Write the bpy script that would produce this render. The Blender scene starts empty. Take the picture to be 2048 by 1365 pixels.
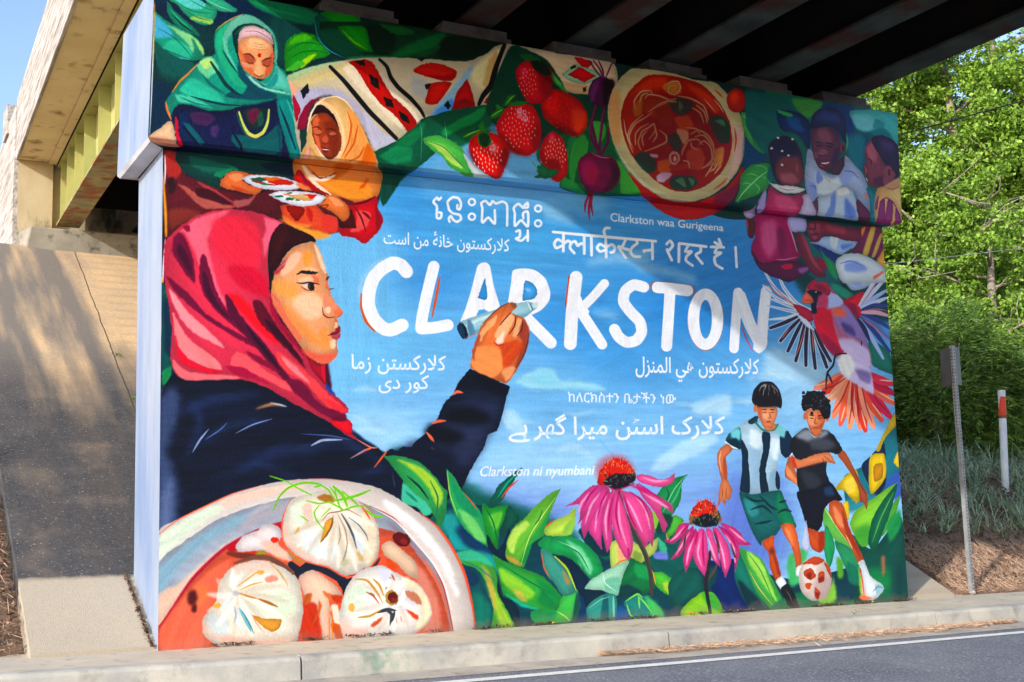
import bpy, bmesh, math, random
import numpy as np
from mathutils import Vector, Matrix
S = bpy.context.scene
C = S.collection
R = math.radians

# ---------------------------------------------------------------- camera
cam = bpy.data.cameras.new('camera'); co = bpy.data.objects.new('camera', cam); C.objects.link(co)
cam.sensor_width = 36; cam.lens = 40.876; cam.clip_start = .1; cam.clip_end = 2000
CAM = np.array([-2.07448, -9.40822, 1.20901])
FWD = np.array([.485905, .86545642, .12198983]); RGT = np.array([.87325333, -.48654416, -.02652186]); UP = np.array([-.03639993, -.11941513, .99217694])
co.matrix_world = Matrix([[RGT[i], UP[i], -FWD[i], CAM[i]] for i in range(3)] + [[0, 0, 0, 1]])
S.camera = co

# ---------------------------------------------------------------- daylight
SUN = Vector((2.04, .95, -1.02)).normalized()                          # the way the sunlight travels: low, from the left of the road
w = bpy.data.worlds.new('World'); S.world = w; w.use_nodes = True
nt = w.node_tree; bg = nt.nodes['Background']
sky = nt.nodes.new('ShaderNodeTexSky'); sky.sky_type = 'NISHITA'; sky.sun_disc = False
sky.sun_elevation = math.asin(-SUN.z); sky.sun_rotation = math.atan2(-SUN.x, -SUN.y)
sky.air_density = 1.0; sky.dust_density = 1.4; sky.ozone_density = 1.5
nt.links.new(sky.outputs[0], bg.inputs[0]); bg.inputs[1].default_value = .15
sl = bpy.data.lights.new('sun', 'SUN'); sl.energy = 2.35; sl.angle = R(.8); sl.color = (1, .945, .87)
so = bpy.data.objects.new('sun', sl); C.objects.link(so); so.rotation_euler = SUN.to_track_quat('-Z', 'Y').to_euler()
S.view_settings.view_transform = 'Standard'; S.view_settings.look = 'None'; S.view_settings.exposure = 1.0; S.view_settings.gamma = 1
S.cycles.max_bounces = 8; S.cycles.diffuse_bounces = 5; S.cycles.transparent_max_bounces = 8

# ---------------------------------------------------------------- helpers
def mat(name, base, c2=None, scale=4., amount=1., rough=.85, spec=.3, bump=0., bscale=40., detail=6., metallic=0., contrast=(.35, .65), stretch=None, c3=None, s3=30., a3=(.55, .7), trans=0.):
    m = bpy.data.materials.new(name); m.use_nodes = True; t = m.node_tree; N = t.nodes; L = t.links
    b = N['Principled BSDF']; b.inputs['Roughness'].default_value = rough; b.inputs['Specular IOR Level'].default_value = spec; b.inputs['Metallic'].default_value = metallic
    tc = N.new('ShaderNodeTexCoord'); mp = N.new('ShaderNodeMapping'); L.new(tc.outputs['Object'], mp.inputs[0])
    if stretch: mp.inputs['Scale'].default_value = stretch
    m['_out'] = 0
    col = None
    def noise(sc, det=detail, r=.6):
        n = N.new('ShaderNodeTexNoise'); n.inputs['Scale'].default_value = sc; n.inputs['Detail'].default_value = det; n.inputs['Roughness'].default_value = r
        L.new(mp.outputs[0], n.inputs['Vector']); return n.outputs['Fac']
    def ramp(f, lo, hi):
        r = N.new('ShaderNodeMapRange'); r.inputs[1].default_value = lo; r.inputs[2].default_value = hi; L.new(f, r.inputs[0]); return r.outputs[0]
    def mix(f, a, c):
        x = N.new('ShaderNodeMix'); x.data_type = 'RGBA'
        if hasattr(f, 'links'): L.new(f, x.inputs[0])
        else: x.inputs[0].default_value = f
        for i, v in ((6, a), (7, c)):
            if hasattr(v, 'links'): L.new(v, x.inputs[i])
            else: x.inputs[i].default_value = (*v, 1)
        return x.outputs[2]
    cur = base
    if c2: cur = mix(ramp(noise(scale), *contrast), base, c2)
    if c3: cur = mix(ramp(noise(s3), *a3), cur, c3)
    if hasattr(cur, 'links'): L.new(cur, b.inputs['Base Color'])
    else: b.inputs['Base Color'].default_value = (*cur, 1)
    if bump:
        bp = N.new('ShaderNodeBump'); bp.inputs['Strength'].default_value = bump; bp.inputs['Distance'].default_value = .01
        L.new(noise(bscale, 5), bp.inputs['Height']); L.new(bp.outputs[0], b.inputs['Normal'])
    if trans:
        tr = N.new('ShaderNodeBsdfTranslucent'); ms = N.new('ShaderNodeMixShader'); ms.inputs[0].default_value = trans
        if hasattr(cur, 'links'): L.new(cur, tr.inputs[0])
        else: tr.inputs[0].default_value = (*cur, 1)
        o = N['Material Output']; L.new(b.outputs[0], ms.inputs[1]); L.new(tr.outputs[0], ms.inputs[2]); L.new(ms.outputs[0], o.inputs[0])
    m['k'] = 1
    MAT[name] = (m, noise, ramp, mix, cur, b, N, L, mp, tc)
    return m
MAT = {}

class MB:
    """Collects boxes, prisms, tubes and free faces; build() links them as ONE mesh object."""
    def __init__(s): s.v, s.f, s.mi, s.cur = [], [], [], 0
    def add(s, V, F):
        n = len(s.v); s.v += [tuple(map(float, q)) for q in V]; s.f += [tuple(i + n for i in q) for q in F]; s.mi += [s.cur] * len(F)
    def box(s, x0, x1, y0, y1, z0, z1):
        s.hexa([(x0, y0, z0), (x1, y0, z0), (x1, y1, z0), (x0, y1, z0), (x0, y0, z1), (x1, y0, z1), (x1, y1, z1), (x0, y1, z1)])
    def hexa(s, P): s.add(P, [(3, 2, 1, 0), (4, 5, 6, 7), (0, 1, 5, 4), (1, 2, 6, 5), (2, 3, 7, 6), (3, 0, 4, 7)])
    def quad(s, *P): s.add(P, [tuple(range(len(P)))])
    def tube(s, pts, rad, n=8, cap=True):
        P = [Vector(p) for p in pts]; base = len(s.v); V = []; F = []
        rad = rad if hasattr(rad, '__len__') else [rad] * len(P)
        for i, p in enumerate(P):
            d = (P[min(i + 1, len(P) - 1)] - P[max(i - 1, 0)]).normalized()
            a = d.cross(Vector((0, 0, 1)));
            if a.length < .2: a = d.cross(Vector((0, 1, 0)))
            a.normalize(); b = d.cross(a)
            for j in range(n):
                t = 2 * math.pi * j / n; V.append(p + (a * math.cos(t) + b * math.sin(t)) * rad[i])
        for i in range(len(P) - 1):
            for j in range(n): F.append((i*n + j, i*n + (j+1) % n, (i+1)*n + (j+1) % n, (i+1)*n + j))
        if cap: F.append(tuple(range(n))[::-1]); F.append(tuple((len(P)-1)*n + j for j in range(n)))
        s.add(V, F)
    def build(s, name, mats, parent=None, smooth=False, bevel=0.):
        me = bpy.data.meshes.new(name); me.from_pydata(s.v, [], s.f)
        for m in (mats if isinstance(mats, (list, tuple)) else [mats]): me.materials.append(m)
        me.polygons.foreach_set('material_index', s.mi)
        if smooth: me.polygons.foreach_set('use_smooth', [True] * len(s.f))
        o = bpy.data.objects.new(name, me); C.objects.link(o)
        if parent: o.parent = parent
        if bevel:
            b = o.modifiers.new('edge', 'BEVEL'); b.width = bevel; b.segments = 2; b.limit_method = 'ANGLE'
        return o
def tag(o, label=None, cat=None, group=None, kind=None):
    if label: o['label'] = label
    if cat: o['category'] = cat
    if group: o['group'] = group
    if kind: o['kind'] = kind
    return o
def thing(name, label, cat, loc=(0, 0, 0), group=None):
    o = bpy.data.objects.new(name, None); C.objects.link(o); o.location = loc; o.empty_display_size = .2
    return tag(o, label, cat, group)
def fast_mesh(name, V, Fs, m, parent=None, smooth=False, loose=4):
    """Many equal polygons at once (leaves, blades, straw)."""
    V = np.asarray(V, np.float32).reshape(-1, 3); Fs = np.asarray(Fs, np.int32)
    me = bpy.data.meshes.new(name); nf, k = Fs.shape
    me.vertices.add(len(V)); me.vertices.foreach_set('co', V.ravel())
    me.loops.add(nf * k); me.loops.foreach_set('vertex_index', Fs.ravel())
    me.polygons.add(nf); me.polygons.foreach_set('loop_start', np.arange(nf, dtype=np.int32) * k)
    if smooth: me.polygons.foreach_set('use_smooth', np.ones(nf, bool))
    me.update(calc_edges=True); me.validate()
    for q in (m if isinstance(m, (list, tuple)) else [m]): me.materials.append(q)
    o = bpy.data.objects.new(name, me); C.objects.link(o)
    if parent: o.parent = parent
    return o
def ray(x, y):                                                         # direction of a point of the 2048 x 1365 survey photograph
    return FWD + (np.asarray(x, float)[..., None] - 1024) / 2325.414 * RGT - (np.asarray(y, float)[..., None] - 682.5) / 2325.414 * UP
def on_y(x, y, Y):
    d = ray(x, y); return CAM + d * ((Y - CAM[1]) / d[..., 1])[..., None]

SL = -.0243                                                            # fall of the road along the wall
def road_z(x): return SL * x
def slope_z(x, y): return SL * x + .52 * y
# ---------------------------------------------------------------- mural painter
def h2c(h):
    return np.array([int(h[i:i+2], 16) / 255. for i in (0, 2, 4)], np.float32)

class Paint:
    """A small brush-and-polygon painter; shapes are given in survey units and carried onto the wall by `tomap`."""
    def __init__(s, w, h, tomap):
        s.w, s.h, s.map = w, h, tomap
        s.a = np.zeros((h, w, 3), np.float32)
        s.frame(0, 0, 1)
        s.rng = np.random.default_rng(7)
        n = s.rng.random((h // 6 + 3, w // 18 + 3)).astype(np.float32)   # brush-grain: long soft horizontal dabs
        yy = np.arange(h) / 6.; xx = np.arange(w) / 18.
        y0 = yy.astype(int); x0 = xx.astype(int); fy = (yy - y0)[:, None]; fx = (xx - x0)[None]
        g = lambda i, j: n[np.ix_(y0 + i, x0 + j)]
        s.grain = ((g(0, 0) * (1 - fx) + g(0, 1) * fx) * (1 - fy) + (g(1, 0) * (1 - fx) + g(1, 1) * fx) * fy - .5).astype(np.float32)
        s.streak = []                                                  # long bristle marks in eight directions, one picked for each painted shape
        X, Y = np.meshgrid(np.arange(0, w, 2, dtype=np.float32), np.arange(0, h, 2, dtype=np.float32))
        for i in range(8):
            a = np.pi * i / 8; out = 0
            for la, lc, wt in ((70., 5., .6), (150., 14., .7)):
                T = s.rng.random((256, 256)).astype(np.float32)
                u = (X * np.cos(a) + Y * np.sin(a)) / la + 900; v = (-X * np.sin(a) + Y * np.cos(a)) / lc + 900
                u0 = np.floor(u).astype(int); v0 = np.floor(v).astype(int); fu = u - u0; fv = v - v0; fu = fu * fu * (3 - 2 * fu); fv = fv * fv * (3 - 2 * fv)
                q = lambda i_, j_: T[(v0 + j_) % 256, (u0 + i_) % 256]
                out = out + wt * ((q(0, 0) * (1 - fu) + q(1, 0) * fu) * (1 - fv) + (q(0, 1) * (1 - fu) + q(1, 1) * fu) * fv - .5)
            s.streak.append(np.repeat(np.repeat(out.astype(np.float16), 2, 0), 2, 1)[:h, :w])
    def frame(s, ox, oy, sc, k=1.):
        s.ox, s.oy, s.sc, s.k = ox, oy, sc, k
    def col(s, h):
        c = h2c(h)
        if s.k != 1.:
            c = np.clip(c ** 2.2 * s.k, 0, .93) ** (1 / 2.2)
        return c
    @staticmethod
    def parse(t):
        P, K = [], []
        for q in t.split():
            K.append(q.endswith('!')); u, v = q.rstrip('!').split(','); P.append((float(u), float(v)))
        return np.array(P), K
    @staticmethod
    def curve(P, K, closed, n=7):
        m = len(P); out = []
        for i in range(m if closed else m - 1):
            p1, p2 = P[i], P[(i + 1) % m]
            p0 = P[i - 1] if (closed or i > 0) else p1
            p3 = P[(i + 2) % m] if (closed or i + 2 < m) else p2
            t1 = (p2 - p0) * .36; t2 = (p3 - p1) * .36
            L = np.linalg.norm(p2 - p1)
            if K[i]: t1 = (p2 - p1) * .7
            if K[(i + 1) % m]: t2 = (p2 - p1) * .7
            for t in (t1, t2):
                q = np.linalg.norm(t)
                if q > L * 1.2: t *= L * 1.2 / q
            for j in range(n):
                t = j / n
                out.append((2*t**3-3*t*t+1)*p1 + (t**3-2*t*t+t)*t1 + (-2*t**3+3*t*t)*p2 + (t**3-t*t)*t2)
        if not closed: out.append(P[-1])
        return np.array(out)
    def world(s, P):
        P = np.asarray(P, float)
        return s.map(P[:, 0] / s.sc + s.ox, P[:, 1] / s.sc + s.oy)
    def cover(s, rings, pad=0):
        SS = 4
        A = np.concatenate(rings)
        x0 = max(int(np.floor(A[:, 0].min())) - 1 - pad, 0); x1 = min(int(np.ceil(A[:, 0].max())) + 2 + pad, s.w)
        y0 = max(int(np.floor(A[:, 1].min())) - 1 - pad, 0); y1 = min(int(np.ceil(A[:, 1].max())) + 2 + pad, s.h)
        if x1 <= x0 or y1 <= y0: return None
        H, W = (y1 - y0), (x1 - x0)
        acc = np.zeros((H * SS, W + 2), np.float32)
        I, X, D = [], [], []
        for r in rings:
            p = r - (x0, y0); q = np.roll(p, -1, 0)
            up = q[:, 1] > p[:, 1]
            lo = np.where(up[:, None], p, q); hi = np.where(up[:, None], q, p)
            a = np.ceil(lo[:, 1] * SS - .5).astype(int); b = np.ceil(hi[:, 1] * SS - .5).astype(int)
            a = np.clip(a, 0, H * SS); b = np.clip(b, 0, H * SS)
            cnt = b - a
            if cnt.sum() == 0: continue
            e = np.repeat(np.arange(len(p)), cnt)
            st = np.cumsum(cnt) - cnt
            row = np.arange(cnt.sum()) - np.repeat(st, cnt) + np.repeat(a, cnt)
            ysub = (row + .5) / SS
            dy = hi[e, 1] - lo[e, 1]
            X.append(lo[e, 0] + (hi[e, 0] - lo[e, 0]) * (ysub - lo[e, 1]) / np.maximum(dy, 1e-9))
            I.append(row); D.append(np.where(up[e], 1., -1.))
        if not I: return None
        I = np.concatenate(I); X = np.clip(np.concatenate(X), 0, W); D = np.concatenate(D)
        xi = X.astype(int); fr = X - xi
        np.add.at(acc, (I, xi), D * (1 - fr)); np.add.at(acc, (I, xi + 1), D * fr)
        m = np.clip(np.abs(np.cumsum(acc, 1)[:, :W]), 0, 1)
        return x0, y0, m.reshape(H, SS, W).mean(1)
    @staticmethod
    def blur(m, r):
        r = int(r)
        for _ in range(2):
            for ax in (0, 1):
                p = np.pad(m, [(r + 1, r) if i == ax else (0, 0) for i in (0, 1)])
                c = np.cumsum(p, ax)
                n = m.shape[ax]
                m = (np.take(c, np.arange(2*r+1, 2*r+1+n), ax) - np.take(c, np.arange(0, n), ax)) / (2*r+1)
        return m
    def fill(s, rings, c, b=0, a=1., g=None, tex=.05, vol=0.):
        R = [s.world(r) for r in rings]
        if vol: R = [r + s.rng.normal(size=r.shape) * .7 for r in R]        # the unsteady edge of a brush
        pr = 0
        if b:
            q = s.world(np.array([[0, 0], [b, 0]]) + rings[0].mean(0)); pr = max(1, int(np.hypot(*(q[1] - q[0])) * .6))
        t = s.cover(R, pr * 2)
        if t is None: return
        x0, y0, m = t
        if pr: m = s.blur(m, pr)
        H, W = m.shape
        C = s.col(c)[None, None]
        if g:
            e = s.world(np.array([[g[0], g[1]], [g[2], g[3]]])); d = e[1] - e[0]
            tt = (((np.arange(W)[None] + x0 - e[0, 0]) * d[0] + (np.arange(H)[:, None] + y0 - e[0, 1]) * d[1]) / (d @ d))
            tt = np.clip(tt, 0, 1)[..., None]
            C = C * (1 - tt) + s.col(g[4])[None, None] * tt
        v = s.a[y0:y0+H, x0:x0+W]
        gr = s.grain[y0:y0+H, x0:x0+W]
        mm = m
        if pr: mm = np.clip(m * (1 + gr * 1.2 * (1 - m)), 0, 1)        # dry-brush fringe on soft shapes
        A = np.concatenate(R); A = A - A.mean(0); cv = A.T @ A
        an = .5 * np.arctan2(2 * cv[0, 1], cv[0, 0] - cv[1, 1]) + s.rng.uniform(-.25, .25)
        sk_ = s.streak[int(round((an % np.pi) / (np.pi / 8))) % 8][y0:y0+H, x0:x0+W].astype(np.float32)[..., None]
        wv = np.array([1.0, .9, .75], np.float32) if s.rng.random() < .5 else np.array([.75, .9, 1.0], np.float32)
        tx = tex * (1.15 - .75 * float(s.col(c).mean()))                    # pale paint shows its bristle marks less
        C = np.clip(C * (1 + tx * gr[..., None] + tx * 3.6 * sk_ * wv), 0, 1)
        if vol and not g and not pr and H * W > 900:                        # rounded modelling: the form turns darker and cooler to its rim and away from the upper left
            r_ = max(2, int(min(H, W) * .13)); bl = s.blur(np.pad(m, r_ * 2), r_)[r_*2:-r_*2, r_*2:-r_*2]
            rim = np.clip((1 - bl) * 2, 0, 1) * m
            yy, xx = np.mgrid[0:H, 0:W]; lin = ((xx / W - .5) * .5 + (yy / H - .5) * .9)
            sh = (1 - vol * 1.5 * rim - vol * .55 * lin)[..., None]
            C = np.clip(C * np.concatenate([sh, sh ** .97, sh ** .9], 2), 0, 1)
        v += (C - v) * (mm * a)[..., None]
    def p(s, c, t, **k):
        P, K = s.parse(t); k.setdefault('vol', .13 if c != 'EEF2FD' else 0.); s.fill([s.curve(P, K, True)], c, **k)
    def e(s, c, x, y, rx, ry, rot=0., **k):
        k.setdefault('vol', .11)
        t = np.linspace(0, 2*np.pi, 28, endpoint=False); r = np.radians(rot)
        X = rx*np.cos(t); Y = ry*np.sin(t)
        s.fill([np.stack([x + X*np.cos(r) - Y*np.sin(r), y + X*np.sin(r) + Y*np.cos(r)], 1)], c, **k)
    def ribbon(s, Q, w, t0=1., t1=1.):
        d = np.gradient(Q, axis=0); d /= np.maximum(np.linalg.norm(d, axis=1, keepdims=True), 1e-9)
        n = np.stack([-d[:, 1], d[:, 0]], 1)
        u = np.linspace(0, 1, len(Q))
        f = (t0 + (1 - t0) * np.minimum(u / .35, 1)) * (t1 + (1 - t1) * np.minimum((1 - u) / .35, 1))
        hw = (w / 2. * f)[:, None]
        cap = lambda c, d0, r: [c + r * (np.cos(a) * d0 + np.sin(a) * np.array([-d0[1], d0[0]])) for a in np.linspace(-1.35, 1.35, 6)]
        L = list(Q + n * hw); Rr = list((Q - n * hw)[::-1])
        return np.array(L + cap(Q[-1], d[-1], hw[-1, 0])[::-1] + Rr + cap(Q[0], -d[0], hw[0, 0])[::-1])
    def s(s, c, w, t, t0=1., t1=1., **k):
        P, K = s.parse(t); Q = s.curve(P, K, False)
        s.fill([s.ribbon(Q, w, t0, t1)], c, **k)
    def ring(s, c, w, x, y, rx, ry, **k):
        t = np.linspace(0, 2*np.pi, 40, endpoint=False)
        o = np.stack([x + (rx+w/2)*np.cos(t), y + (ry+w/2)*np.sin(t)], 1)
        i = np.stack([x + (rx-w/2)*np.cos(-t), y + (ry-w/2)*np.sin(-t)], 1)
        s.fill([o, i], c, **k)
    def brush(s, c, w, t, ends=(1, 1), n=9, **k):
        """A loaded-brush stroke: the body plus ragged bristle tails at its ends."""
        P, K = s.parse(t); Q = s.curve(P, K, False)
        s.fill([s.ribbon(Q, w)], c, **k)
        for end, on in ((0, ends[0]), (-1, ends[1])):
            if not on: continue
            d = Q[0] - Q[1] if end == 0 else Q[-1] - Q[-2]
            d = d / np.linalg.norm(d); nn = np.array([-d[1], d[0]])
            for j in range(n):
                o = (j + .5) / n - .5
                L = w * (.12 + .3 * s.rng.random())
                b = Q[end] + nn * o * w * .95 - d * w * .2
                s.fill([s.ribbon(np.array([b, b + d * L * .6, b + d * L * 1.2]), w / n * 1.0, 1, .3)], c, a=.9)
    def seeds(s, c, x, y, rx, ry, n, sz, rot=0.):
        for i in range(n):
            r = np.sqrt((i + .5) / n) * .88; t = i * 2.39996
            u = x + rx*r*np.cos(t); v = y + ry*r*np.sin(t)
            s.s(c, sz * .45, '%f,%f %f,%f' % (u, v - sz * .5, u + sz * .15, v + sz * .5), .6, .5)
    def text(s, c, body, x0, y0, x1, y1, h0, h1, slant=0., bold=0.):
        """Lettering on the line (x0,y0)-(x1,y1); h0/h1: height of a tall letter at either end."""
        cu = bpy.data.curves.new('lettering', 'FONT'); cu.body = body; cu.size = 1; cu.resolution_u = 3; cu.offset = bold
        ob = bpy.data.objects.new('lettering', cu); C.objects.link(ob)
        bpy.context.view_layer.update()
        me = ob.to_mesh()
        V = np.array([v.co[:2] for v in me.vertices]); T = [list(f.vertices) for f in me.polygons]
        ob.to_mesh_clear(); bpy.data.objects.remove(ob); bpy.data.curves.remove(cu)
        if len(V) == 0: return
        u = (V[:, 0] - V[:, 0].min()) / (np.ptp(V[:, 0]))
        v = V[:, 1] / .73
        X = x0 + (x1 - x0) * u + v * slant * (h0 + (h1 - h0) * u); Y = y0 + (y1 - y0) * u - v * (h0 + (h1 - h0) * u)
        Q = np.stack([X, Y], 1)
        rings = []
        for f in T:
            r = Q[f]; ar = np.sum(r[:, 0] * np.roll(r[:, 1], -1) - np.roll(r[:, 0], -1) * r[:, 1])
            rings.append(r if ar > 0 else r[::-1])
        s.fill(rings, c)

ARAB = {'ا': 'FE8D FE8E', 'ل': 'FEDD FEDE FEDF FEE0', 'ر': 'FEAD FEAE', 'ک': 'FB8E FB8F FB90 FB91', 'ك': 'FED9 FEDA FEDB FEDC',
        'س': 'FEB1 FEB2 FEB3 FEB4', 'ت': 'FE95 FE96 FE97 FE98', 'ټ': 'FE95 FE96 FE97 FE98', 'و': 'FEED FEEE', 'ن': 'FEE5 FEE6 FEE7 FEE8',
        'خ': 'FEA5 FEA6 FEA7 FEA8', 'ه': 'FEE9 FEEA FEEB FEEC', 'ۀ': 'FBA4 FBA5', 'م': 'FEE1 FEE2 FEE3 FEE4', 'ز': 'FEAF FEB0',
        'د': 'FEA9 FEAA', 'ی': 'FBFC FBFD FBFE FBFF', 'ي': 'FEF1 FEF2 FEF3 FEF4', 'ٹ': 'FB66 FB67 FB68 FB69',
        'گ': 'FB92 FB93 FB94 FB95', 'ھ': 'FBAA FBAB FBAC FBAD', 'ہ': 'FBA6 FBA7 FBA8 FBA9', 'ے': 'FBAE FBAF', 'L': 'FEFB FEFC'}
def arabic(t):
    """Joins the letters of a right-to-left line (L stands for lam-alef) and returns it in drawing order."""
    out = []
    for w in t.replace('لا', 'L').split(' '):
        F = [ARAB[c].split() for c in w]; r = ''
        for i, f in enumerate(F):
            prev = i > 0 and len(F[i-1]) == 4; nxt = i + 1 < len(F)
            k = (3 if nxt else 1) if (prev and len(f) == 4) else (1 if prev else (2 if (nxt and len(f) == 4) else 0))
            r += chr(int(f[k], 16))
        out.append(r[::-1])
    return ' '.join(out[::-1])
def mural_sky(m):
    F, p, e, s = m.frame, m.p, m.e, m.s
    F(0, 0, 1)
    p('58A6E6', '150,-200! 2000,-200! 2000,1500! 150,1500!', g=(900, 420, 880, 980, '9CCDF6'), tex=.05)
    for x, y, rx, ry, c, a in ((700, 620, 130, 200, '86C8F2', .7), (1450, 560, 160, 120, '4A92DA', .8), (1250, 640, 220, 90, '4C9ADF', .7), (1000, 480, 150, 60, '5FB0E6', .6),
                               (860, 560, 90, 40, '4B95DB', .6), (1060, 1010, 110, 60, '7E98E0', .9), (1500, 1050, 90, 120, '6C85D2', .95), (1340, 1000, 110, 60, '86A8EA', .7),
                               (1640, 780, 130, 70, 'A5D2F6', .9), (1380, 720, 130, 60, '66ACE6', .7), (1250, 730, 90, 50, '5CA6E4', .7), (760, 860, 80, 40, 'B4DCF8', .7), (1100, 930, 140, 60, 'A9D6F8', .8), (820, 700, 120, 60, '79BEEE', .6),
                               (1400, 620, 110, 40, '468FD8', .7), (1120, 800, 90, 60, '7CBCEE', .6)):
        e(c, x, y, rx, ry, b=45, a=a)
    p('123E3C', '230,-200! 1900,-200! 1900,330 1760,420 1480,440 1400,420 1220,330 900,280 760,330 300,300!', vol=0)          # dark underpainting of the upper band
    p('0F4A4E', '1480,180! 1850,180! 1850,470 1790,640 1640,620 1560,520 1490,420', b=10)
    p('3A1824', '320,280 620,320 760,340 740,440 640,470 560,450 420,440 300,560', b=4); p('4A1830', '300,520 420,420 560,450 660,800 380,800 318,760', b=4); p('0E2A48', '300,740 400,745 640,820 760,900 900,990 700,1080 300,1080', b=4)
    p('14605A', '780,905 960,980 1160,1080 1000,1290 940,1290', b=14)
    p('78B8EA', '880,300 1030,240 1100,330 1220,380 1200,430 840,380', b=24)
    F(1080, 400, 4.267)                                                 # brushed clouds; the first patch paints in sunlit wall at the shadow edge
    for t in ('0,45 150,60 300,190 330,220 200,200 60,160', '380,560 500,470 700,460 900,520 1000,600 800,560 600,540', '560,420 760,440 980,420 900,520 720,500', '800,570 1000,560 1300,640 1340,720 1100,660 900,620', '420,960 560,940 700,990 600,1020'):
        p('A8D4F4', t, b=40, a=.55)
    F(980, 680, 4.267)
    p('A6DCF0', '220,350 330,280 430,240 540,260 600,350 680,350 760,350 900,380 1000,440 860,430 640,420 480,430 320,410', b=22, a=.85)
    p('8CD0EC', '330,330 420,270 520,290 590,370 450,390', b=20, a=.6)
    p('BFE2F8', '100,620 170,590 240,640 290,720 320,860 240,800 140,760', b=20, a=.7)
    p('C4E4F8', '1720,570 1900,490 2048,470 2048,640 1900,640 1760,640', b=30, a=.8)
    p('C4E6FA', '1370,1080 1500,960 1620,880 1760,820 1900,800 1950,860 1800,960 1640,1040 1480,1120 1380,1120', b=28, a=.75)
    p('BCE0FA', '560,960 640,900 740,890 820,930 860,1000 700,960', b=18, a=.6)
    s('7FBDEC', 14, '930,850 1000,930 1060,1000', b=8, a=.7)
    for t in ('320,860 500,800 700,820', '120,700 260,690 420,720', '1500,520 1700,560 1800,540', '620,620 760,640 900,600'):
        s('C0E2F8', 26, t, .2, .2, b=20, a=.6)
    F(310, 560, 4.267)
    for t in ('1640,1140 1760,1180 1860,1230', '1700,1290 1850,1280 2000,1300', '1500,1000 1560,1060 1640,1100', '1690,940 1800,930 1900,950'):
        s('BEE2F8', 40, t, .2, .2, b=26, a=.7)
    F(1460, 500, 3.592)
    p('B6DDF8', '280,700 450,760 640,860 700,940 540,960 380,920 240,880', b=40, a=.9)
    for t in ('120,930 300,900 460,930', '0,1080 120,1090 260,1060'): s('D2ECFA', 30, t, .2, .2, b=20, a=.7)

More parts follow.
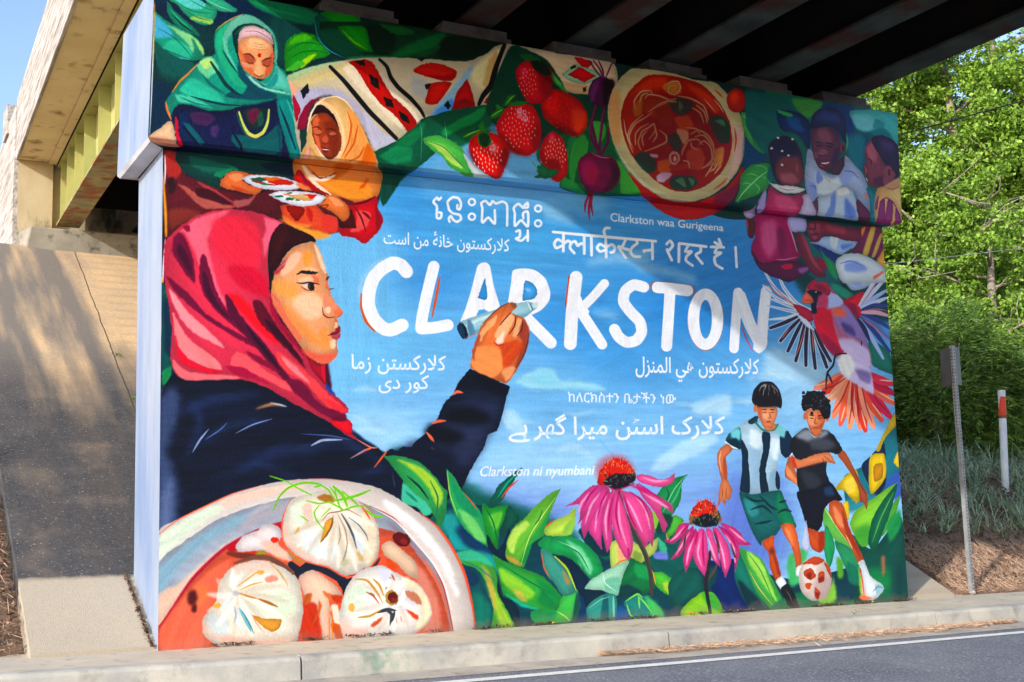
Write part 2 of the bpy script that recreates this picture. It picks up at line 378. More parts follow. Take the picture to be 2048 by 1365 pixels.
def mural_cap_left(m):
    F, p, e, s = m.frame, m.p, m.e, m.s
    F(200, 0, 4.014)
    p('0C3B42', '250,-300! 2150,-300! 2150,650 1560,640 1560,1300! 380,1300!')
    e('0A2A4A', 900, 60, 500, 140, b=60); e('0A3350', 480, 900, 120, 260, b=40); e('0E5A50', 620, 560, 160, 90, b=40); e('0C4A4A', 1480, 300, 120, 220, b=40)
    p('2A9E84', '430,100 520,160 650,230 780,310 835,400 830,470 740,490 640,470 520,420 430,350')
    p('58B8DC', '430,120 500,170 565,240 580,300 520,300 430,300', b=14)
    p('3EBE9C', '580,320 700,360 740,420 720,470 600,440 500,390', b=14)
    p('8FD79A', '540,200 640,240 720,290 755,380 740,420 700,350 620,270', b=8)
    p('A4DC86', '700,270 780,320 830,400 830,450 800,400 760,330', b=6)
    for t in ('440,360 520,400 620,440 735,485', '470,230 590,300 690,400 740,470'): s('0E6560', 7, t, .3, .3)
    s('72C4E0', 9, '440,375 520,425 620,462 720,482', .3, .3)
    p('0E5E5A', '430,330 520,400 640,470 740,500 760,560 660,620 540,600 460,520', b=10)
    p('1E9276', '540,10 600,90 680,160 760,230 800,290 700,260 600,190 545,110'); s('3CB48C', 12, '560,70 640,160 740,240', .2, .2); s('0B3A40', 12, '570,110 660,200 760,270', .2, .2)
    p('3BAF88', '560,0 700,-40 830,20 940,80 900,190 840,205 760,180 680,110 620,40')
    p('66D0CC', '600,-10 760,-20 850,40 800,75 700,65', b=8); p('A0CC64', '720,150 800,172 880,200 905,165 780,130', b=6)
    for t in ('620,20 740,90 900,110', '680,80 780,140 890,170', '720,0 830,60 930,90'): s('157A68', 7, t, .3, .3)
    p('3EB090', '830,-20 980,0 1100,80 1060,100 960,90 880,40'); s('8CDCC0', 8, '850,0 950,50 1060,90', .2, .2)
    p('1A805A', '1100,-100 1300,-40 1500,20 1750,110 1700,200 1500,160 1250,60', b=14); s('2F9A6A', 20, '1200,10 1400,80 1620,140', .2, .2, b=8)
    p('2E9E30', '1480,450 1490,350 1540,290 1620,262 1720,280 1800,360 1850,420 1820,455 1700,490 1560,560 1490,570')
    p('55BE34', '1510,370 1560,300 1640,275 1720,290 1650,330 1560,350', b=10); p('A6D62C', '1600,530 1660,460 1720,430 1740,440 1680,500 1620,550', b=8); p('56C048', '1490,565 1560,510 1620,490 1640,520 1560,570', b=6)
    for t in ('1500,420 1600,355 1700,345 1800,370', '1490,490 1620,420 1740,410 1830,430'): s('0F6E2C', 9, t, .3, .3)
    p('11604F', '1720,150 1750,300 1850,400 1970,470 2080,490 2080,300 1900,180 1780,110'); s('46A6CC', 10, '1722,170 1748,290 1830,380 1965,465', .4, .2)
    p('249E30', '1770,110 1860,180 1950,280 2010,360 2080,380 2080,130 1900,80')
    # woman in the green shawl
    p('2AA58E', '1150,112 1230,130 1310,180 1380,240 1420,330 1430,420 1420,520 1480,570 1535,680 1540,780 1420,800 1280,840 1130,855 1000,888 860,888 730,845 640,838 590,880 570,935 540,900 525,820 580,740 640,650 720,590 780,520 830,460 900,450 925,420 915,330 930,240 1000,180 1080,140')
    p('3FC2A4', '640,720 740,630 860,690 960,760 1000,825 860,810 720,780', b=12); p('5AD0B0', '600,760 700,770 840,830 900,870 740,835 640,820', b=10)
    p('7AD4A4', '780,540 840,470 900,460 960,560 900,600 860,630', b=8); p('BCE48C', '800,500 850,470 900,475 905,520 850,560', b=8)
    p('85DFC4', '1150,122 1240,140 1330,200 1390,270 1417,370 1422,520 1395,470 1382,300 1320,230 1230,190 1140,205 1060,270 1020,330 1030,420 990,400 965,300 1005,215 1080,150')
    p('36B78E', '935,270 1000,200 1040,180 1000,260 990,340 1010,440 1070,540 1130,640 1180,700 1100,690 1020,600 960,480 930,380', b=6)
    s('70D6B8', 22, '990,300 1010,400 1060,500 1110,590', .3, .2, b=6); s('2A8A4A', 16, '935,270 960,220 1010,190', .3, .3)
    p('0C3A40', '1062,262 1130,200 1230,190 1330,230 1392,310 1402,420 1392,520 1360,600 1280,650 1160,580 1110,480 1080,380'); s('1E6A5A', 14, '1085,280 1140,222 1230,205 1320,240', .4, .4)
    p('0F5062', '1110,490 1150,570 1260,650 1330,695 1420,765 1400,792 1250,805 1100,795 1000,775 1060,735 1130,760 1180,700 1110,610', b=5)
    p('6AD4C0', '1150,560 1250,640 1340,700 1460,722 1535,765 1532,690 1480,600 1412,530 1392,600 1340,670 1260,655')
    p('9CE6D4', '1160,580 1250,655 1350,712 1460,735 1530,765 1440,750 1330,725 1230,670', b=4); p('2F9C9A', '1340,690 1400,600 1420,560 1430,640 1390,700', b=6)
    s('0A4048', 30, '890,500 950,590 1010,680 1080,740 1140,770', .5, .3); s('125A60', 16, '980,400 1040,500 1110,595', .2, .3); s('17706E', 22, '820,600 900,690 1010,760', .2, .2, b=6)
    s('0B4450', 18, '730,775 860,812 1000,842 1120,848', .3, .4); s('1B8A80', 14, '640,780 760,830 900,860', .2, .2)
    p('0C3048', '1130,850 1250,835 1420,795 1430,830 1300,860 1150,880', b=6)
    s('F0904E', 15, '780,520 700,600 640,655 580,740', .4, .4); s('F08A50', 18, '528,825 542,890 572,962', .5, .4); s('E89A5A', 8, '930,245 990,195 1070,145 1150,115', .3, .3)
    p('F0AA7A', '1110,330 1140,300 1230,285 1320,300 1380,350 1392,430 1386,520 1370,590 1320,632 1270,636 1200,602 1140,540 1112,450')
    p('EBC6CE', '1110,335 1120,262 1160,220 1230,210 1310,235 1370,280 1396,362 1330,322 1240,290 1160,302'); s('8A5A68', 5, '1165,255 1250,252 1330,290 1390,340', .5, .5)
    p('E27C50', '1108,360 1128,460 1150,540 1235,605 1200,510 1150,430', b=8); p('D8704E', '1392,420 1384,560 1325,625 1335,520 1362,450', b=8); p('F8C89A', '1200,310 1300,320 1350,370 1290,400 1190,380', b=14)
    p('C8684E', '1150,440 1200,432 1250,482 1232,518 1180,505', b=6); p('BC5E48', '1300,500 1350,472 1388,482 1362,532 1312,532', b=6)
    p('E0A08A', '1140,500 1190,515 1215,540 1170,540', b=5)
    s('6A302A', 12, '1152,438 1200,436 1242,474', .3, .5); s('6A302A', 12, '1298,494 1340,472 1382,466', .5, .3)
    s('48201F', 6, '1168,490 1200,510 1232,506', .4, .6); s('48201F', 6, '1308,518 1338,536 1362,526', .6, .4)
    p('F4BC8C', '1265,470 1300,560 1312,600 1270,612 1240,590 1252,540', b=6); s('9A3F30', 7, '1234,592 1275,616 1312,602', .5, .5); e('C21616', 1278, 445, 14, 15)
    for q in ('1215,362 1280,382 1345,374', '1212,382 1280,402 1350,396', '1230,346 1290,362 1340,354'): s('CC7E60', 4, q, .3, .3)
    # her dress and the edge of the cap
    p('1B2450', '590,885 650,842 740,850 860,892 1000,892 1130,862 1280,842 1420,802 1540,782 1580,900 1592,1010 1612,1290 1400,1290 1100,1290 640,1290 620,1050 582,960')
    p('4A2A5A', '720,912 850,905 930,950 860,1012 760,992', b=10); p('4C346C', '890,1022 950,1012 935,1102 890,1082', b=8); p('15305E', '640,920 700,900 720,1000 800,1150 700,1160 640,1040', b=8)
    p('1A7080', '670,990 722,1002 840,1145 790,1152'); s('0A1A34', 18, '660,1010 780,1150', .5, .5)
    p('14626A', '1060,1082 1300,1102 1440,1002 1440,1230 1120,1195', b=8)
    p('1F908E', '1420,802 1540,782 1582,1000 1612,1290 1540,1290 1480,1100 1440,960'); s('0C3C54', 20, '1440,850 1500,1000 1570,1200', .2, .5); s('46C0A8', 14, '1500,800 1540,900 1570,1010', .4, .3); s('0F4A5A', 16, '1420,980 1440,1100 1450,1290', .3, .6)
    s('0A2040', 20, '1060,1060 1120,1150 1150,1240', .4, .4)
    p('153C3E', '1145,895 1200,1012 1250,1055 1302,1012 1338,880 1240,868'); p('6A2444', '1190,890 1260,872 1290,930 1220,1000 1190,950', b=8); e('1E5A4A', 1290, 960, 24, 60, b=8)
    s('CBDC70', 28, '1115,900 1150,1002 1192,1072 1250,1096 1312,1060 1346,980 1356,882', .5, .5); s('F2C870', 14, '1180,1075 1250,1104 1310,1070', .3, .3); s('18665A', 12, '1096,905 1130,1010 1190,1105 1250,1125', .5, .3)
    p('E2324C', '602,940 622,960 634,1080 672,1165 632,1165 602,1060'); p('F0C8A4', '380,1112 480,1032 570,970 602,1080 612,1142 500,1132'); p('E0A088', '390,1110 500,1098 610,1142 640,1180 520,1172 420,1140', b=4)
    s('D6A050', 16, '432,20 436,100 430,250 428,400 422,540', .6, .3, b=4)
    s('EEF0F4', 9, '428,300 424,500 416,700 408,900 398,1080', .5, .5)

def mural_cloth(m, k):
    F, p, e, s = m.frame, m.p, m.e, m.s
    F(560, 60, 3.793, .8)  # top leaves darkened in the paint for the shade near the deck
    p('0A4A30', '300,-60! 2150,-60! 2150,330 1560,240 1100,260 600,230 420,210 300,60')
    p('128040', '850,190 950,120 1100,60 1250,20 1230,90 1090,170 900,212', b=14); p('063020', '640,-40 850,-10 880,60 840,170 740,200 690,120', b=16); p('062A1C', '1250,60 1600,60 1700,110 1460,220 1200,220', b=20)
    p('1E6A38', '1000,190 1150,150 1200,100 1210,140 1100,200', b=10); p('1E7A3C', '760,-40 980,-10 1020,30 880,40', b=8)
    F(560, 60, 3.793, 1)
    p('0F5F48', '272,0 330,100 420,180 500,222 640,205 580,110 440,0'); s('3E9CC8', 10, '272,0 300,80 380,160 500,220', .5, .2)
    p('259A2C', '440,-20 640,-20 680,110 705,165 600,155 520,80'); s('6FC83A', 16, '470,0 560,90 660,150', .2, .2, b=6); p('1F8A58', '500,212 640,195 800,200 1000,215 1200,235 1000,222 700,228', b=6)
    p('E9DBBE', '55,355 200,292 400,246 600,216 900,212 1180,226 1420,240 1560,182 1700,105 2100,180 2100,500 1900,540 1500,585 1100,665 900,835 720,925 690,870 640,760 560,620 480,530 380,490 300,500 230,560 180,640 150,760 160,960 120,800 100,600 80,440', tex=.03)
    p('DCCB92', '80,370 300,290 600,230 640,300 420,360 160,440', b=26, a=.8); p('A8D0A0', '60,350 200,292 420,244 480,246 260,310 80,390', b=12, a=.8)
    p('BAB8D6', '110,480 300,440 480,470 620,600 690,780 720,900 660,800 560,620 400,500 240,540 160,700 130,640', b=22)
    p('C9C8E0', '640,620 760,760 880,840 740,910 690,860', b=14); p('F4E6D2', '600,250 700,380 800,560 900,650 940,760 860,700 720,560 560,400 480,290', b=12, a=.8); p('F6EAD8', '760,330 900,480 1000,600 1060,690 1000,720 860,560', b=12, a=.7)
    F(560, 60, 3.793, k)
    p('7FA6C4', '1130,640 1260,500 1420,310 1480,250 1440,360 1340,470 1310,600 1220,640', b=16); p('4A84C6', '1160,640 1300,520 1320,600 1230,640', b=10); p('D8C49A', '1500,250 1650,140 1680,180 1560,440 1480,420 1450,340', b=18)
    p('B0A890', '1000,240 1300,250 1440,250 1340,330 1150,260', b=20); p('8E9CB4', '1000,350 1120,400 1100,520 1000,480', b=20, a=.5); p('BE9A60', '1580,240 1640,160 1650,220 1570,430 1540,420', b=10, a=.8)
    F(560, 60, 3.793, 1)
    p('C22A4A', '95,492 140,560 152,612 122,700'); p('AA284E', '230,538 320,512 250,560 215,640 200,742 130,752 150,650'); p('F0B49A', '60,360 100,420 140,440 100,500', b=6)
    p('181A2C', '155,465! 210,405! 220,470! 175,527!')
    s('14151E', 36, '380,280 480,382 580,502 680,622 780,722 882,825', .7, .8)
    p('E21C18', '525,242 640,226 700,250 760,350 850,500 960,600 1030,690 1030,730 970,772 930,720 860,640 760,560 680,460 620,360 570,290')
    for t in ('675,335! 740,375! 755,457! 690,412!', '785,505! 850,535! 865,592! 805,577!', '900,615! 965,650! 985,712! 920,682!', '562,236! 640,230! 645,277! 600,262!'): p('1A0E14', t)
    s('14151E', 32, '755,225 810,280 840,360 900,440 990,520 1060,600 1092,655', .7, .7)
    F(560, 60, 3.793, k)
    p('B6221E', '1010,315 1060,270 1150,250 1250,270 1342,315 1310,382 1230,386 1100,350'); p('C2231F', '1150,405 1302,405 1190,557 1100,552'); p('8E1618', '1110,340 1220,380 1300,380 1330,330 1240,350', b=10)
    for t in ('1100,412! 1145,405! 1130,447! 1102,457!', '1036,215! 1102,215! 1072,242!', '1245,572! 1275,535! 1295,575! 1275,607!'): p('10121A', t)
    p('AC1C1E', '1420,368! 1460,480 1482,580! 1300,617! 1340,480'); p('7C1216', '1330,560 1400,520 1470,570 1310,610', b=10)
    s('101118', 42, '1702,115 1640,280 1600,420 1540,500 1508,565', .7, .6)
    p('B41F24', '1770,130 1832,150 1790,300 1720,450 1640,552 1545,552 1640,420 1700,300')
    for t in ('1735,240! 1785,210! 1780,290! 1740,305!', '1690,375! 1735,340! 1735,405! 1690,430!', '1620,490! 1670,465! 1655,520! 1620,525!'): p('120C12', t)
    s('101118', 26, '1862,150 1832,240 1800,400 1760,480 1700,555', .6, .5); s('D6A49A', 26, '1850,150 1812,270 1760,420 1680,540', .4, .3)
    # broad leaf under the cloth
    F(560, 60, 3.793, 1)
    p('0C6A4C', '715,930 900,832 1040,722 1100,682 1250,622 1480,580 1650,560 1600,640 1480,740 1300,832 1180,932 1100,1002 1000,1082 950,1102 880,1202 785,1337 755,1250 745,1050')
    p('1E8A5A', '760,962 880,880 1000,900 985,1000 860,1010', b=14); p('094A40', '760,1040 900,1030 1010,1060 900,1160 800,1300 770,1200', b=12)
    p('178050', '880,860 1040,740 1100,700 1080,800 980,880', b=12)
    F(560, 60, 3.793, k)
    p('1C7A44', '1230,760 1400,660 1560,580 1520,680 1350,760 1250,812', b=10); p('0E5238', '1290,820 1450,740 1600,620 1620,700 1480,830 1330,900', b=14)
    F(560, 60, 3.793, 1)
    s('A8DCC8', 4, '1060,700 1075,800 1068,1000', .3, .3, a=.7); s('A8DCC8', 5, '1250,700 1265,830 1270,900', .3, .3, a=.7); s('A8DCC8', 4, '1335,840 1342,940 1338,1010', .3, .3, a=.7)
    p('5CC25C', '1080,830 1180,800 1280,830 1380,900 1430,1000 1472,1105 1400,1098 1290,1040 1220,950 1150,910'); p('B2DC6E', '1112,845 1240,878 1320,960 1385,1050 1300,1012 1220,930', b=8); s('2C8A4A', 7, '1100,840 1240,890 1360,1010 1460,1095', .3, .3)
    p('E0EEEE', '1385,935 1430,980 1500,1060 1585,1115 1480,1108 1440,1050')

def strawberry(m, c, hi, dark, t, seeds, hl):
    m.p(c, t)
    for q in dark: m.p('7A0A14', q, b=24, a=.8)
    for x, y, r in hl: m.e(hi, x, y, r, r * 1.3, b=r * .8, a=.8)
    for q in seeds: m.seeds('F0A898', q[0], q[1], q[2], q[3], int(q[4] * .8), q[5] * .8)

def mural_fruit(m, k):
    F, p, e, s = m.frame, m.p, m.e, m.s
    F(1060, 100, 3.793, k)
    p('C8B094', '-120,-20! 300,40 640,110 640,340 440,340 250,310 130,240 -20,120', tex=.09)
    p('B8966E', '250,250 430,260 430,330 330,330', b=14, a=.7)
    p('8AB89A', '240,190! 320,120 360,110 560,190 540,220 410,262! 310,240'); p('C4242A', '285,190! 372,128! 502,200! 412,246!'); p('BA1E24', '340,55 470,88 440,135 385,122')
    p('121818', '300,135! 340,112! 352,132! 315,148!'); p('121818', '400,290! 425,280! 428,312! 402,320!')
    p('0A3A2C', '-150,-20 60,40 140,90 200,180 240,240 290,330 440,340 640,330 680,520 640,700 660,1000 500,900 400,820 290,660 100,640 -60,700 -280,560 -330,420', b=8); p('12502E', '230,640 700,560 760,900 880,1090 560,1110 240,1040', b=10)
    p('32803A', '300,830 332,700 402,640 442,700 422,800 352,900 332,1000 300,962', b=6); p('3C8A3A', '480,540 562,560 572,640 502,760 480,640', b=5)
    p('2A7A3C', '240,960 332,1000 422,1080 380,1095 250,1035', b=6); p('3E8A3A', '660,830 760,960 860,1070 700,1085 680,980', b=8); p('226A40', '290,680 350,660 300,780 285,860', b=6)
    p('3A8A44', '30,60 110,110 180,180 240,260 290,330 240,300 170,230 110,150', b=3); p('56A848', '180,200 240,260 210,260', b=3)
    # beetroots
    F(1060, 100, 3.793, 1.05)
    p('571A52', '440,340 470,242 540,200 602,230 625,330 570,430 480,415'); p('7C3478', '450,330 480,250 530,220 500,330 470,400', b=12); p('24081E', '560,240 640,240 640,460 560,430', b=14)
    for t in ('450,85 500,160 545,210', '520,85 550,150 560,215', '625,95 600,150 575,210', '480,80 530,150 552,210'): s('7E2C6C', 13, t, .7, .5)
    for t in ('500,415 465,560 462,660 520,785', '565,425 545,560 530,700 532,785', '592,600 590,700 545,790', '470,560 500,700 535,790'): s('6A1450', 22, t, .7, .7)
    for t in ('495,430 462,560 458,650', '560,440 538,570 525,690'): s('98386E', 7, t, .4, .4)
    p('7E124C', '360,880 390,812 460,776 540,800 620,812 670,880 682,960 640,1042 560,1088 470,1082 390,1012'); p('AA2262', '395,850 470,830 520,930 460,1030 390,960', b=26); p('B82A4A', '440,920 500,900 500,1000 450,1000', b=20, a=.7)
    p('4A0A34', '600,840 675,900 670,980 600,1060 560,1075 620,960', b=20); s('C07090', 8, '465,782 540,815 610,818', .4, .4)
    for t in ('455,1085 422,1160 415,1232', '462,1090 446,1200 450,1294', '475,1090 462,1170 478,1262'): s('A8183E', 17, t, .8, .2)
    # bowl of noodles
    F(1060, 100, 3.793, k)
    p('B81A18', '740,930 880,1132 1010,1232 1150,1287 1280,1282 1400,1242 1490,1182 1560,1082 1625,880 1500,1040 1340,1130 1200,1155 1060,1140 900,1060')
    p('6A1838', '1400,1120 1560,1020 1620,900 1570,1090 1480,1190 1420,1235', b=14); p('8E1420', '860,1090 1100,1160 1400,1160 1490,1180 1300,1215 1000,1215', b=14)
    p('E2B88C', '598,560 590,440 620,320 680,220 770,145 900,148 1050,170 1260,230 1400,250 1500,340 1580,460 1622,620 1624,780 1570,920 1480,1032 1360,1112 1220,1152 1080,1142 950,1092 830,1002 720,862 640,730', tex=.06)
    p('C08A5A', '600,420 640,300 690,380 680,600 700,700 640,700 604,560', b=30, a=.8); p('C8A0A0', '1540,560 1624,640 1620,800 1560,920 1480,1010 1530,860 1550,700', b=20, a=.8); p('F0D0A8', '640,740 760,900 900,1030 1060,1110 900,1060 740,920', b=12, a=.7)
    for t in ('1400,300 1440,340 1460,360', '1550,590 1562,680 1550,780', '1390,1060 1450,1020 1500,970'): s('B4482A', 14, t, .2, .2)
    p('B0281C', '700,620 690,480 730,350 800,262 900,192 1050,192 1260,242 1360,312 1450,420 1512,540 1532,680 1512,820 1440,942 1330,1032 1200,1077 1070,1062 950,992 850,892 760,782')
    p('C8381E', '760,340 900,220 1040,210 1000,300 820,320', b=24); p('7A1018', '820,420 960,330 1100,330 1300,380 1440,520 1480,700 1400,900 1200,1000 1000,940 860,760', b=50, a=.8); p('C03A1E', '1180,250 1340,330 1440,450 1400,480 1260,340', b=20); p('8A2034', '1380,560 1520,640 1500,820 1400,940 1420,760', b=24)
    p('A03A1A', '880,380 1040,360 1080,470 960,520 860,460', b=16); p('8A2C18', '940,440 1060,420 1090,560 1000,590', b=14); p('D2501E', '1090,520 1200,500 1240,580 1160,620', b=8); p('A8682C', '780,440 850,360 850,480 800,510', b=10); p('D27A34', '1000,280 1080,230 1140,260 1140,330 1060,340', b=6)
    p('B4503A', '1190,770 1290,740 1330,830 1290,910 1200,890', b=8); p('C0682E', '970,850 1060,830 1070,920 980,930', b=8); p('C88A4A', '1400,760 1470,740 1450,880 1390,880', b=10); p('A83A2A', '1060,880 1180,860 1200,900 1090,920', b=4); p('C2A078', '1110,600 1200,620 1190,720 1150,700', b=8)
    for t in ('1045,400 1110,360 1160,370 1235,400 1230,450 1160,500 1100,480', '1050,650 1110,630 1150,700 1130,780 1060,720', '790,810 860,770 940,820 960,900 900,940 830,880', '1350,520 1440,500 1510,560 1510,700 1430,700 1380,600', '1060,980 1130,950 1240,960 1270,1010 1200,1065 1080,1050'): p('1F4034', t, b=6)
    for t in ('1100,990 1160,970 1180,1040', '1200,970 1250,990 1230,1030', '1400,540 1460,530 1480,580', '1130,390 1160,430 1130,470'): p('3A8058', t, b=4)
    for t in ('1040,300 1060,250 1120,240 1140,290 1100,340 1050,320 1060,280 1100,270 1110,300', '800,450 790,390 840,320 910,310 930,340', '870,370 900,340 980,350 1060,380 1110,370', '1120,350 1220,370 1320,430 1350,530 1330,540', '900,470 960,430 1040,400', '1230,440 1290,480 1320,560', '1260,420 1320,470 1345,560', '780,780 740,660 780,560 860,490', '860,730 850,660 890,610', '1250,660 1320,650 1390,740 1400,850', '1300,900 1370,860 1400,780', '1220,700 1230,740 1280,760', '1350,930 1400,900 1430,840', '960,420 1040,390 1110,395', '830,400 850,345 900,325',
              '760,740 755,640 800,560 880,510 930,470', '800,720 800,640 840,590 900,560', '840,760 820,700 850,620 900,590 940,560 945,620 900,680', '870,770 950,740 1030,700 1030,650 980,610', '930,700 960,650 940,560', '1150,800 1160,760 1200,690 1270,680 1310,720', '1220,640 1280,610 1350,650 1390,720 1390,830', '1280,720 1320,690 1370,740 1380,830 1330,880', '1160,840 1200,850 1210,900', '1330,960 1370,900 1390,850', '1400,940 1430,900 1450,880', '1180,590 1260,600 1290,640'):
        s('9A5A3C', 19, t, .5, .4, b=3); s('D0A880', 9, t, .5, .4)
    e('E0B49A', 1095, 822, 42, 52); e('A02A3A', 1095, 822, 27, 36); e('E4C0A8', 1098, 826, 12, 22); p('B6A4BE', '960,960 1010,930 1080,940 1020,1000 970,1000', b=6); p('C8B0C8', '910,790 960,790 970,820 920,810', b=4)
    for t in ('1320,370 1370,430 1410,480', '1390,370 1440,430 1470,480', '710,520 730,640 790,760'): s('E4B894', 7, t, .2, .2)
    p('5A1018', '760,420 960,300 1200,330 1420,480 1480,700 1380,920 1180,1010 960,940 800,760', b=90, a=.38)
    e('A82018', 1565, 385, 74, 92); e('C83A20', 1550, 360, 34, 44, b=20)
    p('A61C1C', '85,420 120,330 200,300 290,330 380,392 430,480 432,570 390,642 320,657 240,612 150,560 100,500'); e('C82A2A', 160, 400, 60, 80, b=40); e('E2506A', 145, 350, 20, 28, b=12); p('C03A1E', '320,460 420,470 420,570 370,640 330,600', b=26); p('6A0A10', '180,560 280,600 370,650 240,625', b=14); m.seeds('D0605A', 250, 480, 150, 150, 34, 9)
    F(560, 60, 3.793, k)
    p('1E5A2C', '1810,190 1900,190 1980,230 2050,320 2050,360 1960,300 1920,340 1880,250', b=3)
    strawberry(m, 'B6202A', 'D84860', ['1950,250 2060,300 2060,500 1980,480 1960,340'], '1790,300 1840,245 1900,240 1960,330 2060,420 2050,500 1960,562 1880,552 1830,470 1795,380', [(1880, 400, 80, 130, 40, 15)], [(1850, 320, 26), (1840, 360, 16)])
    p('12241A', '1900,240 1990,240 2060,330 2020,350 1960,320 1930,300', b=5)
    strawberry(m, 'D62228', 'F0708A', ['1640,800 1720,900 1800,950 1900,955 1800,900 1700,800', '1960,700 1990,800 1940,920 1900,800'], '1645,700 1720,592 1820,557 1920,582 1970,680 1982,800 1940,922 1870,957 1780,932 1700,872 1650,780', [(1810, 740, 150, 180, 80, 17)], [(1820, 630, 26), (1860, 680, 22)])
    for x, y, r in ((1815, 615, 15), (1855, 625, 12), (1860, 672, 17), (1820, 658, 10)): m.ring('F4A0B4', 5, x, y, r, r * 1.15)
    F(560, 60, 3.793, (1 + k) / 2)
    strawberry(m, 'DE2A2A', 'F48AA0', ['1700,880 1740,940 1700,1060 1660,1120 1660,980', '1430,900 1440,960 1500,1040 1480,940'], '1430,900 1460,812 1530,772 1640,792 1710,862 1737,940 1700,1062 1660,1127 1580,1102 1490,1032', [(1570, 960, 130, 140, 60, 22)], [(1620, 900, 28)])
    m.ring('F6A8B8', 5, 1615, 895, 16, 20)
    for t in ('1640,560 1700,600 1650,650', '1590,680 1620,620 1700,600 1660,660', '1690,580 1720,510 1790,490 1740,560', '1700,570 1800,540 1890,550 1800,580', '1380,825 1400,790 1470,770 1540,740 1480,800', '1500,740 1540,690 1560,750 1600,760 1620,740 1560,800', '1500,800 1540,770 1590,800 1600,860 1560,895 1510,870'): p('2C7A30', t)
    for t in ('1390,815 1450,785 1520,760', '1600,660 1650,625 1690,605', '1710,570 1750,520 1780,500'): s('86C44A', 8, t, .2, .3)
    p('143A20', '1510,800 1550,780 1590,810 1580,870 1550,890 1520,860', b=5)
    F(1060, 100, 3.793, (1 + k) / 2)
    strawberry(m, 'C42026', 'E8607A', ['80,760 130,860 200,990 120,930', '60,700 80,800 60,850'], '70,792 110,672 170,620 240,660 280,780 287,900 252,982 190,997 120,922', [(190, 800, 95, 150, 60, 20)], [(165, 670, 26)])
    p('8A1418', '130,840 200,830 240,900 180,960 120,920', b=18)
    for t in ('50,800 70,750 80,850 130,900 90,890', '30,965 100,930 200,905 210,930 180,960 110,975', '60,880 140,900 120,980 60,940'): p('1F6A44', t)
    s('4AA060', 8, '0,830 40,880 70,920', .3, .3)
    F(1060, 100, 3.793, k)
    p('0E4A4A', '1640,280! 2100,340! 2100,1000 1840,900 1600,1160 1560,1160 1630,900 1630,700 1640,450', b=10); p('14406A', '1640,640 1760,700 1800,800 1660,920 1620,860', b=20); p('1F6A50', '1780,300 2048,360 2048,430 1880,420', b=20)
    p('4E9E52', '1600,480 1700,500 1782,570 1817,660 1780,785 1700,740 1640,660'); p('2E7A48', '1690,640 1800,640 1780,780 1700,740', b=10); s('8CC47A', 8, '1610,500 1700,570 1780,760', .3, .3); p('7ABA66', '1620,490 1700,520 1760,570 1700,570', b=10)
    p('3E8E4C', '1555,1155 1590,1052 1600,952 1680,872 1800,862 1855,902 1830,1002 1740,1092 1620,1135'); s('84C88A', 9, '1840,890 1720,980 1620,1080 1570,1150', .3, .3)
    for t in ('1800,910 1760,880 1700,880', '1740,965 1680,940 1640,950', '1680,1020 1640,1010 1610,1020', '1760,960 1800,980 1810,1010', '1700,1010 1740,1050 1720,1090'): s('7CC07A', 5, t, .4, .3)

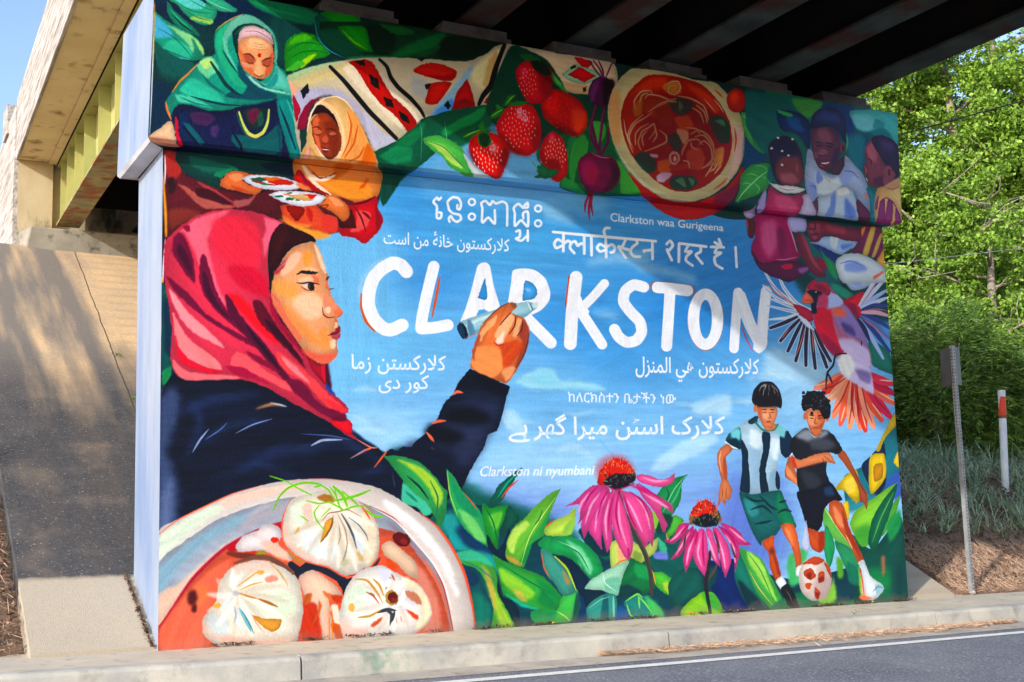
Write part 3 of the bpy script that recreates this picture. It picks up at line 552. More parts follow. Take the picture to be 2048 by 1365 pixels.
def mural_girl(m):
    F, p, e, s = m.frame, m.p, m.e, m.s
    F(560, 60, 3.793)
    p('F6C888', '225,640 270,558 320,516 420,502 500,532 560,612 620,722 660,822 710,922 725,1100 150,1100 150,970 200,850 210,720'); p('F8D4A4', '240,620 285,560 340,545 420,600 470,700 500,860 460,980 380,990 460,900 460,760 420,660 340,590 280,600', b=8)
    p('F4A866', '520,600 580,660 640,780 680,880 710,1010 560,1030 440,1000 520,880 530,740', b=10); p('E8783A', '660,860 710,930 720,1030 560,1040 620,980', b=10)
    for t in ('510,620 540,720 520,850 470,960', '640,880 600,960 520,1000', '590,720 560,860 490,970'): s('D86A34', 14, t, .2, .2)
    p('F0A4A0', '210,880 240,960 300,990 190,1000', b=10); p('E8B078', '225,880 290,960 360,995 230,1000')
    p('2C1322', '236,670 250,600 300,568 365,600 425,680 450,760 440,800 360,650 270,640'); p('A84A30', '240,690 300,632 370,642 430,720 464,820 462,900 420,962 370,978 330,952 270,872 244,790'); p('DC7250', '246,700 282,650 300,690 285,760 305,860 322,955 275,880', b=5)
    p('7E3024', '330,700 410,690 440,780 440,900 400,960 380,880 350,780', b=16, a=.7); e('C46248', 345, 830, 22, 30, b=8); e('D07858', 290, 775, 26, 16, b=5); e('C06A50', 398, 790, 26, 15, b=5)
    s('5A2018', 9, '250,745 280,735 310,755', .4, .5); s('5A2018', 10, '345,755 390,752 425,768', .5, .4); s('4A1A18', 6, '255,785 285,800 312,792', .5, .5); s('4A1A18', 6, '372,800 400,808 425,798', .5, .5)
    s('6A241C', 8, '320,855 345,868 370,855', .5, .5); p('7A2A2A', '315,890 345,895 380,905 350,930 325,920'); s('F2E8E4', 8, '320,905 345,910 372,910', .5, .3); p('6A2A22', '320,940 370,975 440,940 420,965 370,982', b=6)
    s('FAEADC', 12, '205,770 232,650 280,565 350,515', .4, .4); s('FBE6C8', 10, '350,516 430,508 500,545 560,625', .3, .3); s('FAEADC', 9, '268,870 320,955 372,985', .4, .3); s('FCE4C0', 10, '420,610 475,740 480,880', .3, .3)
    F(310, 300, 4.267)
    p('6E2432', '70,20 210,40 245,200 400,270 560,340 830,390 1000,340 1085,350 1085,580 900,540 680,500 500,530 300,600 180,680 90,740 70,500')
    p('B43E3C', '90,20 200,40 225,190 140,270 95,180', b=14); p('BC645C', '200,300 262,310 400,400 560,460 690,490 440,502 330,430', b=10); p('B04A4E', '360,270 500,330 640,430 760,470 660,480 560,400 420,330', b=8); p('4A1628', '350,330 450,335 600,420 670,472 480,432 360,395', b=6); p('8A3A34', '120,520 260,500 400,540 240,620 130,680', b=20); p('3A1626', '100,260 160,230 180,330 130,380', b=16)
    p('A85A5E', '680,430 800,420 860,380 800,470 690,490', b=6)
    for t in ('84,40 88,180 82,300', '88,760 70,1000 66,1200', '62,1300 58,1500 62,1700', '60,2050 52,2300 48,2600', '46,2650 44,2900 40,3200', '38,3300 36,3700 30,4150'): s('EDEFF3', 13, t, .3, .3)
    s('E8A440', 24, '62,180 82,420 92,600 95,740', .5, .6, b=4); s('E8A440', 22, '55,1090 62,1160', .6, .6)
    p('0E4844', '200,20 1260,90 1190,250 1000,215 800,200 640,190 570,250 560,335 400,275 240,190'); p('228A64', '590,125 720,170 640,182 570,235 500,212', b=10); p('1A6A5A', '300,60 560,110 640,150 480,200 320,140', b=16); p('0A2438', '900,120 1240,120 1180,230 1020,200', b=16)
    p('EA7E50', '560,270 600,212 650,182 760,190 850,222 740,242 800,300 930,322 850,385 700,350 570,322'); p('C85A3C', '640,300 740,330 830,370 700,350', b=8); p('F2A070', '620,220 720,205 760,240 690,270', b=10)
    p('E6E6F4', '740,245! 820,216 950,216 1100,236 1230,280 1270,312! 1180,342 1000,342 880,322 800,290'); p('C8CCE2', '760,262 880,320 1000,340 1200,338 1000,318 880,295', b=6)
    p('1F6A4A', '810,246 920,236 952,262 860,272'); p('E8743A', '920,236 1060,240 1120,272 1000,278'); p('D83A30', '960,276 1100,252 1190,290 1060,302'); p('B82A28', '820,266 900,270 960,290 1050,300 940,302'); p('2A7A4A', '880,280 960,290 1000,300 920,300')
    p('F29656', '1215,70 1900,150 1905,390 1800,432 1720,452 1560,412 1440,382 1300,322 1195,240'); p('F4A04C', '1400,270 1600,240 1820,300 1840,400 1640,420 1480,340', b=20); p('E0662E', '1740,330 1800,250 1830,250 1790,320', b=8); p('D86A30', '1560,110 1700,130 1580,230 1500,260', b=12, a=.7)
    s('F6DCC4', 44, '1265,140 1330,230 1440,250 1530,220', .5, .4); s('F6DCC4', 36, '1310,230 1400,320 1500,385', .4, .4); p('A8262E', '1310,150 1400,232 1500,222 1570,185 1495,218 1400,246')
    p('D23838', '1180,245 1232,165 1300,252 1400,332 1490,385 1340,352 1250,292'); p('F08A5A', '1200,290 1280,300 1340,350 1260,340', b=6); p('8E2048', '1240,180 1290,250 1330,310 1270,270', b=8)
    p('6A2430', '1270,440 1440,440 1560,400 1700,450 1660,520 1540,545 1360,520', b=4); p('E86048', '1080,470 1360,470 1440,540 1550,580 1562,680 1500,722 1400,702 1290,662 1180,642 1100,602 1085,540'); p('F08A50', '1090,560 1200,620 1340,640 1240,680 1110,620', b=14); p('9E2A26', '1120,480 1262,490 1272,542 1210,612 1160,562'); p('C23A38', '1290,490 1340,520 1340,620 1300,570', b=6); p('E0504A', '1420,560 1540,580 1550,690 1440,690', b=12)
    p('EFA852', '1060,590 1200,645 1400,695 1500,735 1350,765 1250,695 1110,625', b=14)
    p('D8323C', '1650,470 1800,430 1890,395 1900,500 1947,600 1900,702 1790,802 1700,752 1590,732 1560,662 1600,672 1700,660 1690,560'); p('EC6060', '1720,520 1840,540 1820,640 1740,700 1660,700 1720,620', b=10); p('9A1C2A', '1890,400 1900,500 1945,600 1900,700 1880,580', b=8)
    p('5A1820', '1570,600 1650,580 1672,500 1712,620 1712,672 1620,655'); s('6A1420', 14, '1700,480 1760,580 1800,700', .3, .3); s('6A1420', 22, '1770,530 1810,560 1835,590', .4, .4); s('5A1420', 16, '1650,470 1780,450 1880,400', .3, .3)
    p('EA8450', '1385,410 1480,386 1560,402 1640,472 1662,562 1610,612 1560,572 1510,532 1420,482 1375,475 1440,420'); s('5A2020', 8, '1375,480 1430,440 1460,420', .5, .4); s('7A2A20', 8, '1400,480 1480,470 1450,500', .5, .4); p('F4A678', '1480,400 1560,420 1610,480 1540,480', b=10)
    p('E8ECF8', '968,386! 1040,356 1200,352 1380,372 1460,402! 1400,462 1250,482 1100,442'); p('D0D4EA', '1000,400 1100,432 1250,470 1390,455 1250,482 1090,445', b=5)
    e('1F6E48', 1060, 397, 40, 10); e('1F6E48', 1150, 420, 36, 13); e('1F6E48', 1150, 370, 22, 8); e('2A7A4A', 1220, 428, 22, 8); p('E0B274', '1150,390 1340,382 1340,432 1220,425'); p('D83A34', '1230,376 1380,382 1330,422 1290,386'); p('E07A50', '1080,380 1150,372 1140,390')
def mural_portrait(m):
    F, p, e, s = m.frame, m.p, m.e, m.s
    F(310, 300, 4.267)
    p('0E5A5A', '50,1140 95,1180 150,1600 145,1850 70,2030 55,2000'); p('12965A', '60,1900 140,1840 130,1950 75,2010', b=12); p('0A3450', '75,1240 140,1400 140,1760 80,1700', b=14)
    # dark coat and reaching sleeve
    F(0, 0, 1)
    p('131B33', '318,805 345,748 362,757 427,758 509,765 544,780 591,808 657,841 713,879 741,895 755,896 769,907 781,898 795,903 805,894 823,894 829,885 853,865 858,855 874,839 881,822 889,806 905,790 914,771 926,754 941,737! 985,757 1020,774! 1013,794 1001,841 994,862 977,869 965,900 946,931 934,955 918,985 880,1010 840,1050 600,1070 314,1085', tex=.12)
    for t in ('318,810 345,772 360,800 352,850 332,900 316,925', '316,900 345,930 356,980 352,1045 316,1080'): p('4A5C88', t, b=14, a=.9)
    p('6C7CA4', '322,1000 345,950 340,1050 318,1075', b=12, a=.8)
    for t, w in (('360,830 420,800 520,790', 16), ('400,890 460,850 540,836', 12), ('600,900 680,880 760,920', 16), ('480,940 560,900 640,900', 14), ('420,960 520,930 600,960', 10), ('700,960 780,930 840,960', 14), ('380,800 400,850 370,920', 12)): s('2A3C68', w, t, .2, .2, b=12, a=.8)
    for t, w, c in (('385,905 400,880 418,858', 4, '8FA2CC'), ('470,868 505,850 545,838', 3, '7C90C4'), ('622,892 645,881 685,880', 5, 'A8B8DC'), ('700,918 728,902 742,896', 4, 'B08AA0'), ('728,902 746,895', 4, 'F07858'), ('748,936 765,914 776,900', 4, 'E86A4A'), ('784,935 787,960 790,975', 3, '8AA4D8'), ('410,880 440,860 455,845', 3, '5C74B0'), ('600,868 660,872 700,880', 3, '4C64A0')): s(c, w, t, .2, .2)
    s('C08862', 6, '512,818 545,809 572,813', .2, .2, b=3); s('B4C4E0', 3, '540,806 560,810 574,814', .2, .2)
    p('2B3558', '900,812 960,790 1005,800 990,850 960,880 900,860', b=20, a=.8); p('323A5C', '860,860 930,850 970,880 940,930 890,940', b=18, a=.8); p('0A0E1C', '900,818 950,815 985,840 940,850 890,840', b=10); p('0A0E1C', '860,850 930,870 900,890 850,880', b=10); p('0A0E20', '955,748 1010,772 1005,790 950,765', b=8)
    for t, w in (('906,790 914,784 926,786', 6), ('864,848 876,843 892,842', 6), ('853,865 862,876 868,884', 6), ('862,895 868,900', 5)): s('F07A5C', w, t, .3, .2)
    p('131B33', '829,885 790,905 770,930 800,990 900,990 930,960 900,900 860,890', b=16)
    s('F08A78', 3, '713,879 741,895 755,896', .4, .4)
    F(310, 300, 4.267)
    p('E84E66', '75,950 80,820 120,740 220,650 340,570 480,526 640,506 800,521 950,561 1080,620 1150,655 1010,705 980,800 968,960 975,1100 985,1220 1010,1320 1060,1450 1150,1560 1230,1680 1290,1750 1400,1832 1450,1822 1460,2000 1540,2092 1640,2190 1645,2235 1600,2272 1680,2332 1682,2420 1735,2475 1640,2440 1480,2320 1200,2175 1000,2055 850,1992 700,1952 500,1952 300,1968 200,1932 150,1860 130,1750 145,1550 120,1350 85,1150', tex=.04)
    p('F2748A', '190,720 340,592 500,541 640,520 520,620 450,760 470,900 520,1100 560,1220 625,1345 500,1250 400,1050 350,900 300,790 240,700', b=16); p('EE4A5E', '500,600 700,560 860,640 900,820 880,1000 760,1020 600,960 500,820', b=40); p('F07490', '930,575 1085,628 1012,692 980,800 935,920 920,780 950,680', b=14)
    p('DC3A50', '620,1000 820,1000 940,1100 980,1250 880,1240 700,1150', b=30); p('F04048', '600,1240 720,1240 860,1400 960,1540 1100,1660 1000,1640 820,1480 680,1330', b=20)
    D = '75123E'
    p(D, '155,770 205,702 262,762 302,862 332,982 342,1135 262,1062 180,932 150,880', b=7); p('9A1C48', '240,655 290,642 302,692 270,700', b=4); p('4C0C34', '200,800 260,860 300,960 320,1080 250,980 190,880', b=14)
    p(D, '388,930 410,890 442,932 482,1072 542,1252 622,1372 702,1482 765,1575 640,1482 520,1372 420,1242 378,1100', b=7); p('4C0C34', '400,1050 440,1060 480,1200 560,1340 660,1460 560,1390 440,1240', b=12)
    p(D, '98,1080 160,1122 280,1222 420,1382 560,1482 700,1562 860,1642 945,1725 800,1662 620,1562 460,1462 300,1332 160,1202', b=6)
    p('F49AA4', '115,1180 170,1240 280,1382 420,1512 560,1642 592,1695 480,1642 330,1562 220,1442 150,1300', b=6); p('F48C92', '155,1390 230,1532 320,1642 440,1722 560,1832 562,1882 420,1852 280,1782 210,1702 168,1580', b=6); p('EC2840', '170,1560 205,1690 290,1790 420,1860 560,1885 480,1905 300,1850 200,1770', b=10)
    p('5C1238', '600,1232 650,1270 722,1402 822,1522 962,1682 1082,1862 1165,1965 1100,1962 980,1832 860,1682 720,1532 620,1372', b=6); p('2C0A2C', '780,1500 880,1620 980,1740 1060,1880 960,1760 860,1640', b=10)
    p('68102F', '838,1285 900,1292 962,1372 1042,1502 1132,1622 1252,1792 1285,1865 1180,1762 1040,1622 900,1482 848,1370', b=6); p('A41C42', '985,1250 1012,1332 1082,1482 1182,1612 1252,1722 1302,1792 1220,1702 1080,1542 990,1382', b=5); p('3C0A28', '940,1440 1060,1540 1180,1700 1260,1820 1140,1700 1000,1560', b=10)
    p('8A1A3E', '770,1715 900,1772 1000,1832 1065,1905 980,1872 840,1792', b=8); p('F07E86', '150,1790 260,1882 420,1912 620,1922 730,1952 500,1962 260,1966 170,1890', b=8); p('F26A74', '700,1722 840,1802 1000,1922 1140,1992 1225,2065 1100,2042 940,1952 760,1882 640,1832', b=10); p('B01C48', '600,1850 760,1860 900,1950 1000,2010 860,1960 720,1930', b=10)
    p('F25A60', '1040,1715 1160,1792 1300,1902 1400,2002 1500,2102 1605,2192 1500,2215 1400,2122 1280,1982 1130,1902 1050,1802', b=6); p('F8909A', '1080,1760 1200,1850 1320,1990 1280,1970 1140,1860', b=10)
    p('7A1440', '1120,1962 1240,1972 1312,2042 1352,2112 1460,2202 1600,2232 1642,2312 1500,2292 1350,2202 1250,2122 1180,2062', b=4); p('B81C36', '1288,1750 1400,1834 1452,1828 1457,2000 1400,1952 1330,1862'); p('D83448', '1420,1850 1450,1840 1452,1980 1425,1940'); p('F23C48', '1480,2312 1640,2302 1682,2352 1682,2432 1735,2475 1600,2402'); p('6A1030', '1500,2275 1600,2285 1645,2300 1600,2318 1520,2310', b=3); p('F25058', '1440,2120 1600,2190 1640,2215 1600,2250 1500,2200', b=5)
    p('2A4CA8', '1457,1990 1500,2040 1540,2095 1500,2080 1462,2040', b=3)
    p('42141E', '1080,630 1200,672 1330,732 1372,785 1280,788 1180,822 1110,892 1060,982 1030,1062 1000,1102 990,1225 975,1150 968,960 980,800 1012,702', tex=.1); s('14151F', 16, '1240,690 1335,738 1362,780 1270,788 1170,828 1100,905 1030,1050', .3, .3); s('14151F', 14, '1010,705 980,800 970,960 985,1210', .3, .4); p('1A1420', '985,1000 1010,1040 1000,1150 985,1180', b=8)
    # face
    p('F4AE80', '1010,1085 1050,1012 1110,902 1180,832 1280,792 1360,787 1400,852 1430,922 1452,1012 1482,1082 1478,1150 1492,1192 1512,1262 1552,1322 1592,1362 1602,1392 1582,1422 1550,1442 1557,1482 1577,1512 1572,1552 1582,1592 1557,1632 1547,1682 1562,1722 1542,1772 1482,1822 1400,1822 1310,1762 1250,1692 1170,1572 1080,1432 1012,1322 990,1222', tex=.03)
    p('F59C50', '1030,1290 1120,1332 1230,1442 1350,1562 1440,1650 1330,1650 1220,1542 1100,1402', b=30, a=.6); p('F9CCAA', '1180,1250 1300,1230 1410,1250 1440,1350 1400,1440 1280,1440 1190,1340', b=26); p('F5A648', '1270,880 1335,862 1335,962 1300,1005 1270,960', b=14, a=.7); p('F8C6A8', '1070,1000 1200,872 1250,900 1190,1010 1090,1082', b=14); p('EE8468', '1000,1220 1060,1280 1150,1450 1260,1620 1200,1610 1080,1440 1010,1320', b=12); p('E8725E', '1250,1692 1400,1742 1552,1735 1482,1815 1400,1818 1310,1762', b=14); p('F6AC54', '1010,1110 1100,1130 1210,1150 1200,1270 1090,1250 1010,1200', b=30, a=.6); p('F8CCB0', '1360,800 1400,860 1440,960 1460,1060 1420,1010 1380,900', b=8); p('F4A060', '1440,1500 1500,1600 1540,1680 1440,1700 1380,1620', b=18); p('F8D2B4', '1490,1640 1540,1620 1540,1680 1510,1700', b=10)
    p('B84A50', '1010,1050 1060,990 1130,920 1100,1000 1050,1060', b=5); s('D87A8A', 12, '1040,1030 1110,960 1150,890', .3, .3)
    p('1E2430', '1198,1068! 1260,1030 1330,1033 1392,1048! 1360,1064 1260,1056'); p('F8C8A0', '1250,1020 1330,1005 1400,1030 1330,1030', b=6); p('EE8464', '1345,1062 1400,1100 1392,1145 1345,1118', b=6); p('F8C4A0', '1220,1100 1300,1080 1350,1100 1340,1130 1240,1130', b=6)
    p('E6D4C4', '1250,1150 1300,1140 1340,1150 1330,1185 1290,1185'); p('241E28', '1310,1138 1355,1142 1358,1195 1325,1200 1305,1180'); e('6A4028', 1312, 1165, 9, 14); s('2A1820', 13, '1205,1135 1260,1140 1320,1132 1405,1148', .2, .4); s('3A2028', 6, '1245,1165 1290,1195 1340,1205', .3, .4); s('F8D8C0', 8, '1250,1210 1310,1232 1370,1225', .3, .3)
    s('1C2434', 14, '1462,1115 1474,1092 1486,1082', .5, .4); s('1C1C28', 7, '1460,1170 1485,1190 1530,1182', .4, .2); p('E07A5C', '1455,1110 1480,1160 1492,1200 1465,1180', b=5)
    p('F09A78', '1440,1230 1500,1260 1580,1370 1560,1420 1490,1410 1440,1350', b=12); e('FAD8BC', 1476, 1368, 24, 30, b=6); e('F0805C', 1560, 1385, 34, 30, b=12); s('6A2220', 10, '1428,1345 1438,1405 1478,1432 1532,1428', .4, .4); s('D0705A', 10, '1532,1432 1575,1422 1598,1392', .4, .4); p('D86A50', '1535,1440 1556,1450 1560,1490 1540,1475', b=5)
    p('A43038', '1472,1585! 1530,1548 1572,1503 1580,1550 1520,1582'); p('B05064', '1500,1590 1572,1556 1583,1592 1552,1626 1520,1610'); s('561826', 8, '1472,1586 1540,1570 1578,1548', .3, .5); p('F8D4B0', '1545,1470 1560,1500 1530,1520', b=5); s('D86A5A', 8, '1545,1640 1548,1690 1562,1722', .3, .3)
    # raised hand with a marker
    F(680, 560, 4.267)
    p('A9D6E6', '1040,350 1360,245 1500,201 1600,186 1642,196 1692,201 1680,236 1640,272 1570,322 1180,452 1050,501 1010,440 1000,390'); p('74AEC8', '1080,460 1180,420 1560,290 1620,280 1570,322 1180,452 1060,498', b=8); p('CFE8F0', '1120,350 1360,262 1500,215 1480,240 1300,310 1130,380', b=8)
    p('224060', '998,400 1030,365 1060,400 1085,495 1045,502 1010,450'); s('C8E4F0', 7, '1035,370 1065,420 1085,490', .6, .6); p('0E1E34', '1040,368 1075,410 1090,490 1070,498 1062,430'); p('5F8CAC', '1085,352 1115,344 1152,452 1105,478', b=8); s('DCEFF4', 10, '1600,192 1622,240 1640,268', .6, .6); p('C6E0EA', '1640,198 1692,201 1682,235 1650,240'); s('2F5A70', 6, '1622,200 1640,250 1632,275', .5, .5); s('E86A58', 5, '1060,500 1180,455', .5, .3)
    p('E88252', '1118,752 1130,650 1150,560 1180,450 1220,370 1300,290 1370,230 1440,196 1500,202 1502,242 1455,282 1490,292 1560,322 1602,392 1613,450 1602,540 1570,642 1520,742 1480,812 1420,882 1300,842')
    p('F2B480', '1180,480 1250,372 1340,300 1325,372 1240,452 1200,530', b=8); p('F2BC90', '1315,480 1395,332 1460,292 1490,332 1440,432 1380,525', b=8); p('F0B284', '1470,475 1512,332 1552,342 1560,402 1512,485', b=6); p('F6D8C8', '1330,520 1360,480 1400,440 1390,540 1340,545', b=8)
    p('A84E3C', '1560,330 1612,422 1602,562 1540,702 1480,802 1522,650 1552,522 1522,470', b=10); p('D65C3C', '1360,560 1500,520 1562,560 1480,702 1420,782 1375,680', b=14); p('F29E64', '1145,590 1260,560 1372,602 1382,762 1300,832 1128,745', b=14); p('F0A878', '1380,780 1450,740 1500,760 1420,870', b=10); p('B85A44', '1130,600 1180,470 1200,480 1160,600 1140,700', b=8)
    for t in ('1362,392 1408,332 1462,278', '1440,468 1490,392 1500,308', '1508,482 1550,422 1556,350'): s('562628', 10, t, .4, .5)
    s('4A2226', 8, '1612,450 1600,540 1562,660 1500,752', .3, .3); s('5A2A28', 8, '1220,372 1300,290 1372,230 1440,196', .3, .4); e('8A5C42', 1478, 216, 30, 17, 40); s('C03A30', 6, '1495,200 1508,235', .5, .5); s('B0404A', 12, '1310,530 1350,560 1400,550', .3, .3)

W = 'EEF2FD'
def mural_words(m):
    F, p, e, s, B = m.frame, m.p, m.e, m.s, m.brush
    F(680, 360, 4.267)
    s('A8D0F0', 150, '470,690 350,740 250,860 210,1000 220,1100', .5, .3, b=20, a=.6); s('DA642C', 30, '182,975 186,1090 225,1210 300,1300', .4, .3)
    B(W, 112, '568,785 520,730 450,712 360,760 285,840 248,960 246,1080 290,1190 370,1268 440,1280 530,1240', (0, 1))
    B(W, 98, '800,740 770,860 730,1030 700,1180 690,1270', (1, 0)); B(W, 100, '700,1270 800,1262 920,1240', (0, 1)); s('DA642C', 22, '850,835 820,1000 785,1175', .6, .4)
    p(W, '1170,745 1200,712 1245,706 1280,740 1310,900 1365,1100 1280,1130 1240,1110 1190,1110 1170,1150 1110,1200 1030,1210 1070,1100 1120,940'); p('4FA2E4', '1240,830! 1252,1018 1175,1008! 1210,910'); p('5AA8E6', '1180,1120 1230,1105 1245,1130 1170,1165')
    p(W, '1475,775 1560,756 1660,770 1750,840 1792,950 1785,1030 1720,1110 1620,1160 1580,1170 1530,1140 1435,1080 1440,1000 1460,880'); p('56A6E6', '1578,865 1640,880 1678,930 1680,985 1640,1020 1560,1030 1560,980'); B(W, 100, '1600,1190 1700,1290 1800,1392', (0, 1)); s('8CC4F0', 26, '1580,930 1630,950', .3, .3, b=10)
    F(1080, 400, 4.267)
    p('DA5C28', '240,650 255,660 232,900 214,905'); B(W, 108, '308,660 275,950 258,1230'); B(W, 78, '550,715 450,830 345,935', (1, 0)); B(W, 88, '345,950 430,1080 530,1235', (0, 1)); p(W, '330,800 380,900 420,960 330,1000')
    B(W, 94, '885,745 800,726 728,780 712,870 775,960 850,1040 866,1130 820,1200 740,1216 672,1170 635,1105', (1, 0))
    s('D8502C', 100, '985,740 1120,752 1275,775', 1, 1, a=.5); B(W, 96, '1000,748 1120,757 1260,776'); B(W, 94, '1108,800 1096,1000 1080,1250', (0, 1))
    m.ring('D84A28', 96, 1412, 1024, 106, 218, a=.6); m.ring(W, 98, 1412, 1020, 103, 214)
    s('D84A30', 10, '1725,1090 1760,1190 1815,1295', .3, .4); B(W, 82, '1690,790 1670,1040 1655,1270', (0, 1)); B(W, 100, '1705,820 1790,1060 1880,1230', (0, 0)); B(W, 92, '1930,780 1905,1000 1890,1230', (0, 0)); p(W, '1840,1180 1935,1180 1930,1260 1870,1310 1820,1270')
    # small lettering in many scripts
    T = 'EAF0FC'; k = lambda w, *ts: [s(T, w, t, .9, .9) for t in ts]
    F(680, 360, 4.267)
    k(22, '862,152 842,172 826,152 797,190 826,228 826,322 858,326 866,285 842,278', '930,250 918,190 960,150 1010,158 1032,205 1022,252 1000,245 1002,215', '925,250 960,285 1020,300 1032,335 1000,358 970,345 945,310 928,330 935,358', '1215,240 1205,200 1240,180 1280,215 1300,182 1330,202 1385,187 1425,217 1425,392', '1215,240 1213,366 1265,322 1320,376 1320,258',
      '1492,285 1482,240 1520,206 1560,232 1598,196 1602,235 1560,240', '1492,285 1492,395 1545,345 1602,400 1602,275 1562,285 1565,330', '1502,442 1534,432 1532,488 1500,502 1548,520 1602,470', '1602,432 1602,522')
    for x, y in ((1125, 190), (1125, 315), (1690, 245), (1690, 372)): m.ring(T, 18, x, y, 27, 27)
    F(1080, 400, 4.267)
    k(25, '110,275 400,303 700,328 988,354', '200,290 198,440', '195,362 150,338 122,372 138,412 195,388', '205,372 240,350 268,372', '292,455 256,412 266,368 300,356 322,392 348,372 376,385', '376,305 377,460', '437,312 440,474', '560,332 565,490', '558,405 512,378 487,410 512,442 558,428', '568,402 612,382 640,412 625,446 602,450', '560,325 545,272 562,242 594,242',
      '728,345 700,402 668,402 732,495', '700,412 775,432', '822,352 830,372 790,402 770,442 800,482 852,486', '885,435 955,428', '958,362 960,506', '1188,372 1418,400', '1080,378 1110,350 1132,390 1100,432 1082,425 1124,515', '1186,372 1184,530', '1262,395 1240,442 1292,442 1252,482 1246,520 1302,562', '1370,402 1370,442 1330,472 1386,545', '1458,402 1568,406', '1530,392 1490,362', '1547,395 1526,336', '1512,412 1490,452 1546,452 1490,492 1500,552 1556,588')
    s(T, 22, '1668,405 1678,575'); e(T, 888, 438, 15, 15)
    m.text(T, 'Clarkston waa Gurigeena', 600, 182, 1565, 268, 76, 62, 0, .012)
    F(0, 0, 1)
    m.text(T, 'ከለርክስተን ቤታችን ነው', 1136, 804, 1352, 808, 19, 19, 0, .008)
    m.text(T, arabic('کلارکستون خانۀ من است'), 767, 487, 1019, 503, 25, 25, 0, .01); m.text(T, arabic('کلارکسټن زما'), 703, 738, 892, 741, 30, 30, 0, .012); m.text(T, arabic('کور دی'), 757, 778, 858, 778, 28, 28, 0, .01)
    m.text(T, arabic('كلاركستون هي المنزل'), 1271, 745, 1518, 748, 32, 30, 0, .012); m.text(T, arabic('کلارک اسٹن میرا گھر ہے'), 1017, 870, 1450, 868, 36, 36, 0, .014)

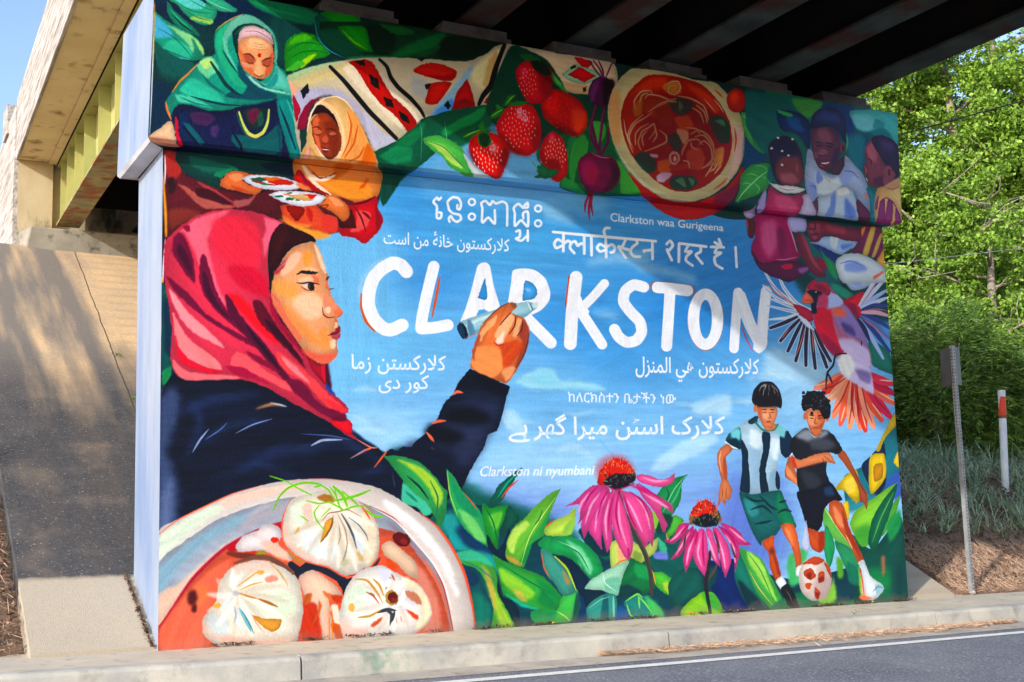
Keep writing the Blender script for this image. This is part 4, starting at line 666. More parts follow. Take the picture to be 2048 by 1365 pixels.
def mural_bowl(m):
    F, p, e, s = m.frame, m.p, m.e, m.s
    F(310, 840, 4.267)
    p('F0E4DE', '20,985 200,852 420,742 660,632 900,562 1150,516 1450,506 1664,528 1874,571 2058,663 2229,781 2399,899 2531,1083 2636,1306 2701,1569 2734,1798 2740,2100 20,2200', tex=.03)
    p('DFEAD8', '35,990 250,850 520,720 700,670 560,790 330,940 120,1120 30,1200', b=30); p('F6D4C4', '560,690 800,620 1100,560 1300,570 1100,620 800,690 600,760', b=24); p('F6F2F4', '1950,680 2150,800 2330,960 2500,1200 2600,1500 2560,1500 2420,1200 2220,960 2000,780', b=24)
    s('F07A5E', 12, '25,985 200,852 420,742 660,632 900,562', .5, .3); s('F0624A', 22, '2250,790 2400,905 2535,1090 2640,1310 2705,1570 2736,1800', .3, .5, b=4); s('D89A90', 10, '1150,516 1450,506 1664,528', .2, .2)
    p('AEB8C8', '20,1262 250,1042 480,882 700,782 950,707 1220,652 1600,660 1830,732 2030,832 2189,1004 2347,1188 2452,1398 2504,1595 2544,1792 2550,2100 20,2100'); p('8FB2C6', '30,1280 250,1080 480,930 700,830 900,800 700,900 480,1020 260,1200 40,1480', b=30); p('B4B0BC', '900,740 1200,680 1120,800 900,880 700,980 760,860', b=20); p('E6C4B0', '30,1500 200,1400 420,1200 600,1060 760,980 520,1160 300,1400 40,1800', b=24)
    p('DC7A64', '2100,960 2300,1180 2440,1420 2500,1640 2530,1850 2460,1850 2380,1500 2200,1160', b=20); p('9C8C9C', '1980,860 2180,1010 2330,1220 2240,1160 2060,980', b=16); s('C83A30', 12, '1830,735 2030,832 2189,1004 2347,1188 2452,1398 2504,1595 2544,1800', .2, .5); s('F8F4F4', 16, '1850,750 2050,860 2210,1030 2370,1220 2475,1420 2530,1620', .2, .3)
    p('EA6E54', '20,1790 150,1602 300,1382 450,1222 600,1092 750,1002 900,932 1080,872 1500,880 1913,925 2058,965 2189,1083 2320,1267 2399,1398 2465,1569 2517,1792 2520,2100 20,2100')
    p('F27A62', '60,1760 300,1450 520,1250 640,1200 560,1400 440,1680 380,2000 60,2000', b=24); p('D88A7A', '2200,1200 2330,1350 2420,1560 2440,1850 2300,1850 2260,1500', b=26); p('F08A5A', '250,1500 420,1400 460,1500 340,1620', b=20, a=.7)
    s('B8284A', 26, '30,1780 150,1602 300,1382 450,1222 600,1092 750,1002 900,932 1080,872', .3, .4, b=4); p('C03038', '620,1090 760,1000 900,935 1080,880 1060,1000 800,1040 660,1140', b=10)
    e('5A1E22', 320, 1520, 46, 70, 10, b=26); e('5A1E22', 335, 1610, 24, 40, 10, b=14)
    # minced filling and dark gaps
    p('ECDFE0', '690,1082 750,992 880,942 920,895 1000,890 1060,922 1087,982 1050,1062 1150,1152 1165,1202 1080,1172 960,1132 850,1122 720,1132'); p('F0C4B0', '900,1040 1040,1060 1160,1200 1080,1190 960,1120', b=14); e('E23C2A', 1022, 1026, 36, 22); p('D84A3A', '720,1130 850,1120 940,1120 850,1160 740,1160', b=6); p('A89A24', '850,1150 910,1112 960,1160 940,1185', b=4)
    s('7A3A30', 50, '620,1140 740,1160 860,1160', .5, .5, b=10); s('7C5044', 48, '680,1225 820,1180 960,1178 1100,1250 1220,1350', .4, .6, b=8)
    p('B8804A', '1130,1090 1250,1180 1290,1230 1200,1210 1150,1160', b=6); s('20283A', 78, '1160,1235 1240,1290 1320,1245 1420,1262 1540,1330 1640,1400', .7, .8); p('20283A', '1190,1300 1260,1290 1290,1300 1250,1360 1210,1345'); p('20283A', '1560,1380 1740,1340 1700,1370 1620,1520 1590,1440'); s('3A2A3A', 30, '1740,1340 1850,1280 1920,1180', .5, .3, b=6)
    p('F4CDB6', '1225,1345 1330,1282 1420,1322 1500,1382 1592,1482 1560,1545 1480,1482 1500,1652 1570,1950 1430,1950 1380,1762 1300,1602 1270,1482'); p('D04A38', '1260,1560 1380,1580 1420,1960 1200,1960 1230,1700', b=16); p('C86A40', '1270,1500 1340,1480 1320,1560 1280,1580', b=4); p('C86A40', '1400,1520 1415,1620 1330,1780 1390,1640', b=4); p('D87A4C', '1430,1460 1540,1510 1600,1560 1560,1560 1470,1520', b=4); p('C84A34', '1500,1500 1600,1500 1590,1560 1540,1560', b=6); p('F8DCCC', '1500,1590 1560,1590 1590,1750 1540,1760', b=8); p('CC6038', '1500,1740 1620,1760 1720,1880 1560,1880', b=8)
    for x in (1485, 1510): s('F0842C', 8, '%d,1620 %d,1760 %d,1900' % (x, x + 2, x + 4), .5, .5)
    F(700, 860, 3.25)
    p('F0CCB0', '205,752 260,722 340,782 420,852 442,965 390,952 350,922 300,862 230,822'); p('E8603C', '230,830 290,870 300,930 250,900', b=6); e('6C1C20', 335, 712, 60, 42, 25); e('8A3030', 350, 725, 26, 20, 25, b=6)
    def pleats(c, w, *ts):
        for t in ts: s(c, w, t, .3, .2)
    F(310, 840, 4.267)
    D1 = '1090,902 1110,802 1150,702 1230,652 1400,606 1560,592 1740,702 1850,792 1900,902 1915,1062 1890,1182 1800,1282 1700,1332 1600,1322 1480,1252 1300,1202 1180,1132 1100,1032'
    s('F0705C', 22, '1165,690 1105,810 1088,910 1102,1035 1185,1138 1300,1208 1480,1258 1600,1328 1700,1338'); p('F2E8D8', D1); p('F4C8B8', '1095,900 1112,1020 1190,1120 1310,1195 1480,1240 1560,1290 1400,1200 1240,1120 1150,1020 1120,900', b=24); p('E4F0DC', '1150,760 1260,700 1380,780 1330,900 1200,900', b=30); p('E2ECEE', '1240,940 1400,960 1560,1100 1480,1200 1300,1120', b=30); p('F6E0C4', '1760,800 1850,850 1890,1000 1870,1160 1800,1240 1800,1000', b=24); p('DCE6EC', '1620,830 1720,900 1780,1040 1760,1160 1680,1000', b=20); p('F0B4AC', '1250,740 1330,720 1350,860 1290,900', b=16, a=.6)
    for i_, (x_, y_) in enumerate(((1150, 980), (1210, 1080), (1290, 1160), (1390, 1190), (1480, 1230), (1560, 1270), (1640, 1300), (1720, 1290), (1790, 1230), (1850, 1140), (1880, 1020), (1860, 900))):
        s(('D9CCBC', 'FBF6EC')[i_ % 2], 46, '1560,800 %d,%d %d,%d' % ((1560 + x_) / 2 + (14 if i_ % 2 else -14), (800 + y_) / 2, x_, y_), .2, .4, b=16, a=.75)
    p('E8A850', '1510,830 1525,870 1480,980 1410,1055! 1430,960 1450,880'); s('6A5440', 12, '1520,820 1500,920 1420,1040', .3, .2); pleats('B0946C', 10, '1555,800 1620,930 1640,1060 1610,1180', '1570,900 1580,1000 1560,1070'); pleats('5A6064', 20, '1590,800 1650,900 1690,990 1720,1100'); pleats('4A7084', 10, '1650,830 1740,900 1800,980 1820,1040'); pleats('9A9A8A', 14, '1640,1080 1620,1160 1590,1230'); p('D8B878', '1720,1130 1770,1160 1780,1210 1740,1200', b=5); p('C8C0A0', '1600,1190 1650,1200 1640,1240 1590,1240', b=8); s('8A3A34', 7, '1430,860 1480,800 1560,785 1650,770 1760,830', .3, .2); p('B07A3A', '1380,660 1440,635 1520,650 1530,700 1440,700', b=6); s('E86848', 18, '1760,740 1800,790 1835,850', .3, .3); s('D86858', 8, '1740,690 1850,790 1895,890', .3, .3); p('E0A858', '1190,970 1235,905 1225,950', b=3); s('C83A40', 14, '1650,1330 1720,1320 1790,1265', .3, .3)
    for t, w in (('980,480 1060,505 1140,530', 12), ('1130,530 1230,590 1340,645', 12), ('1008,770 1060,660 1140,580 1260,540 1380,545 1480,600 1530,690', 17), ('1360,575 1420,560', 14), ('1520,570 1600,640 1640,740', 26), ('1535,600 1560,700 1600,770 1700,740 1840,735', 14), ('1540,690 1640,670 1740,640 1835,600', 22), ('1480,700 1560,740 1610,770', 13), ('1290,690 1400,715 1500,700', 12), ('1400,730 1360,790 1380,860 1460,960', 12), ('1500,750 1420,830', 9), ('1240,820 1310,865', 10), ('1800,770 1860,815 1950,830', 18), ('1600,610 1680,680 1740,740', 14), ('1490,570 1540,640 1570,720', 10)): s('74CC1E', w, t, .6, .5)
    F(310, 1020, 4.267)
    p('F1E9DA', '415,920 520,782 540,652 620,522 720,462 880,427 1000,452 1150,532 1222,602 1257,752 1262,902 1230,1042 1200,1140 1000,1200 700,1220 520,1150 410,1052'); p('F4C4B0', '420,950 440,1060 600,1130 900,1160 1160,1120 1240,980 1180,1080 980,1110 700,1090 520,1040', b=26); p('F2CDBE', '640,510 760,460 960,450 1060,560 940,600 800,520', b=26, a=.7); p('DCEAD4', '720,780 900,760 1100,700 1200,760 1180,900 980,900 800,860', b=26); p('CCD8DC', '440,920 560,900 640,960 600,1080 480,1060', b=26, a=.8); p('E8F0E8', '640,600 760,560 820,620 740,700 640,720', b=20); p('EC9C8A', '930,570 1020,560 1050,600 960,620', b=12)
    for i_ in range(13):
        a_ = i_ * .483; x_, y_ = 790 + 350 * np.cos(a_), 790 + 300 * np.sin(a_)
        s(('DACDBE', 'FCF7EE')[i_ % 2], 50, '700,715 %f,%f %f,%f' % ((700 + x_) / 2 + 18 * np.sin(a_), (715 + y_) / 2 - 18 * np.cos(a_), x_, y_), .2, .4, b=18, a=.7)
    pleats('E2B058', 13, '690,660 780,600 860,540 925,525', '720,690 820,640 925,615', '970,450 1050,520 1100,590 1135,650'); pleats('D89A4A', 17, '710,710 800,740 880,760'); pleats('B8763E', 24, '880,760 960,790 1050,830'); e('E2B058', 900, 535, 34, 18); e('E4B45C', 530, 820, 34, 22, -10); p('DFA24C', '830,900 950,930 1078,935 1060,1010 1000,1040 920,1000'); pleats('7CB8C8', 34, '720,840 770,930 820,1040'); pleats('3A8A9C', 12, '740,860 800,960 845,1060'); pleats('D8E2EC', 40, '690,820 700,930 760,1040'); pleats('A8A8B8', 14, '680,820 690,900 680,960'); e('C8C4C8', 690, 715, 30, 22, b=12); pleats('D8E4EC', 30, '660,720 600,800 560,860'); pleats('F0B49C', 12, '820,880 860,960 940,1060')
    F(700, 860, 3.25)
    p('F2ECE6', '-20,1010 60,922 200,880 300,932 430,992 500,1082 530,1192 500,1262 400,1335 200,1385 -20,1385 -60,1280 -70,1200 -40,1080'); p('F4E4C4', '330,960 430,1000 500,1090 525,1190 480,1270 420,1300 470,1180 420,1080', b=16); p('DDEAD8', '-40,1080 60,1000 130,1050 100,1150 -20,1180', b=20); p('F4CCBE', '-60,1230 20,1290 120,1300 60,1360 -40,1350', b=16); p('DCDDF2', '190,900 270,920 290,980 200,990', b=14); p('E4DCEC', '300,1080 400,1060 440,1130 340,1180', b=14)
    for i_ in range(13):
        a_ = i_ * .483; x_, y_ = 250 + 225 * np.cos(a_), 1130 + 200 * np.sin(a_)
        s(('DCD2CC', 'FCFAF6')[i_ % 2], 36, '278,1090 %f,%f %f,%f' % ((278 + x_) / 2 + 14 * np.sin(a_), (1090 + y_) / 2 - 14 * np.cos(a_), x_, y_), .2, .4, b=13, a=.7)
    pleats('CFA050', 16, '30,970 110,980 170,1050 210,1120', '150,970 190,1010 220,1080'); pleats('8A7048', 12, '265,960 230,1040', '160,1080 130,1060'); pleats('C06A5A', 12, '105,1055 150,1080 190,1130', '270,940 290,980'); p('C88468', '350,1050 430,1060 470,1140 400,1110', b=3); p('C8603C', '140,1260 210,1215 190,1260 140,1285', b=3); p('D8583C', '360,1165 440,1205 440,1235 410,1220', b=3); pleats('3C4450', 24, '170,1190 240,1170 300,1175'); pleats('3C4450', 20, '290,1180 270,1250', '240,1180 270,1200 260,1270'); pleats('C8A050', 16, '50,1220 130,1210 200,1170'); p('C8A04C', '230,1070 270,1040 310,1070 310,1130 270,1140 235,1120'); e('6A2020', 278, 1090, 32, 38, -10); e('8A3430', 284, 1108, 20, 18, -10, b=4); e('F0BE6C', 10, 1155, 22, 28); pleats('F8F8FA', 30, '300,1150 340,1100 350,1040', '240,1020 260,970'); pleats('F4B4A8', 10, '300,1220 305,1260', '330,1210 335,1250')

def mural_leaves(m):
    F, p, e, s = m.frame, m.p, m.e, m.s
    F(0, 0, 1)
    p('0E4A5A', '880,1010 925,1010 1000,1015 1040,1060 1150,1090 1330,1110 1480,1130 1600,1160 1830,1120 1840,1400 940,1400 945,1200 900,1090'); e('123C6A', 1180, 1200, 50, 60, b=30); e('0E5A5A', 980, 1200, 40, 60, b=20)
    F(700, 860, 3.25)
    p('2C9CA0', '590,560 700,620 820,740 940,830 980,960 900,860 760,790 680,780', b=14); p('0E3C64', '640,580 780,650 900,760 980,830 900,800 760,760', b=16); e('2E9A9A', 650, 600, 60, 70, b=30)
    p('3FAA62', '215,165! 330,172 450,210 540,290 600,370 632,402 622,550 580,645 550,560 520,540 440,500 340,470 345,340 290,260'); p('52C2A4', '345,350 430,420 500,480 530,540 480,560 440,510 340,470', b=8); p('A6CC4C', '300,190 430,230 540,310 605,420 570,510 510,380 400,260', b=10); s('0C3A40', 14, '370,300 450,370 512,455', .2, .3); s('1E7A50', 10, '520,330 570,440 560,560', .3, .3); s('1E8A6A', 16, '360,400 440,470', .2, .2, b=6)
    p('3FBA70', '625,250! 680,310 730,400 800,470 860,560 890,680 905,760 830,720 740,640 680,540 645,420'); p('28986A', '650,280 700,380 790,460 850,560 780,560 690,460', b=8); p('7CD07A', '700,520 790,560 870,680 880,740 800,690', b=10); s('F0563A', 7, '735,405 790,470 826,525', .3, .3); s('B8E06A', 7, '632,270 650,420 700,560', .3, .3)
    p('309C40', '860,475! 920,502 1030,490 1010,560 970,660 955,775 890,680 860,560'); p('6CC04A', '900,560 990,530 970,620 940,660', b=10); s('14663A', 8, '870,490 930,600 960,740', .3, .3)
    p('0E5A48', '1030,490 1070,530 1102,582 1020,652 980,722 1000,602'); p('0A2E46', '890,680 960,780 1012,700 1030,640 1050,700 1010,790 1030,860 960,835 900,770'); p('0F6E5E', '895,500 960,370 1040,300 1120,245 1060,340 1000,440 950,502'); s('2EA88A', 12, '960,440 1020,350 1090,280', .2, .2); s('E8583A', 12, '985,445 1030,380 1092,328', .3, .3)
    p('74C24A', '1370,380! 1310,520 1270,600 1262,680 1180,742 1130,892 1040,862 1010,820 1020,720 1060,640 1130,580 1200,500 1290,420'); p('BCDE6C', '1020,740 1060,650 1140,590 1165,620 1090,710 1060,810', b=10); p('3A9E4E', '1150,740 1250,600 1300,520 1262,680 1180,742 1140,850', b=10); p('2E9048', '1100,860 1150,760 1180,745 1132,890', b=6); p('D89A48', '1010,820 1060,830 1130,880 1060,865', b=8, a=.8); s('D8EC8C', 6, '1335,440 1250,560 1165,700 1110,880', .3, .3); s('1C6A44', 8, '1200,620 1230,580 1250,520', .3, .3)
    p('BEDC62', '1265,642 1330,590 1420,550 1467,500! 1462,600 1432,682 1330,692 1270,682'); s('E2543A', 8, '1268,636 1300,605 1330,588', .3, .3); p('94C458', '1400,620 1460,570 1440,680 1380,688', b=8)
    p('0E3450', '1330,820 1450,850 1560,1000 1570,1110 1480,1052 1410,900'); p('2EA85E', '1220,742 1280,690 1400,702 1530,732 1600,800 1600,1000 1500,902 1420,822 1300,802'); s('A4E0B0', 10, '1290,720 1420,740 1540,860', .2, .2); s('7AD49A', 10, '1310,790 1430,800 1560,960', .2, .2); p('1A8A4A', '1300,770 1420,790 1500,870 1400,820', b=8)
    p('56B64C', '700,802 780,782 880,822 940,902 960,982 980,1082 1060,1202 1082,1295 900,1320 930,1160 900,1022 820,902 720,872'); p('48BC9A', '690,800 780,785 880,822 930,890 820,850 720,850', b=10); p('A8CC4C', '880,960 940,1040 1000,1160 1060,1280 980,1290 930,1120', b=18); p('D8A85A', '860,880 920,960 940,1100 940,1200 900,1040', b=12, a=.7); s('1E7C8A', 8, '730,850 840,900 940,980', .2, .3)
    p('0E5A62', '720,872 830,952 880,1052 930,1162 900,1320 815,1320 790,1130'); p('103C5C', '730,880 830,950 830,1000 780,1020', b=10); p('1A7A6A', '800,1060 900,1120 920,1200 880,1300 820,1300', b=20)
    p('41AC4A', '925,810! 1000,852 1120,902 1250,952 1350,1052 1375,1102 1330,1172 1200,1172 1100,1132 1000,1072 975,982'); p('94CE4A', '970,900 1080,960 1200,1060 1160,1100 1060,1050 990,990', b=14); p('1E8A4C', '1200,960 1300,1020 1360,1090 1320,1160 1220,1120 1240,1040', b=16); s('1E7844', 9, '960,860 1120,960 1330,1080', .3, .3); p('D8B45A', '1060,1040 1120,1060 1150,1120 1090,1100', b=10, a=.7); p('2EB8A0', '1000,1060 1110,1120 1240,1170 1120,1150', b=8)
    p('0A3446', '960,960 990,1080 1060,1112 1100,1182 1097,1300 1062,1252 1010,1152 960,1060'); p('4EC05C', '1340,1172 1380,1082 1475,1040 1475,1132 1442,1242 1340,1255 1200,1250 1180,1182'); p('2E9A5C', '1180,1185 1300,1170 1340,1180 1320,1250 1200,1250', b=12); s('D8E070', 6, '1345,1180 1400,1215 1430,1245', .3, .3); p('1E5C50', '1475,1060 1500,1140 1460,1260 1440,1245', b=5)
    p('4A9E8E', '1240,772 1330,822 1400,902 1450,1002 1475,1052 1390,1082 1330,1002 1270,932'); s('B4CC40', 14, '1330,822 1410,905 1470,1045', .4, .3); s('E06848', 8, '1245,800 1262,900 1300,960', .4, .3); p('C8925A', '1380,900 1440,1000 1400,1000', b=10, a=.7)
    F(1100, 880, 3.792)
    p('10605C', '300,560 500,700 620,700 800,700 1000,640 1120,800 1130,980 900,1080 760,960 600,900 400,900 260,740', b=10); p('0C3A48', '220,680 400,640 460,860 360,880 270,790', b=8); p('7A86D8', '780,860 880,840 890,910 800,900', b=8)
    p('30A862', '0,742 150,732 270,790 360,880 402,1002 330,1062 280,1022 200,902 100,862 0,852'); p('7CD0A0', '120,760 240,830 320,960 300,1030 220,900', b=14); s('B8E8C4', 6, '60,770 200,830 300,960', .2, .2); s('1C8A52', 10, '100,800 220,860 300,1000', .2, .2)
    p('C4DA70', '455,800 500,762 560,802 602,902 470,985'); p('F0B48A', '510,800 560,830 590,900 520,920', b=10); p('BECE70', '620,762 700,822 760,782 820,742 805,842 740,902 660,952 608,892'); p('8CA850', '640,840 700,870 680,940 630,890', b=8); s('E2543A', 7, '470,980 530,925 595,905', .4, .3)
    p('1E7A4C', '600,902 680,932 760,962 802,1102 740,1162 600,1182 520,1205 520,1112'); p('2EA05C', '640,940 740,960 760,1060 660,1040', b=14); p('0C4448', '520,1120 600,1100 700,1160 600,1185 520,1205', b=10)
    p('ACDFC6', '265,1132 310,1062 400,1002 500,952 600,915 560,1012 530,1112 510,1182 420,1152'); p('7ABEA4', '420,1060 520,1040 530,1110 500,1170 420,1140', b=12); s('DDF2E6', 6, '400,1010 420,1090 500,1150', .3, .3)
    p('5EC24C', '780,1012 840,1002 920,1052 972,1092 920,1182 850,1152 800,1102'); p('B4D44A', '860,1080 940,1090 920,1170 870,1140', b=8); s('E89A4A', 8, '770,980 790,1040 800,1100', .3, .3)
    p('0C3448', '255,1142 420,1152 350,1212 285,1300'); p('3E9C92', '280,1272 380,1182 500,1182 492,1400 300,1400'); p('1C6A70', '400,1200 440,1190 440,1390 380,1390', b=6); s('8CCCC0', 16, '480,1190 485,1380', .5, .5); s('8CC8B4', 8, '290,1280 380,1215 450,1190', .3, .3)
    p('2E8C88', '560,1235 660,1170 780,1222 862,1312 880,1400 640,1400'); p('54BC6A', '720,1180 820,1250 870,1340 780,1340', b=16); p('2464A0', '520,1260 600,1300 640,1400 500,1400', b=14)
    for t in ('570,1230 660,1170 700,1200', '660,1180 720,1240 770,1310', '580,1240 610,1330 670,1360', '670,1190 680,1280'): s('86D862', 13, t, .3, .3)
    p('14605A', '900,1082 1000,982 1130,982 1162,1152 1050,1222 960,1275 908,1222'); p('143070', '1130,982 1300,902 1420,922 1500,1102 1620,1400 1310,1400 1240,1162'); p('0E4A50', '1160,1000 1260,960 1260,1060 1200,1140', b=14); p('92D03E', '990,1302 1060,1222 1160,1152 1250,1172 1312,1312 1250,1400 1030,1400'); p('4EB048', '1150,1160 1250,1180 1300,1290 1200,1260', b=12); s('F0A84A', 12, '1000,1300 1070,1310 1120,1330', .3, .3)
    p('1F8272', '1430,832 1500,1002 1600,1182 1660,1320 1500,1260 1410,1082 1400,952'); p('0C3A4A', '1420,1060 1540,1160 1640,1290 1500,1260', b=14); p('52B45A', '1430,822 1520,852 1600,902 1660,1012 1720,1122 1810,1320 1720,1330 1640,1252 1560,1152 1500,1002'); p('A2D664', '1495,845 1600,922 1660,1062 1725,1235 1640,1132 1560,1012 1510,932', b=8); s('2E8C48', 7, '1500,860 1600,1000 1720,1280', .3, .3); s('E8C078', 6, '1510,990 1580,1120 1690,1260', .3, .3)
    p('2C965A', '810,422 860,352 940,292 1045,260! 1000,332 992,450 930,562 870,602 820,522'); s('8CDCA8', 7, '1030,270 940,380 850,560', .3, .3); s('5CBE84', 12, '1000,320 960,420 900,520', .2, .2); s('175C44', 10, '880,360 900,420 860,500', .2, .2); p('5EBE4C', '940,572 1015,612 960,692 890,745 895,640'); s('E8A05A', 7, '880,700 890,760 900,740', .4, .4); p('134A3C', '830,560 930,580 900,680 820,720 780,640', b=8)
    p('4AB08A', '820,740 880,800 885,855 830,840', b=4)
    petal = lambda c, *ts: [p(c, t) for t in ts]
    p('8AC44A', '760,540 830,580 800,680 760,640', b=5); p('123A30', '640,560 720,600 720,800 690,780 640,700', b=8)
    s('46423E', 36, '520,380 570,560 640,702 720,862 760,1012 770,1175', .5, .7); s('6A6058', 8, '600,600 660,720 740,880 770,1010', .2, .2)
    s('1E1A2C', 30, '480,370 470,500 480,640', .6, .3)
    petal('E2589E', '430,342 330,345 260,392 200,452 108,510! 222,492 222,602 203,652! 282,562 360,432', '420,352 330,442 270,562 233,642 257,755! 292,682 380,522 450,392', '440,372 380,482 310,602 287,682 340,762 392,835! 392,702 402,562 460,422', '470,382 420,502 388,622 400,722 432,862! 472,762 472,602 500,402')
    petal('E8609F', '500,382 468,522 470,652 500,762 560,882 602,915! 632,792 602,642 550,472', '530,382 570,502 610,622 680,742 722,830! 750,770 775,820! 792,700 770,542 680,432', '650,332 760,392 850,442 922,492 932,562! 850,502 850,562 892,642! 860,702 800,562 700,432', '660,266 740,266 820,300 900,292 950,245! 932,322 850,357 760,347 670,312')
    for t in ('300,400 240,480 215,560', '380,400 310,500 265,640', '430,420 360,560 340,700', '450,450 420,600 430,760', '520,470 530,640 590,820', '580,450 640,560 700,700', '640,420 720,520 760,680', '700,400 820,470 900,520', '700,285 800,315 900,305'): s('F4A6CE', 17, t, .2, .2, b=6); 
    for t in ('360,360 300,420 250,520', '440,380 390,480 350,620', '480,420 450,560 440,700', '560,420 600,560 660,680', '600,390 700,470 760,600', '520,400 500,560 540,760', '670,330 780,410 860,460', '590,820 600,890'): s('B41E6E', 12, t, .3, .1, b=5)
    for t in ('440,350 500,380 640,330', '600,340 700,380 760,420'): s('D02C7C', 20, t, .3, .3, b=8)
    e('C03040', 490, 235, 150, 125, b=30, a=.5); p('D6342A', '358,332 372,250 420,182 500,138 580,170 640,240 652,292 600,330 480,330 400,340'); p('26142C', '405,322 480,262 560,257 640,262 642,312 580,352 500,375 440,352', b=5)
    R = np.random.default_rng(3)
    for i in range(150):
        a = R.uniform(-2.9, -.25); r = R.uniform(.55, 1.02); x = 505 + 138*r*np.cos(a); y = 300 + 155*r*np.sin(a); c = ('F26A4A', 'E8402E', 'FA9A7A', 'B82420')[i % 4]
        s(c, 5, '%f,%f %f,%f' % (x, y, x + 13*np.cos(a), y + 20*np.sin(a)), .8, .3)
    for i in range(60):
        x = R.uniform(410, 640); y = R.uniform(270, 345); s(('1A1024', '3A7A4A', '4A2034')[i % 3], 6, '%f,%f %f,%f' % (x, y, x + R.uniform(-14, 14), y - 20), .8, .3)
    for t in ('440,350 470,345', '410,310 440,318', '545,365 560,385', '480,375 485,400', '600,335 640,325'): s('5AB868', 7, t, .4, .2)
    s('2A2A30', 32, '1215,850 1192,1002 1180,1102 1215,1310', .7, .7); s('5A4A3A', 20, '1270,940 1240,1000 1200,1060', .5, .4)
    petal('DE4C92', '1060,632 980,642 930,742 865,765! 920,792 970,762 1040,682', '1080,652 1000,742 960,842 908,915! 990,872 1050,762 1090,692', '1100,672 1040,782 1008,902 1030,1008! 1090,862 1120,722', '1290,632 1370,652 1440,702 1480,762 1535,795! 1440,797 1380,722', '1270,652 1350,762 1390,882 1402,1010! 1432,882 1432,802 1370,702')
    petal('E45C9C', '1130,682 1085,802 1088,902 1130,982! 1172,1040! 1200,902 1192,762 1170,682', '1180,682 1210,782 1230,902 1292,968! 1270,822 1220,682', '1230,672 1280,802 1290,922 1330,1052! 1372,922 1350,802 1280,682')
    for t in ('1020,660 960,730 910,770', '1060,700 1000,800 950,880', '1090,740 1050,850 1035,950', '1140,740 1120,860 1150,960', '1200,740 1230,840 1260,920', '1270,740 1310,860 1330,980', '1330,720 1390,820 1405,940', '1360,670 1430,730 1490,780'): s('F6AECE', 15, t, .2, .2, b=5)
    for t in ('1050,650 990,710', '1100,690 1060,790', '1160,690 1160,850 1170,960', '1250,690 1290,830', '1300,660 1380,740 1420,840', '1120,700 1100,800'): s('B81C66', 14, t, .4, .1, b=5)
    for t in ('1240,700 1270,780 1280,860', '1370,780 1400,880 1415,900', '1030,720 1010,820'): s('4A3A38', 14, t, .2, .2)
    p('D83A30', '1055,602 1080,522 1130,472 1190,455 1250,502 1290,582 1292,622 1180,652 1088,632'); p('8A6A38', '1060,560 1080,600 1100,640 1060,630', b=8); p('8A6A38', '1250,520 1300,590 1290,630 1240,610', b=8); p('1E1A2A', '1085,612 1180,560 1270,600 1265,645 1180,665 1100,645', b=6)
    for i in range(120):
        a = R.uniform(-2.9, -.25); r = R.uniform(.5, 1.03); x = 1175 + 112*r*np.cos(a); y = 610 + 150*r*np.sin(a); c = ('F26A4A', 'E8402E', 'FA9A7A', '2A1A24')[i % 4]
        s(c, 5, '%f,%f %f,%f' % (x, y, x + 11*np.cos(a), y + 18*np.sin(a)), .8, .3)
    for i in range(60):
        x = R.uniform(1065, 1290); y = R.uniform(570, 655); s(('1A1024', '4A9A5A', '2A2034')[i % 3], 5, '%f,%f %f,%f' % (x, y, x + R.uniform(-14, 14), y - 20), .8, .3)

def mural_last_words(m):
    m.frame(0, 0, 1); m.text('EAF0FC', 'Clarkston ni nyumbani', 958, 953, 1186, 950, 21, 20, .22, .014)

